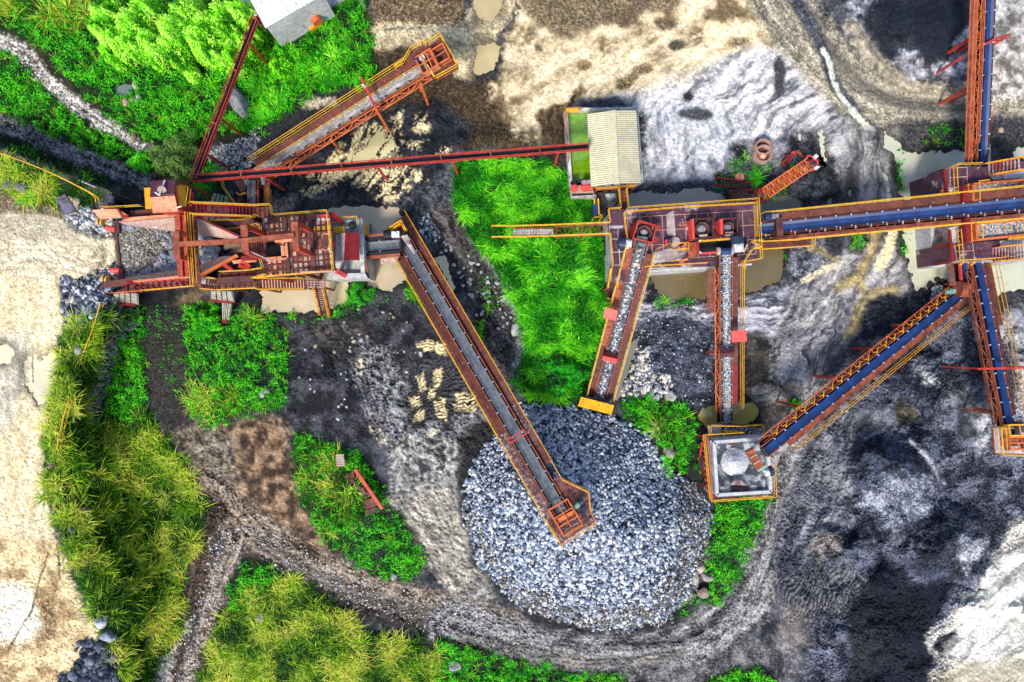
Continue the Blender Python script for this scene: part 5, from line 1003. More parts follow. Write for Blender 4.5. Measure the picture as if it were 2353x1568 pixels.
# crusher house
ch = thing('crusher_house', 'whitewashed concrete crusher house with half red two slope cover', 'crusher', at(800, 560))
sl(ch, 'wall', [T5(*p) for p in [(110, 112), (440, 108), (470, 420), (500, 738), (60, 752)]], 3.3, 3.6, 'concrete')
sl(ch, 'plinth', [T5(*p) for p in [(-200, 775), (545, 765), (535, 165), (430, 165)]], .15, .5, 'wetc')
sl(ch, 'parapet', [T5(*p) for p in [(180, 690), (470, 685), (500, 738), (180, 745)]], 3.9, .8, 'slab'); sl(ch, 'parapet', [T5(*p) for p in [(410, 280), (448, 275), (472, 690), (430, 690)]], 3.9, .8, 'slab')
MB().slabz([(*T5(190, 268), 4.5), (*T5(294, 262), 5.1), (*T5(296, 550), 5.1), (*T5(192, 556), 4.5)], .06).build('roof', M['dusty'], ch); MB().slabz([(*T5(265, 264), 4.98), (*T5(294, 262), 5.13), (*T5(296, 550), 5.13), (*T5(250, 553), 4.9)], .03).build('roof_stain', M['deepred'], ch)
MB().slabz([(*T5(295, 262), 5.09), (*T5(414, 262), 4.6), (*T5(414, 550), 4.6), (*T5(297, 550), 5.09)], .06).build('roof', M['deepred'], ch)
sl(ch, 'roof_edge', [T5(*p) for p in [(168, 278), (190, 276), (196, 558), (172, 560)]], 4.5, .5, 'concrete')
sl(ch, 'hatch', [T5(*p) for p in [(140, 194), (256, 194), (258, 264), (143, 266)]], 4.3, .4, 'yellow'); sl(ch, 'hatch', [T5(*p) for p in [(260, 196), (400, 200), (402, 260), (262, 262)]], 4., .4, 'steel'); sl(ch, 'slab_edge', [T5(*p) for p in [(230, 130), (410, 120), (412, 195), (240, 195)]], 3.6, .3, 'slab')
bm(ch, 'east_board', [((*T5(462, 170), 2.4), (*T5(475, 300), 2.4))], .35, 'yellow', 1.2)
rails(ch, [T5(*p) for p in [(215, 120), (412, 108), (415, 190)]], 3.4, 'yellow')
for p in ((490, 560), (495, 720), (120, 755)): q = P(*T5(*p), 3.); sl(ch, 'buttress', [T5(p[0]-12, p[1]-30), T5(p[0]+30, p[1]-10), T5(p[0]+30, p[1]+25), T5(p[0]-12, p[1]+10)], 1.8, 2., 'slab')
bm(ch, 'stay_beam', [((*T5(130, 60), 5.6), (*T5(235, 155), 3.6))], .36, 'bright'); bm(ch, 'stay_beam', [((*T5(170, 660), 5.6), (*T5(265, 712), 3.8))], .36, 'bright')
bm(ch, 'stay_beam', [((*T5(470, 570), 3.8), (*T5(505, 735), 3.2))], .25, 'rust')
MB().lathe(P(*T5(340, 182), 4.), [(.05, .35), (.3, .3), (.35, 0)]).build('vent_cap', M['black'], ch)
# cluttered motor corner north of the stair
mc = thing('machine_platform', 'dark machine platform with a kinked yellow rail, motor and tipped brown box', 'platform', at(545, 440))
sl(mc, 'floor', [TN(*p) for p in [(85, 105), (300, 95), (320, 380), (235, 380), (90, 190)]], 1.8, .1, 'gap')
rails(mc, [TN(*p) for p in [(75, 100), (85, 190), (225, 385)]], 2.0, 'yellow', r=.05)
sl(mc, 'box', [TN(*p) for p in [(165, 110), (235, 95), (290, 185), (230, 225)]], 2.8, .8, 'brown'); sl(mc, 'box', [TN(*p) for p in [(235, 105), (300, 90), (310, 150), (270, 165)]], 2.6, .6, 'concrete')
rails(mc, [TN(*p) for p in [(212, 240), (232, 270), (312, 245)]], 2., 'yellow', r=.05, hh=.6)
MB().tube(P(*TN(130, 215), 2.2), P(*TN(155, 265), 2.2), .3, n=14).build('motor', M['navy'], mc); sl(mc, 'plate', [TN(*p) for p in [(185, 290), (240, 265), (270, 300), (210, 335)]], 2.1, .05, 'brown')
for p in ((100, 120), (290, 120), (300, 350)): q = P(*TN(*p), 1.75); MB().beam(q, Vector((q.x, q.y, -.3)), .14).build('leg', M['rust'], mc)
# ---------------------------------------------------------------- timber faced piers and retaining walls
def pier(label, q, cap=None, rcap=True, mats='plank', grp='timber faced retaining piers'):
    c = np.mean([p[:2] for p in q], 0); o = thing('retaining_wall', label, 'retaining wall', at(*c), grp)
    MB().slabz(q, .35).build('planks', M[mats], o)
    a, b = P(*q[3]), P(*q[2])
    if rcap: MB().beam(a+Vector((0, 0, .08)), b+Vector((0, 0, .08)), .3, .3).build('edge_beam', M['deepred'], o)
    m = MB(); n = 4
    for k in range(1, n): m.beam(P(*[q[0][i]+(q[1][i]-q[0][i])*k/n for i in (0, 1, 2)])+Vector((0, 0, .02)), P(*[q[3][i]+(q[2][i]-q[3][i])*k/n for i in (0, 1, 2)])+Vector((0, 0, .02)), .05, .05)
    m.build('plank_joint', M['gap'], o); return o
def t1z(x, y, z): return (*T01(x, y), z)
pier('white plank pier with red edge under the south catwalk of the hopper', [t1z(1045, 1128, 4.8), t1z(1250, 1130, 4.8), t1z(1258, 1235, 2.8), t1z(1038, 1215, 2.8)])
pier('white plank pier with red edge below the chute catwalk', [t1z(1940, 1110, 4.8), t1z(2125, 1112, 4.8), t1z(2145, 1215, 2.6), t1z(1942, 1190, 2.6)])
pier('narrow plank pier with red foot reaching into the weeds', [t1z(2040, 1195, 2.7), t1z(2125, 1205, 2.7), t1z(2095, 1385, .3), t1z(2045, 1388, .3)])
pier('grey plank wall behind the north stair of the hopper', [t1z(1965, 205, .8), t1z(2090, 240, .8), t1z(2095, 470, 4.2), t1z(1850, 470, 4.2)], rcap=False)
pier('small white wall with red edge where the white pipe ends', [t1z(965, 275, 4.6), t1z(1095, 325, 4.6), t1z(1070, 345, 5.2), t1z(970, 338, 5.2)])
# cobbled retaining wall
WALL = [(266, 696), (318, 692), (319, 745), (290, 775), (272, 810), (256, 870), (236, 925), (206, 975), (186, 978), (203, 910), (228, 840), (246, 770)]
n = 1900; uu = RNG.uniform(184, 322, n); vv_ = RNG.uniform(690, 980, n); k = sd_poly(uu, vv_, WALL) > 0; uu, vv_ = uu[k], vv_[k]
pos = [tuple(G(a, b, .08)) for a, b in zip(uu, vv_)]
v, t, c = rocks_np(pos, RNG.uniform(.13, .22, len(pos)), stone_cols(len(pos), [(120, 120, 116), (84, 84, 84), (140, 138, 128), (100, 104, 104)]), .8)
cw = thing('cobble_wall', 'sloping grey cobblestone retaining wall running down beside the yellow slope rail', 'retaining wall', gbase(255, 830))
tag(mesh_np('cobbles', v, t, M_stone, c, parent=cw), kind='stuff')
# ---------------------------------------------------------------- middle plant with three cone crushers
T6t = tile(1286.8, 392.2)
mp = thing('crusher_deck', 'long purple dusty deck of the middle plant holding three cone crushers', 'platform', at(1570, 545))
MP = [T6t(505, 415), (1442, 481), T8(925, 150), T8(965, 770), T8(795, 802), T8(410, 840), T7(580, 742), T7(480, 890), T7(235, 890), T7(262, 690), T7(240, 400), T7(222, 290)]
sl(mp, 'floor', MP, 5., .12, 'deck'); sl(mp, 'base_wall', [(1400, 488), (1440, 484), (1732, 468), (1738, 596), (1706, 603), (1640, 610), (1480, 616), (1452, 640), (1405, 640), (1404, 540)], 4.88, 5.2, 'concrete')
seams(mp, (1442, 500), (290, -16), (5, 100), 11, 3, 5., 'pale', .05); seams(mp, (1400, 520), (38, -1), (6, 90), 2, 3, 5., 'dusty', .07)
sl(mp, 'dusty_plate', [T7(*p) for p in [(835, 180), (915, 140), (935, 400), (848, 405)]], 5.012, .02, 'dusty'); sl(mp, 'dusty_plate', [T7(*p) for p in [(700, 580), (1050, 500), (1060, 660), (740, 690), (690, 720)]], 5.012, .02, 'dusty')
sl(mp, 'dusty_plate', [T7(*p) for p in [(240, 310), (380, 300), (382, 325), (245, 332)]], 5.012, .02, 'slab')
rails(mp, [T7(*p) for p in [(345, 130), (215, 140), (236, 278)]], 5., 'yellow'); rails(mp, [T7(*p) for p in [(236, 398), (262, 690), (232, 890)]], 5., 'yellow')
rails(mp, [T7(413, 130), T8(925, 146), T8(965, 768), T8(780, 800)], 5., 'yellow'); rails(mp, [T7(410, 470), T7(378, 172), T7(925, 125), T8(905, 190), T8(905, 540)], 5., 'yrust', r=.055)
rails(mp, [T8(965, 580), T8(860, 585), T8(965, 660), T8(870, 665), T8(780, 800), T8(790, 880)], 5., 'yellow', r=.055)
rails(mp, [T7(590, 738), T7(1240, 700)], 4.9, 'yrust', r=.05); rails(mp, [T7(705, 565), T7(840, 505), T7(1040, 490), T7(1035, 570)], 5., 'yrust')
sl(mp, 'balcony', [T7(*p) for p in [(1060, 480), (1150, 470), (1155, 620), (1065, 640)]], 5.4, .1, 'rust'); sl(mp, 'step_slab', [T7(*p) for p in [(1030, 660), (1330, 640), (1335, 690), (1035, 700)]], 3.6, .3, 'slab')
sl(mp, 'balcony', [T8(*p) for p in [(690, 730), (780, 700), (880, 640), (955, 640), (955, 770), (690, 830)]], 4.95, .1, 'rust'); sl(mp, 'edge_slab', [T8(*p) for p in [(690, 825), (890, 808), (895, 825), (690, 842)]], 4.8, .3, 'slab')
sl(mp, 'ledge', [T7(*p) for p in [(650, 770), (1000, 740), (1340, 700), (1340, 745), (660, 790)]], 3.2, 3.4, 'slab')
bm(mp, 'brace', [((*T7(985, 690), 5.2), (*T7(1060, 640), 5.6)), ((*T7(980, 545), 5.2), (*T7(1050, 490), 5.6))], .18, 'bright')
sl(mp, 'cabinet', [T7(*p) for p in [(845, 445), (900, 440), (902, 498), (848, 502)]], 5.9, .9, 'deck'); sl(mp, 'cabinet_door', [T7(*p) for p in [(830, 445), (843, 443), (847, 500), (835, 502)]], 5.95, .9, 'bright')
MB().lathe(P(*T7(925, 470), 5.02), [(.0, .05), (.12, .06), (.18, .14), (.28, .14), (.32, .05), (.42, .1), (.46, 0)]).build('hose_coil', M['dusty'], mp)
bm(mp, 'ladder_frame', [((*T7(985, 320), 5.5), (*T7(1100, 290), 5.5)), ((*T7(985, 285), 5.5), (*T7(1080, 265), 5.5)), ((*T7(990, 280), 5.5), (*T7(1000, 325), 5.5)), ((*T7(1050, 260), 5.5), (*T7(1060, 305), 5.5))], .09, 'red')
ms = thing('stair', 'white and red stair set into the south edge of the middle plant deck', 'stairs', at(1545, 590))
stair(ms, (*T7(755, 640), 3.4), (*T7(1035, 610), 5.), .95, 'dusty', n=11, side='bright')
m = MB()
for k in range(11): f = k/11; a = T7(755+280*f-4, 640-30*f); q = P(*a, 3.42+1.6*f); r = Vector((.1, .95, 0)).normalized(); m.beam(q-r*.47, q+r*.47, .2, .06)
m.build('riser', M['bright'], ms)
ls2 = thing('stair', 'dark narrow stair with yellow rails at the lower left corner of the middle plant', 'stairs', at(1405, 665))
stair(ls2, (*T7(290, 760), 4.9), (*T7(258, 960), 3.4), .8, 'brown', n=10); sl(ls2, 'landing', [T7(*p) for p in [(215, 950), (300, 955), (275, 1090), (205, 1070)]], 3.3, .1, 'walk'); rails(ls2, [T7(205, 1065), T7(270, 1090)], 3.3)
for p in ((215, 960), (265, 1080)): q = P(*T7(*p), 3.2); MB().beam(q, Vector((q.x, q.y, -.3)), .16).build('leg', M['rust'], ls2)
def cone(label, q, c, rb, ri, z=5.3, hh=1.1, side='brown', red=None, lip=True):
    ctr = np.mean(q, 0); o = thing('cone_crusher', label, 'crusher', tuple(P(*ctr, 5.)), 'cone crushers of the middle plant')
    n = len(q); m = MB(); pts = [P(*p, z+hh) for p in q]
    cc = sum(pts, Vector())/n
    for i in range(n): a, b = pts[i], pts[(i+1) % n]; m.beam(a-Vector((0, 0, hh*.5)), b-Vector((0, 0, hh*.5)), .1, hh)
    m.build('feed_box', M[side], o)
    m = MB(); m.prism([(cc+(p-cc)*.97)[:2] for p in pts], z-.25, z+.25); m.build('ore_bed', M['gap'], o)
    k = 700; s_, t_ = RNG.random(k), RNG.random(k); g = [pts[0]*(1-a)*(1-b)+pts[1]*a*(1-b)+pts[2]*a*b+pts[3]*(1-a)*b for a, b in zip(s_, t_)]
    C0 = P(*c, z+.5); g = [cc+(x-cc)*.93 for x in g]; g = [x for x in g if ((x-C0).xy).length > rb*.95]
    v, t, cl = rocks_np([(x.x, x.y, z+.3) for x in g], RNG.uniform(.05, .11, len(g)), stone_cols(len(g), DARK+[(150, 156, 170)])); tag(mesh_np('ore', v, t, M_stone, cl, parent=o), kind='stuff')
    MB().lathe(C0-Vector((0, 0, .25)), [(rb, 0), (rb, .5), (rb*.9, .55), (rb*.72, .2), (ri*1.15, -.15), (ri*1.1, -.3)], 32).build('bowl', M['brown' if ri > .3 else 'gap'], o, True)
    MB().lathe(C0-Vector((0, 0, .3)), [(0, .42), (ri*.7, .4), (ri*.8, .3), (ri, .26), (ri*1.05, -.2)], 28).build('cone_head', M['steel'], o)
    if red: MB().slab([T8(*p) if red[0] == 8 else T7(*p) for p in red[1]], z+hh+.15, hh+.3).build('red_side', M['bright'], o)
    return o
C1 = cone('tilted cone crusher at the head of the rock conveyor with grey gravel bed', [T7(545, 242), T7(735, 300), T7(690, 478), T7(487, 430)], T7(602, 372), .6, .32, side='red')
C2 = cone('square cone crusher with tall bright red left side on the middle deck', [T8(280, 340), T8(482, 335), T8(492, 528), T8(292, 548)], T8(367, 450), .62, .4, red=(8, [(262, 342), (284, 338), (297, 550), (272, 552)]))
C3 = cone('narrow dark cone crusher with red left flap nearest the right end of the deck', [T8(580, 338), T8(746, 332), T8(745, 490), T8(590, 503)], T8(640, 436), .5, .34, red=(8, [(555, 345), (592, 338), (592, 500), (570, 506)]))
MB().slabz([(*T8(522, 372), 5.2), (*T8(560, 350), 6.3), (*T8(575, 500), 6.3), (*T8(530, 500), 5.2)], .06).build('apron', M['pale'], C3)
for c_, pp in ((C2, [(340, 508), (425, 500), (432, 520), (350, 532)]), (C3, [(615, 480), (700, 476), (705, 510), (622, 520)])): MB().slab([T8(*p) for p in pp], 6.3, .5).build('feed_lip', M['pale'], c_)
MB().slab([T8(350, 530), T8(435, 522), T8(455, 545), T8(360, 558)], 6.2, .4).build('feed_chute', M['deck'], C2)
for c_, pts in ((C1, [(735, 305), (770, 305), (765, 345), (730, 335)]), (C1, [(700, 435), (740, 425), (755, 470), (715, 480)]), (C2, [(1085, 375), (1120, 375), (1120, 410), (1088, 410)]), (C2, [(1060, 270), (1100, 265), (1105, 350), (1068, 350)])):
    m = MB(); w_ = [P(*T7(*p), 6.) for p in pts]
    for i in range(4): m.beam(w_[i], w_[(i+1) % 4], .07)
    m.beam((w_[0]+w_[3])/2, (w_[1]+w_[2])/2, .07); m.build('ladder_cage', M['red'], c_)
MB().slabz([(*T7(455, 320), 5.4), (*T7(520, 250), 6.4), (*T7(485, 430), 6.4), (*T7(445, 425), 5.4)], .06).build('apron', M['deepred'], C1)
MB().slab([T7(530, 405), T7(640, 420), T7(635, 470), T7(520, 450)], 6.3, .25).build('feed_lip', M['belt'], C1)
Hc.motor
mo = thing('drive_motor', 'navy electric motor with white gearbox beside the rock conveyor head', 'motor', tuple(P(*T7(400, 485), 5.)))
a, b = P(*T7(330, 484), 5.7), P(*T7(402, 486), 5.7); m = MB(); m.tube(a, b, .48, n=18); m.beam(a+Vector((.2, 0, .45)), b+Vector((-.5, 0, .5)), .4, .25)
for k in range(6): q = a+(b-a)*(.1+.14*k); m.tube(q, q+(b-a)*.05, .51, n=18)
m.build('housing', M['navy'], mo); m = MB(); m.beam(b, P(*T7(425, 488), 5.7), .3); m.slab([T7(418, 435), T7(468, 442), T7(440, 540), T7(398, 530)], 6., .7); m.build('gearbox', M['white'], mo)
bx = thing('ore_chute', 'black open ore chute with bright red end under the right crushers', 'chute', tuple(P(*T8(520, 630), 5.)))
sl(bx, 'floor', [T8(*p) for p in [(345, 575), (840, 540), (845, 640), (700, 690), (345, 700)]], 5.2, .1, 'gap')
sz(bx, 'end_plate', [(*T8(303, 590), 5.2), (*T8(338, 565), 6.6), (*T8(345, 715), 6.6), (*T8(310, 705), 5.2)], .08, 'bright')
bm(bx, 'lower_edge', [((*T8(345, 705), 6.2), (*T8(545, 690), 6.2))], .14, 'bright'); bm(bx, 'upper_edge', [((*T8(345, 575), 6.3), (*T8(700, 548), 6.3)), ((*T8(395, 572), 6.35), (*T8(690, 548), 6.35))], .16, 'yrust')
for p in ([(340, 562), (366, 560), (342, 588)], [(345, 676), (372, 698), (346, 704)]): MB().slab([T8(*x) for x in p], 6.7, .05).build('corner_plate', M['white'], bx)
bm(bx, 'side_frame', [((*T8(790, 530), 6.3), (*T8(805, 690), 6.3)), ((*T8(845, 610), 6.), (*T8(815, 680), 6.))], .12, 'pale')
# footbridge
fb = thing('footbridge', 'long narrow footbridge with yellow rails crossing the bright green bank', 'footbridge', at(1290, 540))
SP = [(1130, 535, 1.35), (1180, 535, 1.9), (1262, 533, 3.0), (1398, 527.5, 4.9)]
for q in (1, -1):
    pts = [(u, v+q*(12.5 if u < 1390 else 12.7), z) for u, v, z in SP]; rails(fb, pts, 0, 'yellow', r=.055)
bm(fb, 'chord', [((1278, 522, 3.1), (1398, 515.5, 4.85)), ((1278, 545, 3.1), (1398, 540, 4.85))], .1, 'rust')
bm(fb, 'lattice', [((1278+k*20, 522-k*1.1, 3.1+k*.29), (1278+(k+1)*20, 544-k*.9, 3.1+(k+1)*.29)) if k % 2 == 0 else ((1278+k*20, 544-k*.9, 3.1+k*.29), (1278+(k+1)*20, 521-k*1.1, 3.1+(k+1)*.29)) for k in range(6)]+[((1278+k*20, 522-k*1.1, 3.1+k*.29), (1278+k*20, 545-k*.9, 3.1+k*.29)) for k in range(7)], .08, 'rust')
m = MB()
for k in range(14): u = 1180+k*6.6; m.slab([(u, 527), (u+5.6, 527), (u+5.6, 541), (u, 541)], 1.7+k*.09, .3)
m.build('concrete_steps', M['concrete'], fb)
bm(fb, 'stringer', [((1176, 526.5, 1.6), (1275, 524, 3.)), ((1176, 542, 1.6), (1275, 542, 3.))], .12, 'rust')
for u, v, z in ((1282, 523, 3.), (1282, 544, 3.), (1340, 520, 4.), (1340, 542, 4.)): q = P(u, v, z); MB().beam(q, Vector((q.x, q.y, 0)), .14).build('leg', M['rust'], fb)
# ---------------------------------------------------------------- tank shed with green water
T20 = tile(1176.5, 0, .25)
ts = thing('tank_shed', 'corrugated cream roof on posts standing over the green water tank', 'shed', at(1400, 345))
def corr(o, name, q, n, amp, mat, z):   # q: four (u,v,z): ridge axis runs a->b and d->c, corrugations stacked along it
    a, b, c, d = [P(*x) for x in q]; pts = []; fs = []; k = n*6+1
    for i in range(k):
        t = i/(k-1); h = Vector((0, 0, amp*math.cos(t*n*2*math.pi))); e0 = a+(b-a)*t+h; e1 = d+(c-d)*t+h; pts += [e0, e0+(e1-e0)*.5, e1]
    for i in range(k-1): fs += [(3*i, 3*i+1, 3*i+4, 3*i+3), (3*i+1, 3*i+2, 3*i+5, 3*i+4)]
    mb = MB(); mb.add(pts, fs); return mb.build(name, M[mat], o, True)
M['roofa'] = surf('weathered cream roofing', (216, 208, 176), (196, 188, 156), .8, rough=.5, spots=(178, 182, 180), dust=(206, 214, 220)); M['roofw'] = surf('white roofing', (244, 244, 242), (230, 230, 228), .5, rough=.5, spots=(176, 166, 150))
corr(ts, 'roof', [(*T20(690, 1052), 3.7), (*T20(727, 1722), 3.7), (*T20(962, 1692), 4.5), (*T20(928, 1020), 4.5)], 36, .05, 'roofa', 0)
corr(ts, 'roof', [(*T20(1140, 1020), 3.7), (*T20(1186, 1690), 3.7), (*T20(966, 1692), 4.5), (*T20(932, 1020), 4.5)], 36, .05, 'roofa', 0)
bm(ts, 'ridge_cap', [((*T20(930, 1016), 4.58), (*T20(964, 1696), 4.58))], .42, 'roofa', .05)
for p in ((700, 1065), (735, 1700), (1125, 1035), (1172, 1670), (925, 1035), (950, 1670)): q = P(*T20(*p), 3.6); MB().beam(q, Vector((q.x, q.y, -.2)), .14).build('leg', M['steel'], ts)
gt2 = thing('water_tank', 'concrete basin filled with bright green water half under the cream roof', 'tank', at(1380, 345))
q = [T20(490, 1035), T20(1130, 1025), T20(1180, 1690), T20(535, 1710)]; cq = np.mean(q, 0)
m = MB(); qi = [tuple(cq+(np.array(p)-cq)*.965) for p in q]
for i in range(4): m.beam(P(*q[i], .7), P(*q[(i+1) % 4], .7), .28, 1.6)
m.build('basin_wall', M['concrete'], gt2)
M['algae'] = surf('green algae water', (128, 176, 72), (112, 160, 58), .25, rough=.06, bump=0, spec=.6); M['algae2'] = surf('deep green algae water', (112, 156, 14), (104, 146, 12), .4, rough=.06, bump=0, spec=.6)
sl(gt2, 'water', qi, .9, .3, 'algae'); sl(gt2, 'deep_water', [T20(*p) for p in [(555, 1475), (690, 1472), (705, 1400), (760, 1390), (800, 1690), (562, 1690)]], .915, .2, 'algae2')
rails(gt2, [T20(*p) for p in [(630, 1020), (484, 1030), (515, 1500)]], 1.4, 'orange', r=.06); bm(gt2, 'yellow_beam', [((*T20(490, 1022), 2.2), (*T20(615, 1016), 2.2))], .3, 'yellow')
pd = thing('pump_platform', 'pink pump pad with two red pumps and grey motors at the green tank', 'platform', at(1335, 428))
sl(pd, 'floor', [T6t(*p) for p in [(106, 122), (335, 118), (352, 228), (112, 236)]], 1.5, 1.7, 'pale'); sl(pd, 'kerb', [T6t(*p) for p in [(110, 238), (352, 226), (388, 260), (385, 285), (112, 286)]], 1.1, 1.3, 'concrete'); sl(pd, 'drain', [T6t(*p) for p in [(120, 240), (345, 230), (348, 255), (125, 268)]], 1.12, .1, 'gap')
for x, y, mt in ((150, 130, 'black'), (258, 125, 'steel'), (312, 120, 'steel')):
    MB().tube(P(*T6t(x, y-16), 2.), P(*T6t(x, y+20), 2.), .3, n=16).build('motor', M[mt], pd); m = MB(); m.tube(P(*T6t(x, y+40), 1.9), P(*T6t(x, y+75), 1.9), .2); m.lathe(P(*T6t(x, y+62), 1.6), [(0, .5), (.3, .45), (.34, .0)], 16); m.build('pump', M['bright'], pd)
MB().tube(P(*T6t(210, 170), 2.), P(*T6t(330, 165), 2.), .13).build('pipe', M['bright'], pd)
pl_ = thing('platform', 'rusty service platform with yellow rails linking the tank shed to the middle plant', 'platform', at(1425, 455))
sl(pl_, 'floor', [T6t(*p) for p in [(362, 178), (780, 145), (780, 185), (365, 212)]], 2.6, .08, 'rust'); sl(pl_, 'floor', [T6t(*p) for p in [(622, 208), (690, 205), (702, 408), (628, 412)]], 3.6, .08, 'rust')
bm(pl_, 'joist', [((*T6t(624+k*.5, 210+k*45), 3.62), (*T6t(692+k*2.5, 208+k*45), 3.62)) for k in range(5)]+[((*T6t(655, 208), 3.63), (*T6t(665, 410), 3.63))], .08, 'brown')
rails(pl_, [T6t(*p) for p in [(366, 180), (368, 210), (780, 180), (778, 142), (690, 146), (692, 200)]], 2.6, 'yellow'); rails(pl_, [T6t(605, 212), T6t(625, 408)], 3.6, 'yellow'); rails(pl_, [T6t(685, 205), T6t(705, 408)], 3.6, 'yellow')
for p in ((380, 205), (770, 180), (630, 300), (695, 300)): q = P(*T6t(*p), 2.6); MB().beam(q, Vector((q.x, q.y, -.4)), .14).build('leg', M['rust'], pl_)
sl(pl_, 'concrete_cap', [T6t(*p) for p in [(470, 245), (580, 240), (590, 285), (540, 290), (475, 272)]], 1.6, 1.9, 'slab')
dr = thing('drain_flume', 'black wet drain flume with yellow pipe hoops beside the middle plant', 'flume', at(1388, 470))
sz(dr, 'trough', [(*T6t(400, 240), 2.), (*T6t(470, 230), 2.), (*T6t(492, 550), 1.), (*T6t(450, 555), 1.)], .3, 'black'); sz(dr, 'lining', [(*T6t(395, 235), 2.2), (*T6t(440, 228), 2.2), (*T6t(440, 350), 1.5), (*T6t(415, 320), 1.5)], .1, 'brown')
bm(dr, 'pipe_hoop', [((*T6t(400, 295), 3.), (*T6t(410, 465), 3.)), ((*T6t(410, 465), 3.), (*T6t(445, 470), 3.)), ((*T6t(362, 490), 3.), (*T6t(448, 488), 3.)), ((*T6t(360, 300), 3.), (*T6t(362, 360), 3.))], .12, 'yellow')
MB().tube(P(*T6t(370, 355), 2.8), P(*T6t(378, 485), 2.8), .3, n=14).build('blue_pipe', M['blue'], dr); sz(dr, 'wall', [(*T6t(460, 690), 1.5), (*T6t(505, 690), 1.5), (*T6t(530, 900), 1.5), (*T6t(470, 890), 1.5)], .3, 'black')
for p in ((365, 480), (445, 480), (400, 300)): q = P(*T6t(*p), 3.); MB().beam(q, Vector((q.x, q.y, -.2)), .1).build('leg', M['yellow'], dr)
# ---------------------------------------------------------------- square gravel bin
gb = thing('gravel_bin', 'square white rimmed concrete bin with a round cone of pale gravel inside', 'bin', at(1692, 1060))
BQ = [TB(235, 258), TB(782, 215), TB(818, 768), TB(266, 802)]; m = MB()
for i in range(4): m.beam(P(*BQ[i], 3.4), P(*BQ[(i+1) % 4], 3.4), .28, 2.4)
m.build('wall', M['slab'], gb)
for i, (p0, p1) in enumerate(zip(BQ, BQ[1:]+BQ[:1])): q = P(*p0, 2.2); MB().beam(q, Vector((q.x, q.y, -.3)), .45).build('leg', M['concrete'], gb)
gu, gv = np.meshgrid(np.linspace(0, 1, 150), np.linspace(0, 1, 150)); bq = np.array(BQ)
bu = (bq[0, 0]*(1-gu)+bq[1, 0]*gu)*(1-gv)+(bq[3, 0]*(1-gu)+bq[2, 0]*gu)*gv; bv = (bq[0, 1]*(1-gu)+bq[1, 1]*gu)*(1-gv)+(bq[3, 1]*(1-gu)+bq[2, 1]*gu)*gv
cx, cy = TB(490, 482); rd = np.hypot(bu-cx, bv-cy)/32.5+(fbm(bu/7, bv/7, 3)-.5)*.1; zz = np.where(rd < 1, 3.5+1.1*(1-rd), 3.45+.75*np.clip(rd-1, 0, 1)); nn_ = vn(bu/1.1, bv/1.1, 6)
tt = np.clip((fbm(bu/14, bv/14, 8)-.42)*5, 0, 1)[..., None]; ring = np.clip((rd-1)*6, 0, 1)[..., None]
cc = np.where(rd[..., None] < 1, np.array(lin((214, 216, 222)))*(.45+.75*nn_[..., None]), (np.array(lin((72, 80, 94)))*(1-tt)+np.array(lin((176, 178, 180)))*tt)*(.5+.8*nn_[..., None])*(.55+.45*ring))
f = (H-zz)/H; gvv = np.stack([(bu-UC)/PX*f, -(bv-VC)/PX*f, zz+.06*(nn_-.5)], -1).reshape(-1, 3); k = np.arange(150*150).reshape(150, 150); gq = np.stack([k[:-1, :-1], k[1:, :-1], k[1:, 1:], k[:-1, 1:]], -1).reshape(-1, 4)
tag(mesh_np('bin_gravel', gvv, gq, M_stone, cc.reshape(-1, 3), quads=True), 'round cone of pale fine gravel and dark grit filling the square bin', 'gravel', kind='stuff')
sz(gb, 'flap', [(*TB(368, 262), 4.4), (*TB(585, 248), 4.4), (*TB(455, 312), 3.9), (*TB(420, 300), 3.9)], .05, 'brown'); sz(gb, 'flap', [(*TB(445, 775), 4.5), (*TB(455, 728), 4.1), (*TB(620, 735), 4.1), (*TB(680, 762), 4.5)], .05, 'brown')
sz(gb, 'dust_flap', [(*TB(450, 725), 4.2), (*TB(490, 672), 4.2), (*TB(560, 680), 4.2), (*TB(625, 733), 4.2)], .05, 'dusty')
sl(gb, 'walkway', [TB(*p) for p in [(150, 195), (228, 250), (262, 805), (210, 870)]], 3.2, .06, 'mesh'); sl(gb, 'walkway', [TB(*p) for p in [(262, 806), (820, 772), (858, 480), (880, 640), (888, 822), (212, 872)]], 3.2, .06, 'moss')
bm(gb, 'ladder_rung', [((*TB(160+k*4, 430+k*60), 3.4), (*TB(240+k*3, 428+k*62), 3.4)) for k in range(-3, 7)], .1, 'red')
rails(gb, [TB(*p) for p in [(550, 160), (142, 188), (212, 875), (888, 828), (868, 485)]], 3.2, 'yrust', r=.06); rails(gb, [TB(168, 195), TB(225, 860)], 3.3, 'orange', r=.05)
sl(gb, 'upper_platform', [TB(*p) for p in [(208, 95), (355, 88), (360, 235), (215, 245)]], 2.6, .1, 'dusty'); sl(gb, 'upper_platform', [TB(*p) for p in [(352, 92), (745, 88), (770, 205), (360, 235)]], 2.6, .1, 'brown')
rails(gb, [TB(*p) for p in [(215, 245), (208, 92), (540, 98), (752, 82), (768, 205)]], 2.6, 'yrust', r=.06); rails(gb, [TB(350, 150), TB(550, 160)], 2.6, 'yrust', r=.05)
bm(gb, 'stay', [((*TB(70, 190), .2), (*TB(235, 255), 2.4)), ((*TB(140, 712), .2), (*TB(262, 800), 2.4)), ((*TB(145, 280), 2.4), (*TB(122, 440), .6)), ((*TB(122, 440), .6), (*TB(185, 680), 2.4)), ((*TB(555, 810), 3.1), (*TB(575, 780), 3.3))], .14, 'red')
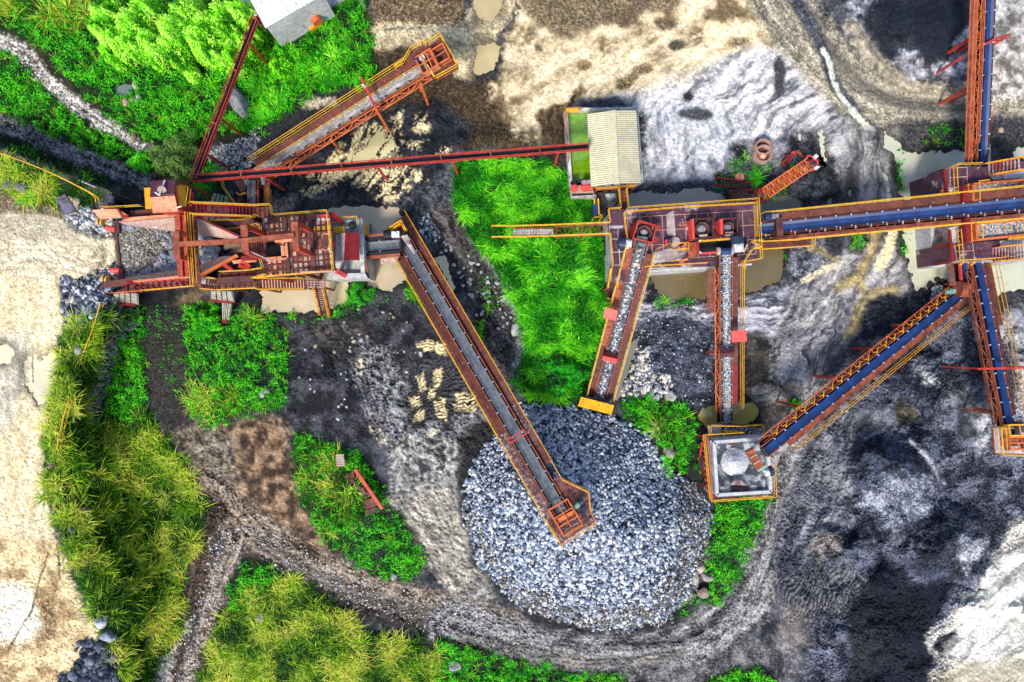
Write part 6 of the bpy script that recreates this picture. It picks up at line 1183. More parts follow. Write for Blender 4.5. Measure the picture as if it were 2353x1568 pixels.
v, t, c = rocks_np([tuple(P(*TB(RNG.uniform(380, 760), RNG.uniform(130, 215)), 2.66)) for _ in range(500)], RNG.uniform(.05, .11, 500), stone_cols(500, DARK+GREY)); tag(mesh_np('grit', v, t, M_stone, c), 'dark spilled grit lying on the upper platform of the gravel bin', 'gravel', kind='stuff')
MB().tube(P(*TB(852, 830), 3.3), P(1806, 1568, .4), .011).build('guy_wire', M['steel'], gb)
# ---------------------------------------------------------------- right plant
rp = thing('screening_plant', 'whitewashed screening plant with purple decks standing in the pale green pond', 'plant', at(2250, 490))
sl(rp, 'base_slab', [T9(318, 328), T9(500, 305), T10(545, 120), T10(562, 555), T10(388, 566)], 2.2, 2.8, 'slab')
sl(rp, 'upper_deck', [T9(*p) for p in [(500, 268), (560, 248), (960, 240), (1420, 168), (1420, 362), (1120, 382), (900, 408), (720, 432), (560, 462), (525, 560)]], 5., 5.4, 'deck')
sl(rp, 'body', [T9(530, 462), T9(1420, 405), T10(1420, 495), T10(575, 505)], 4.3, 4.8, 'dusty')
sl(rp, 'lower_deck', [T10(*p) for p in [(575, 318), (1090, 292), (1420, 262), (1420, 470), (990, 482), (640, 500), (590, 512)]], 5., 5.4, 'deck')
sl(rp, 'grey_floor', [T10(*p) for p in [(1090, 292), (1420, 264), (1420, 360), (1100, 390)]], 5.015, .02, 'slab'); sl(rp, 'grey_floor', [T9(*p) for p in [(960, 310), (1270, 265), (1420, 262), (1420, 352), (1020, 378)]], 5.015, .02, 'slab')
seams(rp, T9(565, 255), tuple(b-a for a, b in zip(T9(565, 255), T9(745, 245))), tuple(b-a for a, b in zip(T9(565, 255), T9(570, 455))), 1, 2, 5., 'pale', .06); seams(rp, T10(610, 310), tuple(b-a for a, b in zip(T10(610, 310), T10(800, 300))), tuple(b-a for a, b in zip(T10(610, 310), T10(640, 498))), 1, 2, 5., 'pale', .06)
def screen(label, q, z):
    c = np.mean(q, 0); o = thing('vibrating_screen', label, 'screen', tuple(P(*c, z-.5)), 'vibrating screens of the right plant'); m = MB(); pts = [P(*p, z+.2) for p in q]
    for i in range(4): m.beam(pts[i]-Vector((0, 0, .2)), pts[(i+1) % 4]-Vector((0, 0, .2)), .16, .7)
    m.build('side_plate', M['orange'], o); sl(o, 'mesh_deck', q, z-.12, .1, 'gap')
    n = 2600; s_, t_ = RNG.random(n)**1.0, RNG.random(n); g = []
    m = MB()
    for k in range(1, 9): a = pts[0]+(pts[1]-pts[0])*k/9; b = pts[3]+(pts[2]-pts[3])*k/9; m.beam(a+(b-a)*.06-Vector((0, 0, .2)), a+(b-a)*.94-Vector((0, 0, .2)), .07)
    m.build('cross_rod', M['yrust'], o); m = MB()
    for k in range(1, 26): a = pts[0]+(pts[3]-pts[0])*k/26; b = pts[1]+(pts[2]-pts[1])*k/26; m.beam(a+(b-a)*.5-Vector((0, 0, .26)), a+(b-a)*.98-Vector((0, 0, .26)), .05)
    m.build('screen_wire', M['steel'], o)
    keep = RNG.random(n) < np.where(s_ < .5, 1, .35); s_, t_ = s_[keep]*.97+.015, t_[keep]*.96+.02
    g = [pts[0]*(1-a)*(1-b)+pts[1]*a*(1-b)+pts[2]*a*b+pts[3]*(1-a)*b for a, b in zip(s_, t_)]
    v, t, c = rocks_np([(x.x, x.y, z-.04) for x in g], RNG.uniform(.06, .13, len(g)), stone_cols(len(g), [(120, 132, 150), (170, 178, 190), (196, 198, 200), (90, 98, 112)])); tag(mesh_np('ore', v, t, M_stone, c, parent=o), kind='stuff')
screen('upper vibrating screen of wet grey gravel above the blue conveyor', [T9(802, 425), T9(1420, 372), T9(1420, 520), T9(802, 600)], 5.7)
screen('lower vibrating screen of wet grey gravel below the blue conveyor', [T10(832, 112), T10(1420, 62), T10(1420, 222), T10(842, 280)], 5.7)
for q in ([T9(704, 440), T9(750, 426), T9(766, 600), T9(708, 610)], [T10(725, 50), T10(784, 45), T10(790, 298), T10(740, 303)]): sl(rp, 'red_panel', q, 6.1, 1.1, 'deepred')
for q in ([T9(752, 422), T9(798, 412), T9(802, 600), T9(768, 600)], [T10(786, 45), T10(826, 40), T10(832, 288), T10(792, 296)]): sl(rp, 'yellow_panel', q, 5.6, .3, 'yrust')
for q, nn in (([T9(618, 455), T9(695, 450), T9(698, 610), T9(622, 615)], 4), ([T10(648, 135), T10(722, 128), T10(734, 298), T10(656, 303)], 3)):
    sl(rp, 'window_frame', q, 5.25, .3, 'white'); sl(rp, 'dark_opening', [tuple(np.mean(q, 0)+(np.array(p)-np.mean(q, 0))*.86) for p in q], 5.27, .3, 'gap')
    bm(rp, 'window_bar', [((*[q[0][i]+(q[3][i]-q[0][i])*k/nn for i in (0, 1)], 5.3), (*[q[1][i]+(q[2][i]-q[1][i])*k/nn for i in (0, 1)], 5.3)) for k in range(1, nn)], .08, 'pale')
sl(rp, 'white_panel', [T9(545, 455), T9(612, 450), T9(612, 545), T9(550, 560)], 5.2, .3, 'dusty'); sl(rp, 'white_panel', [T10(565, 150), T10(640, 135), T10(650, 305), T10(580, 315)], 5.2, .3, 'dusty')
for a, b in (((340, 340), (490, 278)), ((350, 520), (505, 460))): bm(rp, 'strut', [((*T9(*a), 2.4), (*T9(*b), 4.6))], .24, 'deepred')
for a, b in (((392, 362), (545, 330)), ((400, 540), (562, 508))): bm(rp, 'strut', [((*T10(*a), 2.4), (*T10(*b), 4.6))], .24, 'deepred')
bm(rp, 'edge_beam', [((*T9(505, 268), 5.15), (*T9(540, 560), 5.15)), ((*T10(560, 180), 5.15), (*T10(592, 512), 5.15))], .2, 'deepred')
bm(rp, 'duct', [((*T9(490, 480), 4.6), (*T9(500, 640), 4.6)), ((*T9(400, 500), 3.), (*T9(405, 640), 3.))], .3, 'orange')
rails(rp, [T9(*p) for p in [(525, 265), (580, 235), (830, 228)]], 5., 'yellow'); rails(rp, [T9(875, 228), T9(1310, 160), T9(1420, 140)], 5.2, 'yellow'); rails(rp, [T9(562, 258), T9(575, 545)], 5., 'yrust', r=.055); rails(rp, [T9(800, 610), T9(790, 418), T9(900, 405)], 5.2, 'yellow', r=.055)
rails(rp, [T10(605, 190), T10(632, 500)], 5., 'yrust', r=.055); rails(rp, [T10(575, 350), T10(610, 345)], 5., 'yellow', r=.05); rails(rp, [T10(600, 508), T10(1000, 482), T10(1420, 440)], 5., 'yellow'); rails(rp, [T10(820, 110), T10(832, 285)], 5.2, 'yellow', r=.055); rails(rp, [T10(405, 150), T10(410, 340)], 2.2, 'yrust', r=.04, hh=.7)
m = MB()
for k in range(7): x = 1180+k*26; m.beam(P(*T10(x, 275), 5.6), P(*T10(x+45, 232), 6.), .14, .1)
m.build('yellow_slat', M['yellow'], rp)
bm(rp, 'brace', [((*T10(670, 540), 4.), (*T10(710, 512), 4.8)), ((*T10(790, 548), 4.), (*T10(830, 505), 4.8))], .14, 'yellow')
s1 = thing('stair', 'white and red stair on the upper deck of the right plant beside the tall conveyor', 'stairs', at(2300, 385)); stair(s1, (*T9(960, 278), 4.98), (*T9(1310, 218), 6.6), 1.05, 'dusty', n=9, side='red', rail='yrust')
s2 = thing('stair', 'white and red stair on the lower deck of the right plant above the pond', 'stairs', at(2320, 580)); stair(s2, (*T10(1010, 440), 4.98), (*T10(1420, 400), 6.6), 1.2, 'dusty', n=13, side='bright', rail='yrust')
for o_, Tq, xs, y0, y1, z0, z1 in ((s1, T9, range(980, 1310, 42), 275, 222, 5.05, 6.6), (s2, T10, range(1030, 1420, 34), 438, 400, 5.05, 6.6)):
    m = MB(); L_ = len(list(xs))
    for i, x in enumerate(xs): f = i/L_; q = P(*Tq(x, y0+(y1-y0)*f), z0+(z1-z0)*f); m.beam(q+Vector((-.05, -.52, 0)), q+Vector((.05, .52, 0)), .16, .05)
    m.build('riser', M['deepred'], o_)
# loose end of the walkway below the deck
# ---------------------------------------------------------------- white shed, generator
T11 = tile(539.2, 0)
ws = thing('white_shed', 'white corrugated roof shed cut by the top edge of the photo', 'shed', at(660, 0))
corr(ws, 'roof', [(*T11(322, 298), 4.4), (*T11(940, -58), 4.4), (*T11(700, -500), 5.6), (*T11(80, -145), 5.6)], 34, .05, 'roofw', 0)
sl(ws, 'wall', [T11(*p) for p in [(330, 285), (930, -60), (720, -440), (110, -130)]], 4.2, 4.6, 'slab')
sl(ws, 'apron', [T11(*p) for p in [(390, 285), (480, 333), (1115, 0), (1200, -60), (900, -60)]], .55, .8, 'slab'); sl(ws, 'apron', [T11(*p) for p in [(60, 0), (185, 178), (240, 168), (150, 0), (100, -80), (20, -60)]], 3.2, .3, 'slab')
gn = thing('fuel_tank', 'rusty horizontal tank on a faded yellow base beside the white shed', 'tank', at(718, 42))
MB().tube(P(*T11(782, 92), 1.5), P(*T11(878, 240), 1.5), .48, n=20).build('drum', M['orange'], gn); sl(gn, 'base', [T11(*p) for p in [(745, 205), (800, 195), (905, 238), (792, 318)]], .75, .5, 'yrust'); sl(gn, 'engine', [T11(*p) for p in [(700, 160), (770, 130), (800, 190), (740, 215)]], 1.1, .8, 'black')
MB().lathe(P(*T11(772, 78), 1.2), [(0, .7), (.4, .66), (.5, .4), (.5, 0)], 18).build('flywheel', M['brown'], gn); bm(gn, 'pipe', [((*T11(640, 135), 2.2), (*T11(690, 222), .6))], .08, 'brown')
m = MB(); m.beam(P(*T11(236, 178), 3.6), P(*T11(318, 292), 3.6), .3, .4); m.beam(P(*T11(236, 178), 3.9), P(*T11(300, 285), 3.3), .08); m.build('gutter_truss', M['deepred'], ws)
gp = thing('pole', 'thin grey pole standing in grass right of the white shed', 'pole', gbase(836, 10)); MB().beam(P(824, -4, 1.8), P(839, 19, .4), .1).build('shaft', M['steel'], gp)
# ---------------------------------------------------------------- scrap yard
T26 = tile(1629.9, 306.4)
bo = thing('lattice_tower', 'fallen orange lattice light tower lying across the scrap with white floodlights', 'tower', gbase(1790, 420))
def lat(o, p0, p1, w, z0, z1, n, mat):
    a, b = P(*p0, z0), P(*p1, z1); d = (b-a); r = Vector((-d.y, d.x, 0)).normalized()*w/2; up = Vector((0, 0, w)); cs = [r, -r, r+up, -r+up]; m = MB()
    for c in cs: m.beam(a+c, b+c, .09)
    for k in range(n):
        p, q = a+d*k/n, a+d*(k+1)/n
        for c1, c2 in ((cs[0], cs[1]), (cs[2], cs[3]), (cs[0], cs[2]), (cs[1], cs[3])): m.beam(p+(c1 if k % 2 else c2), q+(c2 if k % 2 else c1), .06); m.beam(p+c1, p+c2, .06)
    return m.build('lattice', M[mat], o)
lat(bo, T26(555, 650), T26(1010, 345), 1.05, .25, 1.2, 16, 'orange')
bm(bo, 'foot_frame', [((*T26(470, 610), .3), (*T26(600, 540), .5)), ((*T26(470, 610), .3), (*T26(490, 715), .3)), ((*T26(490, 715), .3), (*T26(625, 715), .4)), ((*T26(600, 540), .5), (*T26(640, 620), .5)), ((*T26(500, 610), .9), (*T26(520, 700), .9)), ((*T26(540, 580), .9), (*T26(570, 700), .9))], .14, 'deepred')
m = MB()
for q in ([(985, 300), (1030, 240), (1075, 240), (1095, 265), (1070, 300)], [(1010, 345), (1085, 280), (1132, 280), (1138, 330), (1090, 350), (1100, 390), (1040, 395), (1005, 370)]):
    for a, b in zip(q, q[1:]+q[:1]): m.beam(P(*T26(*a), 1.8), P(*T26(*b), 1.8), .1)
m.build('lamp_frame', M['bright'], bo)
for p in ([(1095, 240), (1122, 216), (1150, 242), (1120, 270)], [(1102, 365), (1125, 342), (1165, 352), (1130, 384)], [(995, 365), (1012, 358), (1040, 380), (1020, 394)]): sl(bo, 'floodlight', [T26(*x) for x in p], 2.1, .25, 'white')
ld = thing('stair', 'loose dark red stair section lying beside the scrap box', 'stairs', gbase(1690, 420)); bm(ld, 'stringer', [((*T26(72, 466), .4), (*T26(452, 525), .5)), ((*T26(62, 540), .4), (*T26(448, 603), .5))], .13, 'deepred', .25); bm(ld, 'rung', [((*T26(160+k*29, 482+k*4.4), .45), (*T26(152+k*29, 555+k*4.6), .45)) for k in range(11)], .09, 'brown')
sb = thing('scrap_box', 'rusty brown steel box with buckled plates at the middle plant rail', 'box', gbase(1695, 450)); sl(sb, 'shell', [T26(*p) for p in [(205, 605), (400, 605), (422, 665), (240, 682)]], 1.0, 1., 'brown')
for k in range(4): sz(sb, 'plate', [(*T26(180+k*8, 625+k*14), .5+.1*k), (*T26(205+k*8, 600+k*14), 1.1), (*T26(245+k*5, 690+k*3), 1.05), (*T26(225, 705), .5)], .04, 'walk')
bm(sb, 'rim', [((*T26(240, 684), 1.1), (*T26(425, 666), 1.1)), ((*T26(205, 605), 1.1), (*T26(400, 603), 1.1))], .12, 'brown')
M['mantle'] = surf('worn manganese casting', (176, 140, 130), (146, 112, 108), 1.5, spots=(206, 160, 128))
for p, R0, lab in (((543, 160), .78, 'old crusher bowl ring, the upper of two stacked castings on the black mud'), ((545, 232), .84, 'old crusher bowl holding a peach cone, the lower of two stacked castings')):
    o = thing('crusher_casting', lab, 'casting', gbase(*T26(*p))); MB().lathe(P(*T26(*p), .2), [(R0, -.2), (R0, .7), (R0*.82, .75), (R0*.74, .4), (R0*.6, -.1)], 28).build('ring', M['mantle'], o, True)
    if R0 > .8: MB().lathe(P(*T26(544, 252), .2), [(0, .8), (.12, .78), (.3, .55), (.46, .1)], 22).build('cone', M['salmon'], o, True)
    else: MB().lathe(P(*T26(*p), .2), [(0, .3), (R0*.5, .28), (R0*.6, 0)], 20).build('inner', M['brown'], o)
o = thing('crusher_casting', 'small orange flanged casting beside the loose red stair', 'casting', gbase(*T26(312, 468))); MB().lathe(P(*T26(312, 468), .1), [(0, .75), (.1, .75), (.14, .45), (.3, .4), (.42, .3), (.46, 0)], 22).build('flange', M['salmon'], o)
o = thing('scrap_metal', 'bent red scrap frame lying in the weeds above the lattice tower', 'scrap', gbase(1815, 370)); bm(o, 'bar', [((*T26(760, 320), .4), (*T26(880, 205), .6)), ((*T26(810, 320), .4), (*T26(925, 190), .7)), ((*T26(925, 185), .8), (*T26(990, 245), .8)), ((*T26(760, 325), .4), (*T26(850, 385), .4)), ((*T26(800, 240), .3), (*T26(830, 245), .5))], .2, 'deepred'); sl(o, 'panel', [T26(*p) for p in [(912, 190), (935, 172), (992, 240), (970, 262)]], 1., .1, 'rust'); sl(o, 'panel', [T26(*p) for p in [(762, 330), (810, 322), (850, 375), (800, 395)]], .6, .1, 'brown'); sl(o, 'bracket', [T26(*p) for p in [(866, 195), (905, 188), (905, 208), (870, 212)]], .9, .2, 'bright')
T12 = tile(588.25, 784.3, .25)
o = thing('scrap_platform', 'rusty discarded platform with a long red beam half buried in reeds', 'scrap', gbase(840, 1130)); sz(o, 'floor', [(*T12(810, 1245), 1.2), (*T12(895, 1195), 1.3), (*T12(915, 1290), 1.4), (*T12(860, 1325), 1.3)], .1, 'walk'); sz(o, 'floor', [(*T12(900, 1320), 1.4), (*T12(985, 1340), 1.5), (*T12(1065, 1410), 1.5), (*T12(1000, 1450), 1.3)], .1, 'brown'); sz(o, 'floor', [(*T12(990, 1470), 1.4), (*T12(1085, 1435), 1.5), (*T12(1120, 1500), 1.5), (*T12(1030, 1568), 1.3)], .1, 'walk')
bm(o, 'red_beam', [((*T12(912, 1178), 1.7), (*T12(1050, 1380), 1.7)), ((*T12(1050, 1380), 1.7), (*T12(1162, 1540), 1.6))], .3, 'red'); bm(o, 'joist', [((*T12(880, 1280), 1.55), (*T12(1050, 1420), 1.6)), ((*T12(1010, 1568), 1.4), (*T12(1110, 1530), 1.5))], .1, 'brown'); bm(o, 'grate_bar', [((*T12(1015+k*14, 1570-k*5), 1.4), (*T12(1030+k*14, 1600-k*5), 1.4)) for k in range(7)], .1, 'brown')
o = thing('pallet', 'small brown slatted pallet lying on the weeds', 'pallet', gbase(780, 1057)); m = MB()
for k in range(7): m.beam(P(*T12(733+k*1.5, 1052+k*15), 1.2), P(*T12(808+k*1.5, 1048+k*15), 1.2), .19, .08)
for x in (745, 770, 800): m.beam(P(*T12(x, 1045), 1.12), P(*T12(x+9, 1145), 1.12), .12, .08)
m.build('slats', M['pale'], o)
for lab, pts, z, mt in (('slate grey steel plate lying on the stones at the road edge', [(510, 268), (594, 214), (692, 358), (610, 416)], 5.4, 'steel'), ('pinkish steel plate half under the grey plate at the road edge', [(620, 236), (740, 266), (716, 366), (680, 350)], 5.3, 'pale')):
    tag(MB().slab([T01(*p) for p in pts], z, .06).build('steel_plate', M[mt] if mt != 'steel' else surf('slate plate', (120, 112, 136), (92, 86, 108), 1.2), None), lab, 'steel plate', 'loose steel plates')
# rails on the slopes
def terr(label, name, cat, pts, mat, hh=1., r=.05, step=2., rails_n=(1., .5), grp=None, dz=0):
    pts = smooth_line(pts, 4); o = thing(name, label, cat, gbase(*pts[0]), grp); q = [G(*p, dz) for p in pts]; m = MB()
    for f_ in rails_n:
        for a, b in zip(q, q[1:]): m.beam(a+Vector((0, 0, hh*f_)), b+Vector((0, 0, hh*f_)), r*1.3)
    m.build('rail', M[mat], o)
    m = MB(); acc = 0; last = q[0]
    for a in q:
        if (a-last).length > step or a is q[0]: m = MB(); m.beam(a-Vector((0, 0, .2)), a+Vector((0, 0, hh)), r); m.build('post', M[mat], o); last = a
    return o
terr('thin yellow safety rail running down the left slope beside the cobble wall', 'safety_rail', 'railing', [(246, 700), (228, 760), (205, 820), (180, 900), (160, 970), (148, 1030)], 'yellow', grp='yellow slope railings')
terr('long yellow safety rail crossing the yellow grass at the left edge', 'safety_rail', 'railing', [(-40, 340), (70, 378), (150, 412), (226, 452), (236, 470)], 'yellow', grp='yellow slope railings')
terr('white steel pipe rail above the yellow grass at the left edge', 'pipe_rail', 'railing', [(-40, 332), (60, 366), (160, 406), (262, 448), (274, 453)], 'white', .5, .09, 6, (1.,))
rw = thing('retaining_wall', 'dark stone retaining wall under the white pipe rail', 'retaining wall', gbase(130, 395)); m = MB()
for a, b in zip([(-40, 336), (60, 370), (160, 410), (270, 452)], [(60, 370), (160, 410), (270, 452), (274, 456)]): m.beam(P(*a, 3.4), P(*b, 3.4), .5, 3.3)
m.build('stonework', surf('dark rubble masonry', (104, 98, 84), (58, 56, 52), 2.5, spots=(140, 136, 120), bump=.5), rw)
# ---------------------------------------------------------------- stones
def pts_in(poly, n, warp=8):
    x = [p[0] for p in poly]; y = [p[1] for p in poly]; a = RNG.uniform(min(x), max(x), 6*n); b = RNG.uniform(min(y), max(y), 6*n)
    s_ = sd_poly(a, b, poly)+warp*(vn(a/9, b/9, 5)-.5)*2; k = s_ > 0; return a[k][:n], b[k][:n]
def area(poly): return abs(sum(p[0]*q[1]-q[0]*p[1] for p, q in zip(poly, poly[1:]+poly[:1])))/2/PX/PX
def G_np(u, v, dz=0.):
    z = gz(u, v)+dz; f = (H-z)/H; return np.stack([(u-UC)/PX*f, -(v-VC)/PX*f, z], -1)
def stones(name, label, poly, n, lo, hi, pal, dz=0., warp=10, flat=.8, cat='stones'):
    u, v = pts_in(poly, n, warp); p = G_np(u, v, dz); s_ = lo*(hi/lo)**(RNG.random(len(u))**1.6)
    p[:, 2] += s_*.25; V_, T_, C_ = rocks_np(p, s_, stone_cols(len(u), pal), flat); return tag(mesh_np(name, V_, T_, M_stone, C_), label, cat, kind='stuff')
HP = [(q[0], q[1]) for q in HEAP]
BLUEG = [(120, 134, 158), (160, 172, 192), (196, 204, 216), (92, 106, 132), (216, 220, 224), (136, 146, 164), (206, 204, 200), (70, 82, 106)]
stones('stone_heap', 'big round heap of pale blue grey crushed stone under the longest conveyor', HP, 15000, .12, .24, BLUEG, .0, 12)
stones('stone_heap', 'scattered darker stones round the foot of the big stone heap', [(1062, 1180), (1190, 1390), (1300, 1440), (1420, 1455), (1530, 1430), (1600, 1370), (1640, 1250), (1600, 1120), (1560, 1100), (1570, 1250), (1500, 1380), (1350, 1410), (1200, 1360), (1080, 1170)], 2600, .1, .2, [(120, 108, 98), (86, 82, 82), (150, 142, 132), (60, 60, 66), (104, 96, 90)], .1, 16)
q = [(272, 506), (418, 500), (424, 600), (420, 640), (300, 645), (280, 600)]
gu, gv = np.meshgrid(np.linspace(266, 424, 90), np.linspace(500, 648, 90)); zz = 5.2-.9*sstep(300, 400, gu)*(1-np.abs(gv-575)/110)+.25*fbm(gu/12, gv/12, 3)-.5*sstep(20, 60, np.abs(gv-575)-20)*0
def hz(u, v): return 5.25-.9*sstep(300, 400, u)*(1-np.abs(v-575)/110)+.2*fbm(u/12, v/12, 3)
f = (H-hz(gu, gv))/H; k = np.arange(8100).reshape(90, 90); nn_ = vn(gu/1.5, gv/1.5, 4)[..., None]
cols = (np.array(lin((128, 122, 108)))*(.35+1.1*nn_)).reshape(-1, 3)
tag(mesh_np('rubble', np.stack([(gu-UC)/PX*f, -(gv-VC)/PX*f, hz(gu, gv)], -1).reshape(-1, 3), np.stack([k[:-1, :-1], k[1:, :-1], k[1:, 1:], k[:-1, 1:]], -1).reshape(-1, 4), M_stone, cols, quads=True), 'fine grey brown rubble filling the floor of the truck hopper', 'rubble', kind='stuff')
def on_hopper(poly, n, lo, hi, pal, dz):
    u, v = pts_in(poly, n, 4); z = hz(u, v)+dz; f = (H-z)/H; return np.stack([(u-UC)/PX*f, -(v-VC)/PX*f, z], -1), lo*(hi/lo)**(RNG.random(len(u))**2.)
p, s_ = on_hopper([(272, 508), (420, 502), (422, 640), (285, 642)], 3600, .06, .16, None, .02); V_, T_, C_ = rocks_np(p, s_, stone_cols(len(p), [(120, 116, 104), (160, 154, 140), (96, 94, 90), (140, 142, 146), (190, 184, 170)])); tag(mesh_np('rubble', V_, T_, M_stone, C_), 'small broken stone covering the truck hopper floor', 'rubble', kind='stuff')
protos = []
def proto(i):
    rng = np.random.default_rng(100+i); V_, T_, _ = rocks_np([(0, 0, 0)], [1.], np.ones((1, 3)), .8, rng); return V_, T_
M_rock = [surf('broken rock', (150, 158, 172), (112, 120, 136), 2.2, bump=.4, spots=(92, 98, 112)), surf('pale broken rock', (190, 192, 196), (152, 156, 164), 2.2, bump=.4), surf('tan rock', (178, 168, 148), (140, 132, 116), 2.2, bump=.4), surf('dark rock', (84, 92, 108), (62, 70, 86), 2.2, bump=.4)]
for i in range(8):
    V_, T_ = proto(i); me = bpy.data.meshes.new('rock'); me.from_pydata(V_.tolist(), [], T_.tolist()); me.materials.append(M_rock[[0, 0, 1, 0, 3, 2, 1, 0][i]]); protos.append(me)
def single(name, label, cat, group, pos, size, pal=None):
    o = bpy.data.objects.new(name, random.choice(protos if pal is None else [protos[i] for i in pal])); COL.objects.link(o); o.location = pos; o.scale = (size*random.uniform(.8, 1.25), size*random.uniform(.8, 1.2), size*random.uniform(.7, .95)); o.rotation_euler = (random.uniform(-.4, .4), random.uniform(-.4, .4), random.uniform(0, 6.28))
    return tag(o, label, cat, group)
p, s_ = on_hopper([(350, 525), (400, 540), (424, 570), (424, 630), (400, 640), (330, 644), (300, 640), (360, 610), (378, 570)], 120, .18, .5, None, .15)
for a, b in zip(p, s_): single('rock', 'blue grey blasted rock in the dump hopper', 'rock', 'blasted rocks in the hopper', tuple(a), b, (0, 1, 2, 3, 7))
p, s_ = on_hopper([(280, 506), (345, 508), (370, 522), (290, 524)], 34, .16, .32, None, .2)
for a, b in zip(p, s_): single('rock', 'blue grey blasted rock in the dump hopper', 'rock', 'blasted rocks in the hopper', tuple(a), b, (0, 1, 3, 7))
u, v = pts_in([(458, 545), (480, 548), (498, 575), (496, 598), (462, 606), (456, 570)], 60, 3)
for a, b in zip(u, v): single('rock', 'big pale rock jammed in the chute behind the hopper', 'rock', 'rocks in the crusher chute', tuple(P(a, b, 4.5+random.random()*.2)), random.choice([.2, .24, .3, .38, .55]), (0, 2, 6, 7))
u, v = pts_in([(985, 520), (1040, 560), (1120, 600), (1180, 720), (1160, 780), (1100, 740), (1060, 640), (1010, 560)], 64, 20)
for a, b in zip(u, v): single('stone', 'small pale stone lying in dark mud right of the longest conveyor', 'stone', 'pale stones in the mud right of the longest conveyor', tuple(G(a, b, .05)), random.uniform(.12, .34), (2, 6, 6))
u, v = pts_in([(680, 800), (820, 700), (960, 720), (960, 860), (830, 1000), (690, 990)], 46, 20)
for a, b in zip(u, v): single('stone', 'small pale stone lying in the dark mud below the crusher', 'stone', 'pale stones in the mud below the crusher', tuple(G(a, b, .05)), random.uniform(.1, .25), (2, 5, 6))
u, v = pts_in([(480, 1120), (560, 1180), (760, 1300), (960, 1350), (1010, 1400), (1000, 1460), (800, 1390), (560, 1260)], 60, 20)
for a, b in zip(u, v): single('stone', 'small stone lying on the brown lane', 'stone', 'stones on the brown lane', tuple(G(a, b, .05)), random.uniform(.08, .22), (2, 5, 6))
stones('gravel', 'pale stones strewn on black sand right of the rock conveyor foot', [(1452, 800), (1490, 795), (1500, 840), (1540, 870), (1545, 905), (1500, 915), (1440, 900), (1430, 925), (1425, 890)], 520, .1, .28, PALE+GREY, .03)
stones('rock_heap', 'heap of dark blue broken rock at the bottom edge of the loading road', [(178, 1490), (205, 1472), (240, 1486), (262, 1520), (270, 1640), (130, 1640), (142, 1555), (180, 1545)], 700, .16, .4, DARK, .1, cat='rocks')
stones('gravel', 'dark broken stones along the road shoulder below the hopper', [(142, 640), (228, 622), (262, 600), (312, 645), (245, 715), (192, 765), (146, 762)], 1100, .07, .3, DARK+GREY, .02)
stones('gravel', 'pale broken stones along the road shoulder above the hopper', [(150, 500), (200, 470), (258, 500), (264, 545), (200, 530)], 420, .08, .24, PALE+GREY, .02)
stones('gravel', 'blue grey rocks heaped at the start of the longest conveyor', [(962, 500), (985, 492), (1000, 520), (1004, 552), (985, 556), (966, 530)], 320, .1, .24, DARK+GREY, .1)
stones('gravel', 'grey river stones in the black stream bed under the upper conveyor', [(462, 350), (540, 330), (600, 285), (590, 380), (500, 395)], 800, .05, .16, PALE+GREY, .0, 14)
stones('gravel', 'white stones along the upper left gravel lane', [(0, 80), (40, 120), (120, 190), (200, 262), (330, 320), (320, 335), (190, 275), (100, 195), (20, 130)], 420, .05, .2, PALE, .0, 14)
stones('gravel', 'small pile of grey gravel beside the feeder drum at the pond edge', [(2138, 662), (2160, 650), (2182, 668), (2172, 690), (2144, 688)], 420, .07, .13, GREY, .25)
stones('gravel', 'loose stones on the lower left lane', [(500, 1200), (540, 1240), (470, 1450), (420, 1640), (340, 1640), (400, 1500), (450, 1380)], 700, .04, .14, PALE+[(110, 100, 92)], .0, 14)
stones('gravel', 'loose pebbles along the brown haul lane', [(560, 1180), (700, 1270), (900, 1350), (1050, 1410), (1200, 1450), (1190, 1480), (1000, 1450), (800, 1390), (600, 1290)], 1000, .04, .13, PALE+[(110, 96, 84)], .0, 16)
stones('gravel', 'dark stones in the mud around the middle ponds', [(1490, 660), (1660, 700), (1660, 930), (1560, 930), (1440, 780)], 600, .05, .13, DARK+GREY, .0, 16)
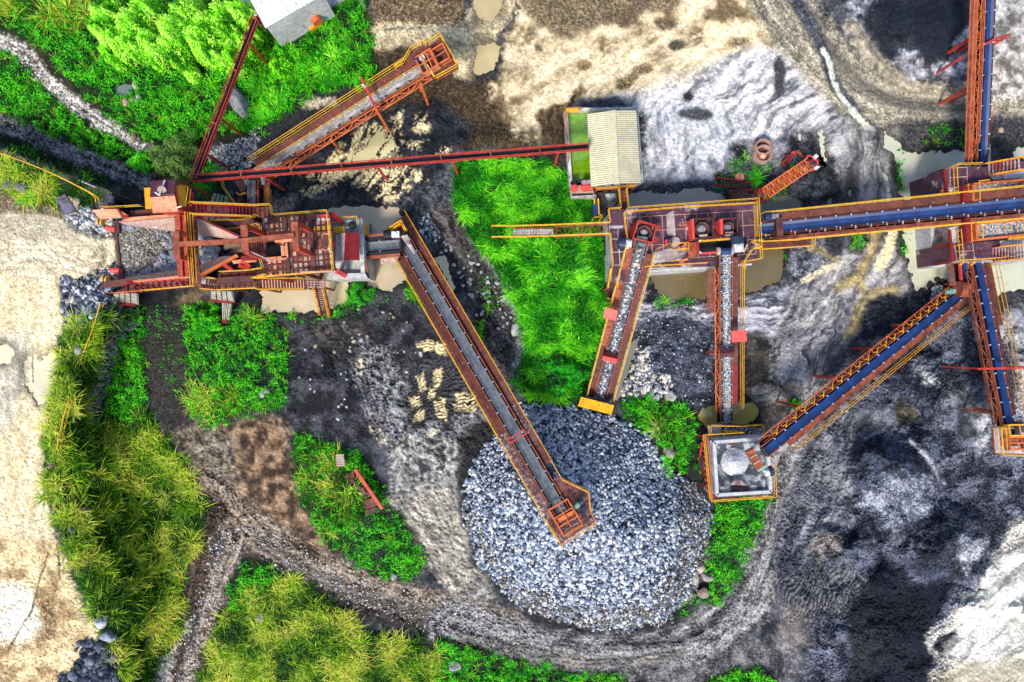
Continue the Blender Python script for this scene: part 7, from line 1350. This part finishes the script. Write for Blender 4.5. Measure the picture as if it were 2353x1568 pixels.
# ---- boulders
def boulder(label, u, v, ru, rv, ang=0, col=(178, 176, 172), hgt=.7, name='boulder', seed=1, grp=None):
    rng = np.random.default_rng(int(u*7+v)); vv = ICO.copy()*1.05; tt = ICT.tolist(); cache = {}; vv = vv.tolist()
    for _ in range(2):
        nt_ = []; cache = {}
        def mid(a, b):
            k = (min(a, b), max(a, b))
            if k not in cache: m_ = (np.array(vv[a])+np.array(vv[b])); vv.append((m_/np.linalg.norm(m_)).tolist()); cache[k] = len(vv)-1
            return cache[k]
        for a, b, c in tt: x, y, z = mid(a, b), mid(b, c), mid(c, a); nt_ += [(a, x, z), (b, y, x), (c, z, y), (x, y, z)]
        tt = nt_
    w_ = np.array(vv); w_ /= np.linalg.norm(w_, axis=1)[:, None]
    for _ in range(11):
        d = rng.normal(size=3); d /= np.linalg.norm(d); h_ = rng.uniform(.62, .9); s_ = w_@d; ex = np.clip(s_-h_, 0, None); w_ = w_-ex[:, None]*d
    w_ *= 1+rng.uniform(-.03, .03, (len(w_), 1)); a = math.radians(ang); rx, ry = ru/PX*1.12, rv/PX*1.12
    x = w_[:, 0]*rx; y = w_[:, 1]*ry; z = w_[:, 2]*min(rx, ry)*hgt*1.3; X_ = x*math.cos(a)-y*math.sin(a); Y_ = -(x*math.sin(a)+y*math.cos(a))
    me = bpy.data.meshes.new(name); me.from_pydata(np.stack([X_, Y_, z], -1).tolist(), [], tt); me.materials.append(surf('boulder stone', col, tuple(int(k*.72) for k in col), 1.3, bump=.6, bump_sc=9, spots=tuple(int(k*.5) for k in col)))
    o = bpy.data.objects.new(name, me); COL.objects.link(o); o.location = G(u, v, min(rx, ry)*hgt*.45); return tag(o, label, 'boulder', grp)
for b in [('long grey boulder lying in the grass beside the rusty cable bridge', 549, 236, 44, 17, 58, (150, 150, 156), 1.), ('pink grey boulder on the right bank of the little meadow pond', 313, 197, 9, 12, 0, (190, 176, 168)), ('grey boulder below the little meadow pond, the larger of a pair', 319, 228, 7, 9, 0, (196, 192, 188)), ('tan boulder below the little meadow pond, the smaller of a pair', 305, 231, 7, 6, 0, (190, 168, 150)), ('pinkish block at the foot of the upper left gravel lane', 308, 316, 7, 9, 10, (196, 158, 144)), ('rosy brick block at the lower edge of the little meadow pond', 289, 236, 8, 10, 0, (206, 160, 152)),
          ('whitish boulder on the weeds between the rock and gravel conveyors', 1543, 911, 15, 13, 0, (206, 202, 196)), ('tan boulder at the heap edge, topmost of four', 1610, 1303, 12, 13, 0, (206, 190, 170)), ('flat grey boulder at the heap edge, leftmost of four', 1597, 1331, 10, 14, 10, (196, 190, 182)), ('narrow tan boulder at the heap edge, rightmost of four', 1624, 1326, 10, 17, -70, (182, 168, 158)), ('brown boulder at the heap edge, lowest of four', 1617, 1360, 13, 14, 30, (168, 148, 140)),
          ('white boulder on the reed slope above the dark rock heap, the upper one', 236, 1428, 14, 14, 0, (214, 216, 222)), ('grey boulder on the reed slope just above the dark rock heap', 249, 1463, 16, 13, 20, (176, 184, 200)), ('large grey boulder in the weeds at the bottom edge', 1046, 1531, 15, 12, -10, (176, 176, 178)), ('tan boulder half hidden in the reeds at the bottom left', 262, 1512, 11, 11, 0, (170, 160, 150)), ('small grey boulder in the reeds beside the lower lane', 341, 1466, 8, 9, 0, (158, 150, 150)),
          ('dark grey boulder on the yellow grass at the left edge', 52, 433, 15, 14, 20, (134, 132, 130)), ('round grey boulder against the left edge of the road', 20, 425, 13, 12, 0, (150, 146, 138)), ('light boulder on the road shoulder below the hopper', 199, 715, 8, 9, 0, (186, 194, 210)), ('bluish boulder on the road shoulder near the slope rail', 158, 724, 6, 7, 0, (150, 164, 186)), ('pale boulder by the plank pier on the road shoulder', 157, 690, 7, 9, 20, (200, 190, 172)), ('white boulder in the weeds left of the tyre printed mud', 602, 905, 6, 9, 0, (206, 206, 208)), ('grey boulder beside the white one in the weeds', 612, 898, 6, 7, 0, (150, 150, 160)),
          ('white rock at the foot of the green bank near the long conveyor', 1184, 758, 9, 14, 10, (214, 212, 212)), ('pale rock in the stones where the weeds reach the heap', 1536, 1042, 13, 14, 0, (196, 184, 178)), ('brown boulder in the reeds by the road edge, upper', 194, 1172, 10, 9, 0, (128, 110, 112)), ('dark boulder in the reeds by the road edge', 120, 1072, 10, 8, 20, (140, 120, 112)), ('greyish boulder in the reeds lower on the road edge', 165, 1218, 11, 8, 30, (136, 130, 136)), ('grey boulder in the reeds beside the lower one', 205, 1206, 8, 8, 0, (120, 120, 130)), ('pinkish grey boulder below the lower reeds', 600, 1418, 12, 12, 0, (170, 158, 156)), ('pale flat stone in dark brown mud beside the conveyor rail', 1060, 1290, 6, 5, 0, (176, 170, 160)), ('pale boulder at the top of the slope near the slope rail', 178, 804, 9, 10, 0, (170, 166, 172)), ('white boulder on the grey mud under the middle tyre prints', 967, 814, 5, 6, 0, (206, 206, 206)), ('tan boulder on the mud path at the end of the weeds', 905, 1326, 7, 8, 0, (196, 196, 196)), ('cream round stone on black mud at the right edge above the pond', 2299, 300, 6, 7, 0, (214, 190, 160)), ('blue white stone beside the cream loading road', 135, 1300, 4, 4, 0, (180, 170, 150))]: boulder(*b)
# ---------------------------------------------------------------- vegetation
M_leaf = attr_mat('leaf', rough=.6, bump=0, fine=.25, fine_sc=3, spec=.25, trans=.3)
def leafcol(n, pal, clump=None):
    pal = np.array([lin(c, 1.) for c in pal]); k = RNG.integers(0, len(pal), n) if clump is None else np.clip((clump*len(pal)+RNG.normal(0, .7, n)).astype(int), 0, len(pal)-1)
    return pal[k]*RNG.uniform(.7, 1.3, (n, 1))
def blades(base, az, L, el, droop, w, col):
    n = len(base); T = np.array([0, .4, .75, 1.]); d = np.stack([np.cos(az), np.sin(az)], -1); side = np.stack([-np.sin(az), np.cos(az)], -1); vs_ = np.zeros((n, 7, 3)); k = 0
    for i, t in enumerate(T):
        hx = L*np.cos(el)*t*(1+.25*t); zz = L*np.sin(el)*t-droop*L*t*t; c = base[:, :2]+d*hx[:, None]; ww = w*(1-.55*t)/2
        if i < 3:
            for s_ in (-1, 1): vs_[:, k, :2] = c+side*(s_*ww)[:, None]; vs_[:, k, 2] = base[:, 2]+zz; k += 1
        else: vs_[:, k, :2] = c; vs_[:, k, 2] = base[:, 2]+np.maximum(zz, .03)
    tr = np.array([(0, 1, 3), (0, 3, 2), (2, 3, 5), (2, 5, 4), (4, 5, 6)]); t = tr[None]+7*np.arange(n)[:, None, None]
    return vs_.reshape(-1, 3), t.reshape(-1, 3), np.repeat(col, 7, 0)
def leaves(pos, size, col, tilt=.5, asp=.55, az=None):
    n = len(pos); az = RNG.uniform(0, 6.28, n) if az is None else az; nrm = np.stack([RNG.normal(0, tilt, n), RNG.normal(0, tilt, n), np.ones(n)], -1); nrm /= np.linalg.norm(nrm, axis=1)[:, None]
    a = np.stack([np.cos(az), np.sin(az), np.zeros(n)], -1); a -= nrm*(a*nrm).sum(1)[:, None]; a /= np.linalg.norm(a, axis=1)[:, None]; b = np.cross(nrm, a); s_ = np.asarray(size)[:, None]
    v_ = np.stack([pos-a*s_*.5, pos+b*s_*asp*.5+nrm*s_*.08, pos+a*s_*.5, pos-b*s_*asp*.5+nrm*s_*.08], 1); t = np.array([(0, 1, 2), (0, 2, 3)])[None]+4*np.arange(n)[:, None, None]
    return v_.reshape(-1, 3), t.reshape(-1, 3), np.repeat(col, 4, 0)
def joinm(name, parts, label, cat, kind='stuff'):
    o_ = 0; Vs, Ts, Cs = [], [], []
    for v_, t_, c_ in parts: Vs.append(v_); Ts.append(t_+o_); Cs.append(c_); o_ += len(v_)
    return tag(mesh_np(name, np.concatenate(Vs), np.concatenate(Ts), M_leaf, np.concatenate(Cs)), label, cat, kind=kind)
def clumps(u, v, nb, L0, L1, pal, w=.05, lean=None, el=(20, 75), dr=.45, dz=0., cl=None):
    n = len(u); rep = RNG.integers(max(3, nb//2), nb+nb//2, n); b = np.repeat(G_np(u, v, dz), rep, 0); m_ = len(b); b[:, :2] += RNG.normal(0, .12, (m_, 2)); az = RNG.uniform(0, 6.28, m_)
    if lean is not None:
        lz = np.repeat(lean, rep); az = lz+RNG.normal(0, .85, m_)
    cs = np.repeat(RNG.random(n) if cl is None else cl, rep); sc_ = np.repeat(RNG.uniform(.7, 1.25, n), rep)
    return blades(b, az, RNG.uniform(L0, L1, m_)*sc_, np.radians(RNG.uniform(el[0], el[1], m_)), RNG.uniform(.2, 1, m_)*dr, np.full(m_, w)*RNG.uniform(.7, 1.3, m_), leafcol(m_, pal, cs))
GRN = [(12, 62, 6), (22, 104, 8), (36, 150, 10), (54, 170, 16), (88, 204, 26)]; YEL = [(22, 62, 8), (58, 112, 10), (110, 160, 16), (164, 200, 34), (206, 206, 84)]; LIME = [(40, 120, 6), (84, 190, 14), (140, 236, 30), (176, 250, 60), (206, 255, 100)]
pr = []
for poly, d in VEG['meadow']:
    ar = area(poly); n = int(ar*150*d); u, v = pts_in(poly, n, 14); cl = fbm(u/16, v/16, 40, 3); cl = np.clip((cl-.5)*2.4+.5, 0, 1); keep = cl+RNG.random(len(u))*.5 > .46; u, v, cl = u[keep], v[keep], cl[keep]
    p = G_np(u, v); p[:, 2] += (.05+.75*cl**1.5)*RNG.random(len(u))**.6*min(1, d+.2); pr.append(leaves(p, RNG.uniform(.10, .24, len(u)), leafcol(len(u), GRN, np.clip(cl*.9+.15, 0, .99)), .55))
    n = int(ar*2.2*d); u, v = pts_in(poly, n, 10); pr.append(clumps(u, v, 14, .35, .8, GRN[1:]+[(150, 200, 40)], .05))
joinm('weeds', pr, 'bright green leafy weeds and tufts covering the unworked ground', 'weeds')
pr = []
for poly, d in VEG['windgrass']:
    ar = area(poly); n = int(ar*9*d); u, v = pts_in(poly, n, 10); lean = -2.2+3.4*(fbm(u/70, v/70, 44, 2)-.5)*2; cl = np.clip((fbm(u/30, v/30, 45, 3)-.5)*2.6+.55, 0, .99); pr.append(clumps(u, v, 14, .5, 1.15, GRN[1:]+[(140, 236, 40)], .065, lean, (25, 70), .5, cl=cl))
    n = int(ar*50*d); u, v = pts_in(poly, n, 10); p = G_np(u, v); p[:, 2] += .35*RNG.random(len(u)); pr.append(leaves(p, RNG.uniform(.1, .2, len(u)), leafcol(len(u), GRN[1:]), .5))
joinm('wind_grass', pr, 'tall vivid green grass combed by the wind on the middle bank', 'grass')
pr = []
for poly, d in VEG['reed']:
    ar = area(poly); n = int(ar*4.6*d); u, v = pts_in(poly, n, 14); cl = np.clip((fbm(u/34, v/34, 46, 3)-.5)*2.8+.52, 0, .99); pr.append(clumps(u, v, 24, .6, 1.45, YEL, .062, None, (15, 70), .5, cl=cl))
    n = int(ar*70*d); u, v = pts_in(poly, n, 12); c_ = np.clip((fbm(u/20, v/20, 47, 3)-.5)*2.5+.5, 0, .99); p = G_np(u, v); p[:, 2] += .5*c_*RNG.random(len(u)); pr.append(leaves(p, RNG.uniform(.1, .2, len(u)), leafcol(len(u), GRN[:4]+[(120, 160, 20)], c_), .5))
joinm('reed_grass', pr, 'tall yellow green reed grass in star shaped tufts', 'grass')
def plant(name, label, cat, u, v, r, hgt, n, pal, size, asp=.55, grp=None, tilt=.5, kind='dome', stems=7):
    b = G(u, v); o = thing(name, label, cat, tuple(b), grp); r_ = r/PX*(H-hgt)/H; th = RNG.uniform(0, 6.28, n); rr_ = np.sqrt(RNG.random(n))
    lob = 1+.22*np.sin(th*3+u)+.13*np.sin(th*7+v); x = rr_*lob*r_*np.cos(th); y = rr_*lob*r_*np.sin(th); cl = fbm(x*1.6+u, y*1.6+v, 50, 3)
    z = hgt*np.sqrt(np.clip(1-(rr_*.92)**2, .02, 1))*(.72+.55*cl)-RNG.random(n)**2*hgt*.45; tip = P(u, v, hgt)
    p = np.stack([tip.x+x, tip.y+y, np.maximum(b.z+z, b.z+.05)], -1); az = th+RNG.normal(0, .5, n)
    v_, t_, c_ = leaves(p, RNG.uniform(size*.7, size*1.3, n), leafcol(n, pal, np.clip((cl-.5)*2.2+.55, 0, .99)), tilt, asp, az); mesh_np('foliage', v_, t_, M_leaf, c_, parent=o)
    m = MB()
    for k in range(stems): a = k*6.28/stems+u; e = Vector((tip.x+.55*r_*math.cos(a), tip.y+.55*r_*math.sin(a), b.z+hgt*.75)); m.tube(b-Vector((0, 0, .1)), b+(e-b)*.5+Vector((0, 0, hgt*.12)), .07, .05, 6); m.tube(b+(e-b)*.5+Vector((0, 0, hgt*.12)), e, .05, .02, 6)
    m.build('stem', M['plank'] if name == 'bush' else M['green'], o); return o
for u, v, r, h_ in [(237, 32, 36, 4.2), (262, 88, 38, 4.), (250, 118, 26, 3.2), (300, 52, 40, 5.2), (337, 98, 36, 4.6), (352, 122, 24, 3.4), (325, 12, 38, 5.4), (390, 62, 42, 5.6), (462, 60, 42, 5.4), (495, 26, 40, 5.6), (520, 112, 30, 4.), (475, 108, 32, 4.2), (388, 108, 34, 4.4), (545, 82, 28, 4.), (412, 10, 42, 5.6), (540, 14, 32, 5.), (446, 90, 28, 4.8), (300, 100, 26, 4.), (218, 60, 20, 3.2), (570, 50, 22, 3.6)]:
    plant('bamboo', 'feathery lime green bamboo plume in the thicket left of the white shed', 'bamboo', u, v, r, h_, 2600, LIME, .26, .3, 'bamboo plumes of the thicket', .75)
plant('bamboo', 'narrow lime green frond standing apart below the bamboo thicket', 'bamboo', 433, 165, 16, 2., 900, LIME[1:], .24, .35)
plant('bush', 'round olive green bush beside the crusher cabin and cable bridge', 'bush', 388, 352, 58, 2.6, 5200, [(40, 70, 24), (64, 100, 36), (92, 134, 52), (120, 160, 70)], .13, .6)
plant('bush', 'bright green leafy bush at the left of the round olive bush', 'bush', 312, 368, 24, 1.4, 1100, GRN[2:], .24, .7)
plant('bush', 'dark green bush behind the north stair of the crusher', 'bush', 470, 412, 44, 1.3, 2400, GRN[:4], .16, .5); plant('bush', 'dense dark green bush between the heap and the rock conveyor foot', 'bush', 1296, 862, 46, 1.9, 3600, [(8, 60, 10), (14, 100, 14), (24, 140, 16), (44, 176, 24)], .22, .4)
plant('bush', 'small light green bush beside the red strut of the diagonal conveyor', 'bush', 1836, 931, 11, .9, 400, LIME[:3], .2, .5); plant('bush', 'light green bush at the middle of the meadow right of the bamboo', 'bush', 640, 150, 26, 1.3, 900, LIME[:3], .24, .6)
plant('bush', 'leafy green shrub below the yellow rail of the shed corner', 'bush', 830, 190, 22, 1.2, 800, GRN[2:], .22, .6); plant('bush', 'bright bush on the weed patch under the plank pier', 'bush', 460, 745, 32, 1.5, 1500, GRN[2:], .24, .65); plant('bush', 'green shrub beside the crusher pond at the short stair foot', 'bush', 825, 672, 28, 1.2, 1100, GRN[:4], .2, .5)
def tuft(label, u, v, n, L0, L1, pal, w=.07, dz=0):
    b = G(u, v, dz); o = thing('grass_tuft', label, 'grass tuft', tuple(b), 'separate grass tufts'); az = RNG.uniform(0, 6.28, n); bb = np.tile(np.array(b), (n, 1)); bb[:, :2] += RNG.normal(0, .1, (n, 2))
    v_, t_, c_ = blades(bb, az, RNG.uniform(L0, L1, n), np.radians(RNG.uniform(20, 75, n)), RNG.uniform(.2, .5, n), np.full(n, w), leafcol(n, pal)); mesh_np('blades', v_, t_, M_leaf, c_, parent=o)
    m = MB(); m.tube(b-Vector((0, 0, .1)), b+Vector((0, 0, .15)), .12, .06, 7); m.build('crown', M['plank'], o)
for a in [('spiky bright green tuft at the loose red stair in the scrap yard', 1736, 410, 90, .6, 1.3, GRN[2:]), ('yellow green tuft over the rusty scrap platform', 812, 1128, 130, .8, 1.9, LIME[1:]), ('straw coloured dead tuft among the weeds above the heap', 1512, 988, 110, .5, 1.2, [(226, 214, 150), (196, 186, 110), (240, 230, 190)]), ('pale feathery tuft at the top left corner', 120, 40, 140, 1.2, 2.6, YEL[2:]), ('yellow feathery tuft left of the bamboo', 158, 22, 140, 1., 2.4, YEL[2:]), ('big reed tuft below the narrow plank pier', 585, 735, 110, .9, 2.2, [(110, 150, 30), (160, 190, 60), (70, 130, 20)]), ('bright tuft beside the long conveyor above the pond', 952, 668, 90, .6, 1.4, GRN[2:]), ('spiky tuft right of the yucca under the red scrap frame', 1822, 386, 60, .5, 1., GRN[2:]), ('green tuft under the right corner of the middle deck', 1755, 470, 60, .4, 1., GRN[1:4]), ('bright tuft near the end of the upper yellow grass', 70, 455, 80, .6, 1.4, LIME[1:4]), ('arching tuft beside the cable bridge leg in the meadow', 490, 195, 80, .7, 1.6, LIME[:4]), ('yellow tuft right of the grass meadow edge', 770, 140, 90, .6, 1.5, LIME[1:]), ('grass tuft at the left edge of the big pond under the long conveyor', 2078, 545, 60, .5, 1.1, GRN[1:4]), ('grass tuft by the lower pond beside the narrow conveyor rail', 2285, 655, 60, .5, 1.1, GRN[1:4])]: tuft(*a)
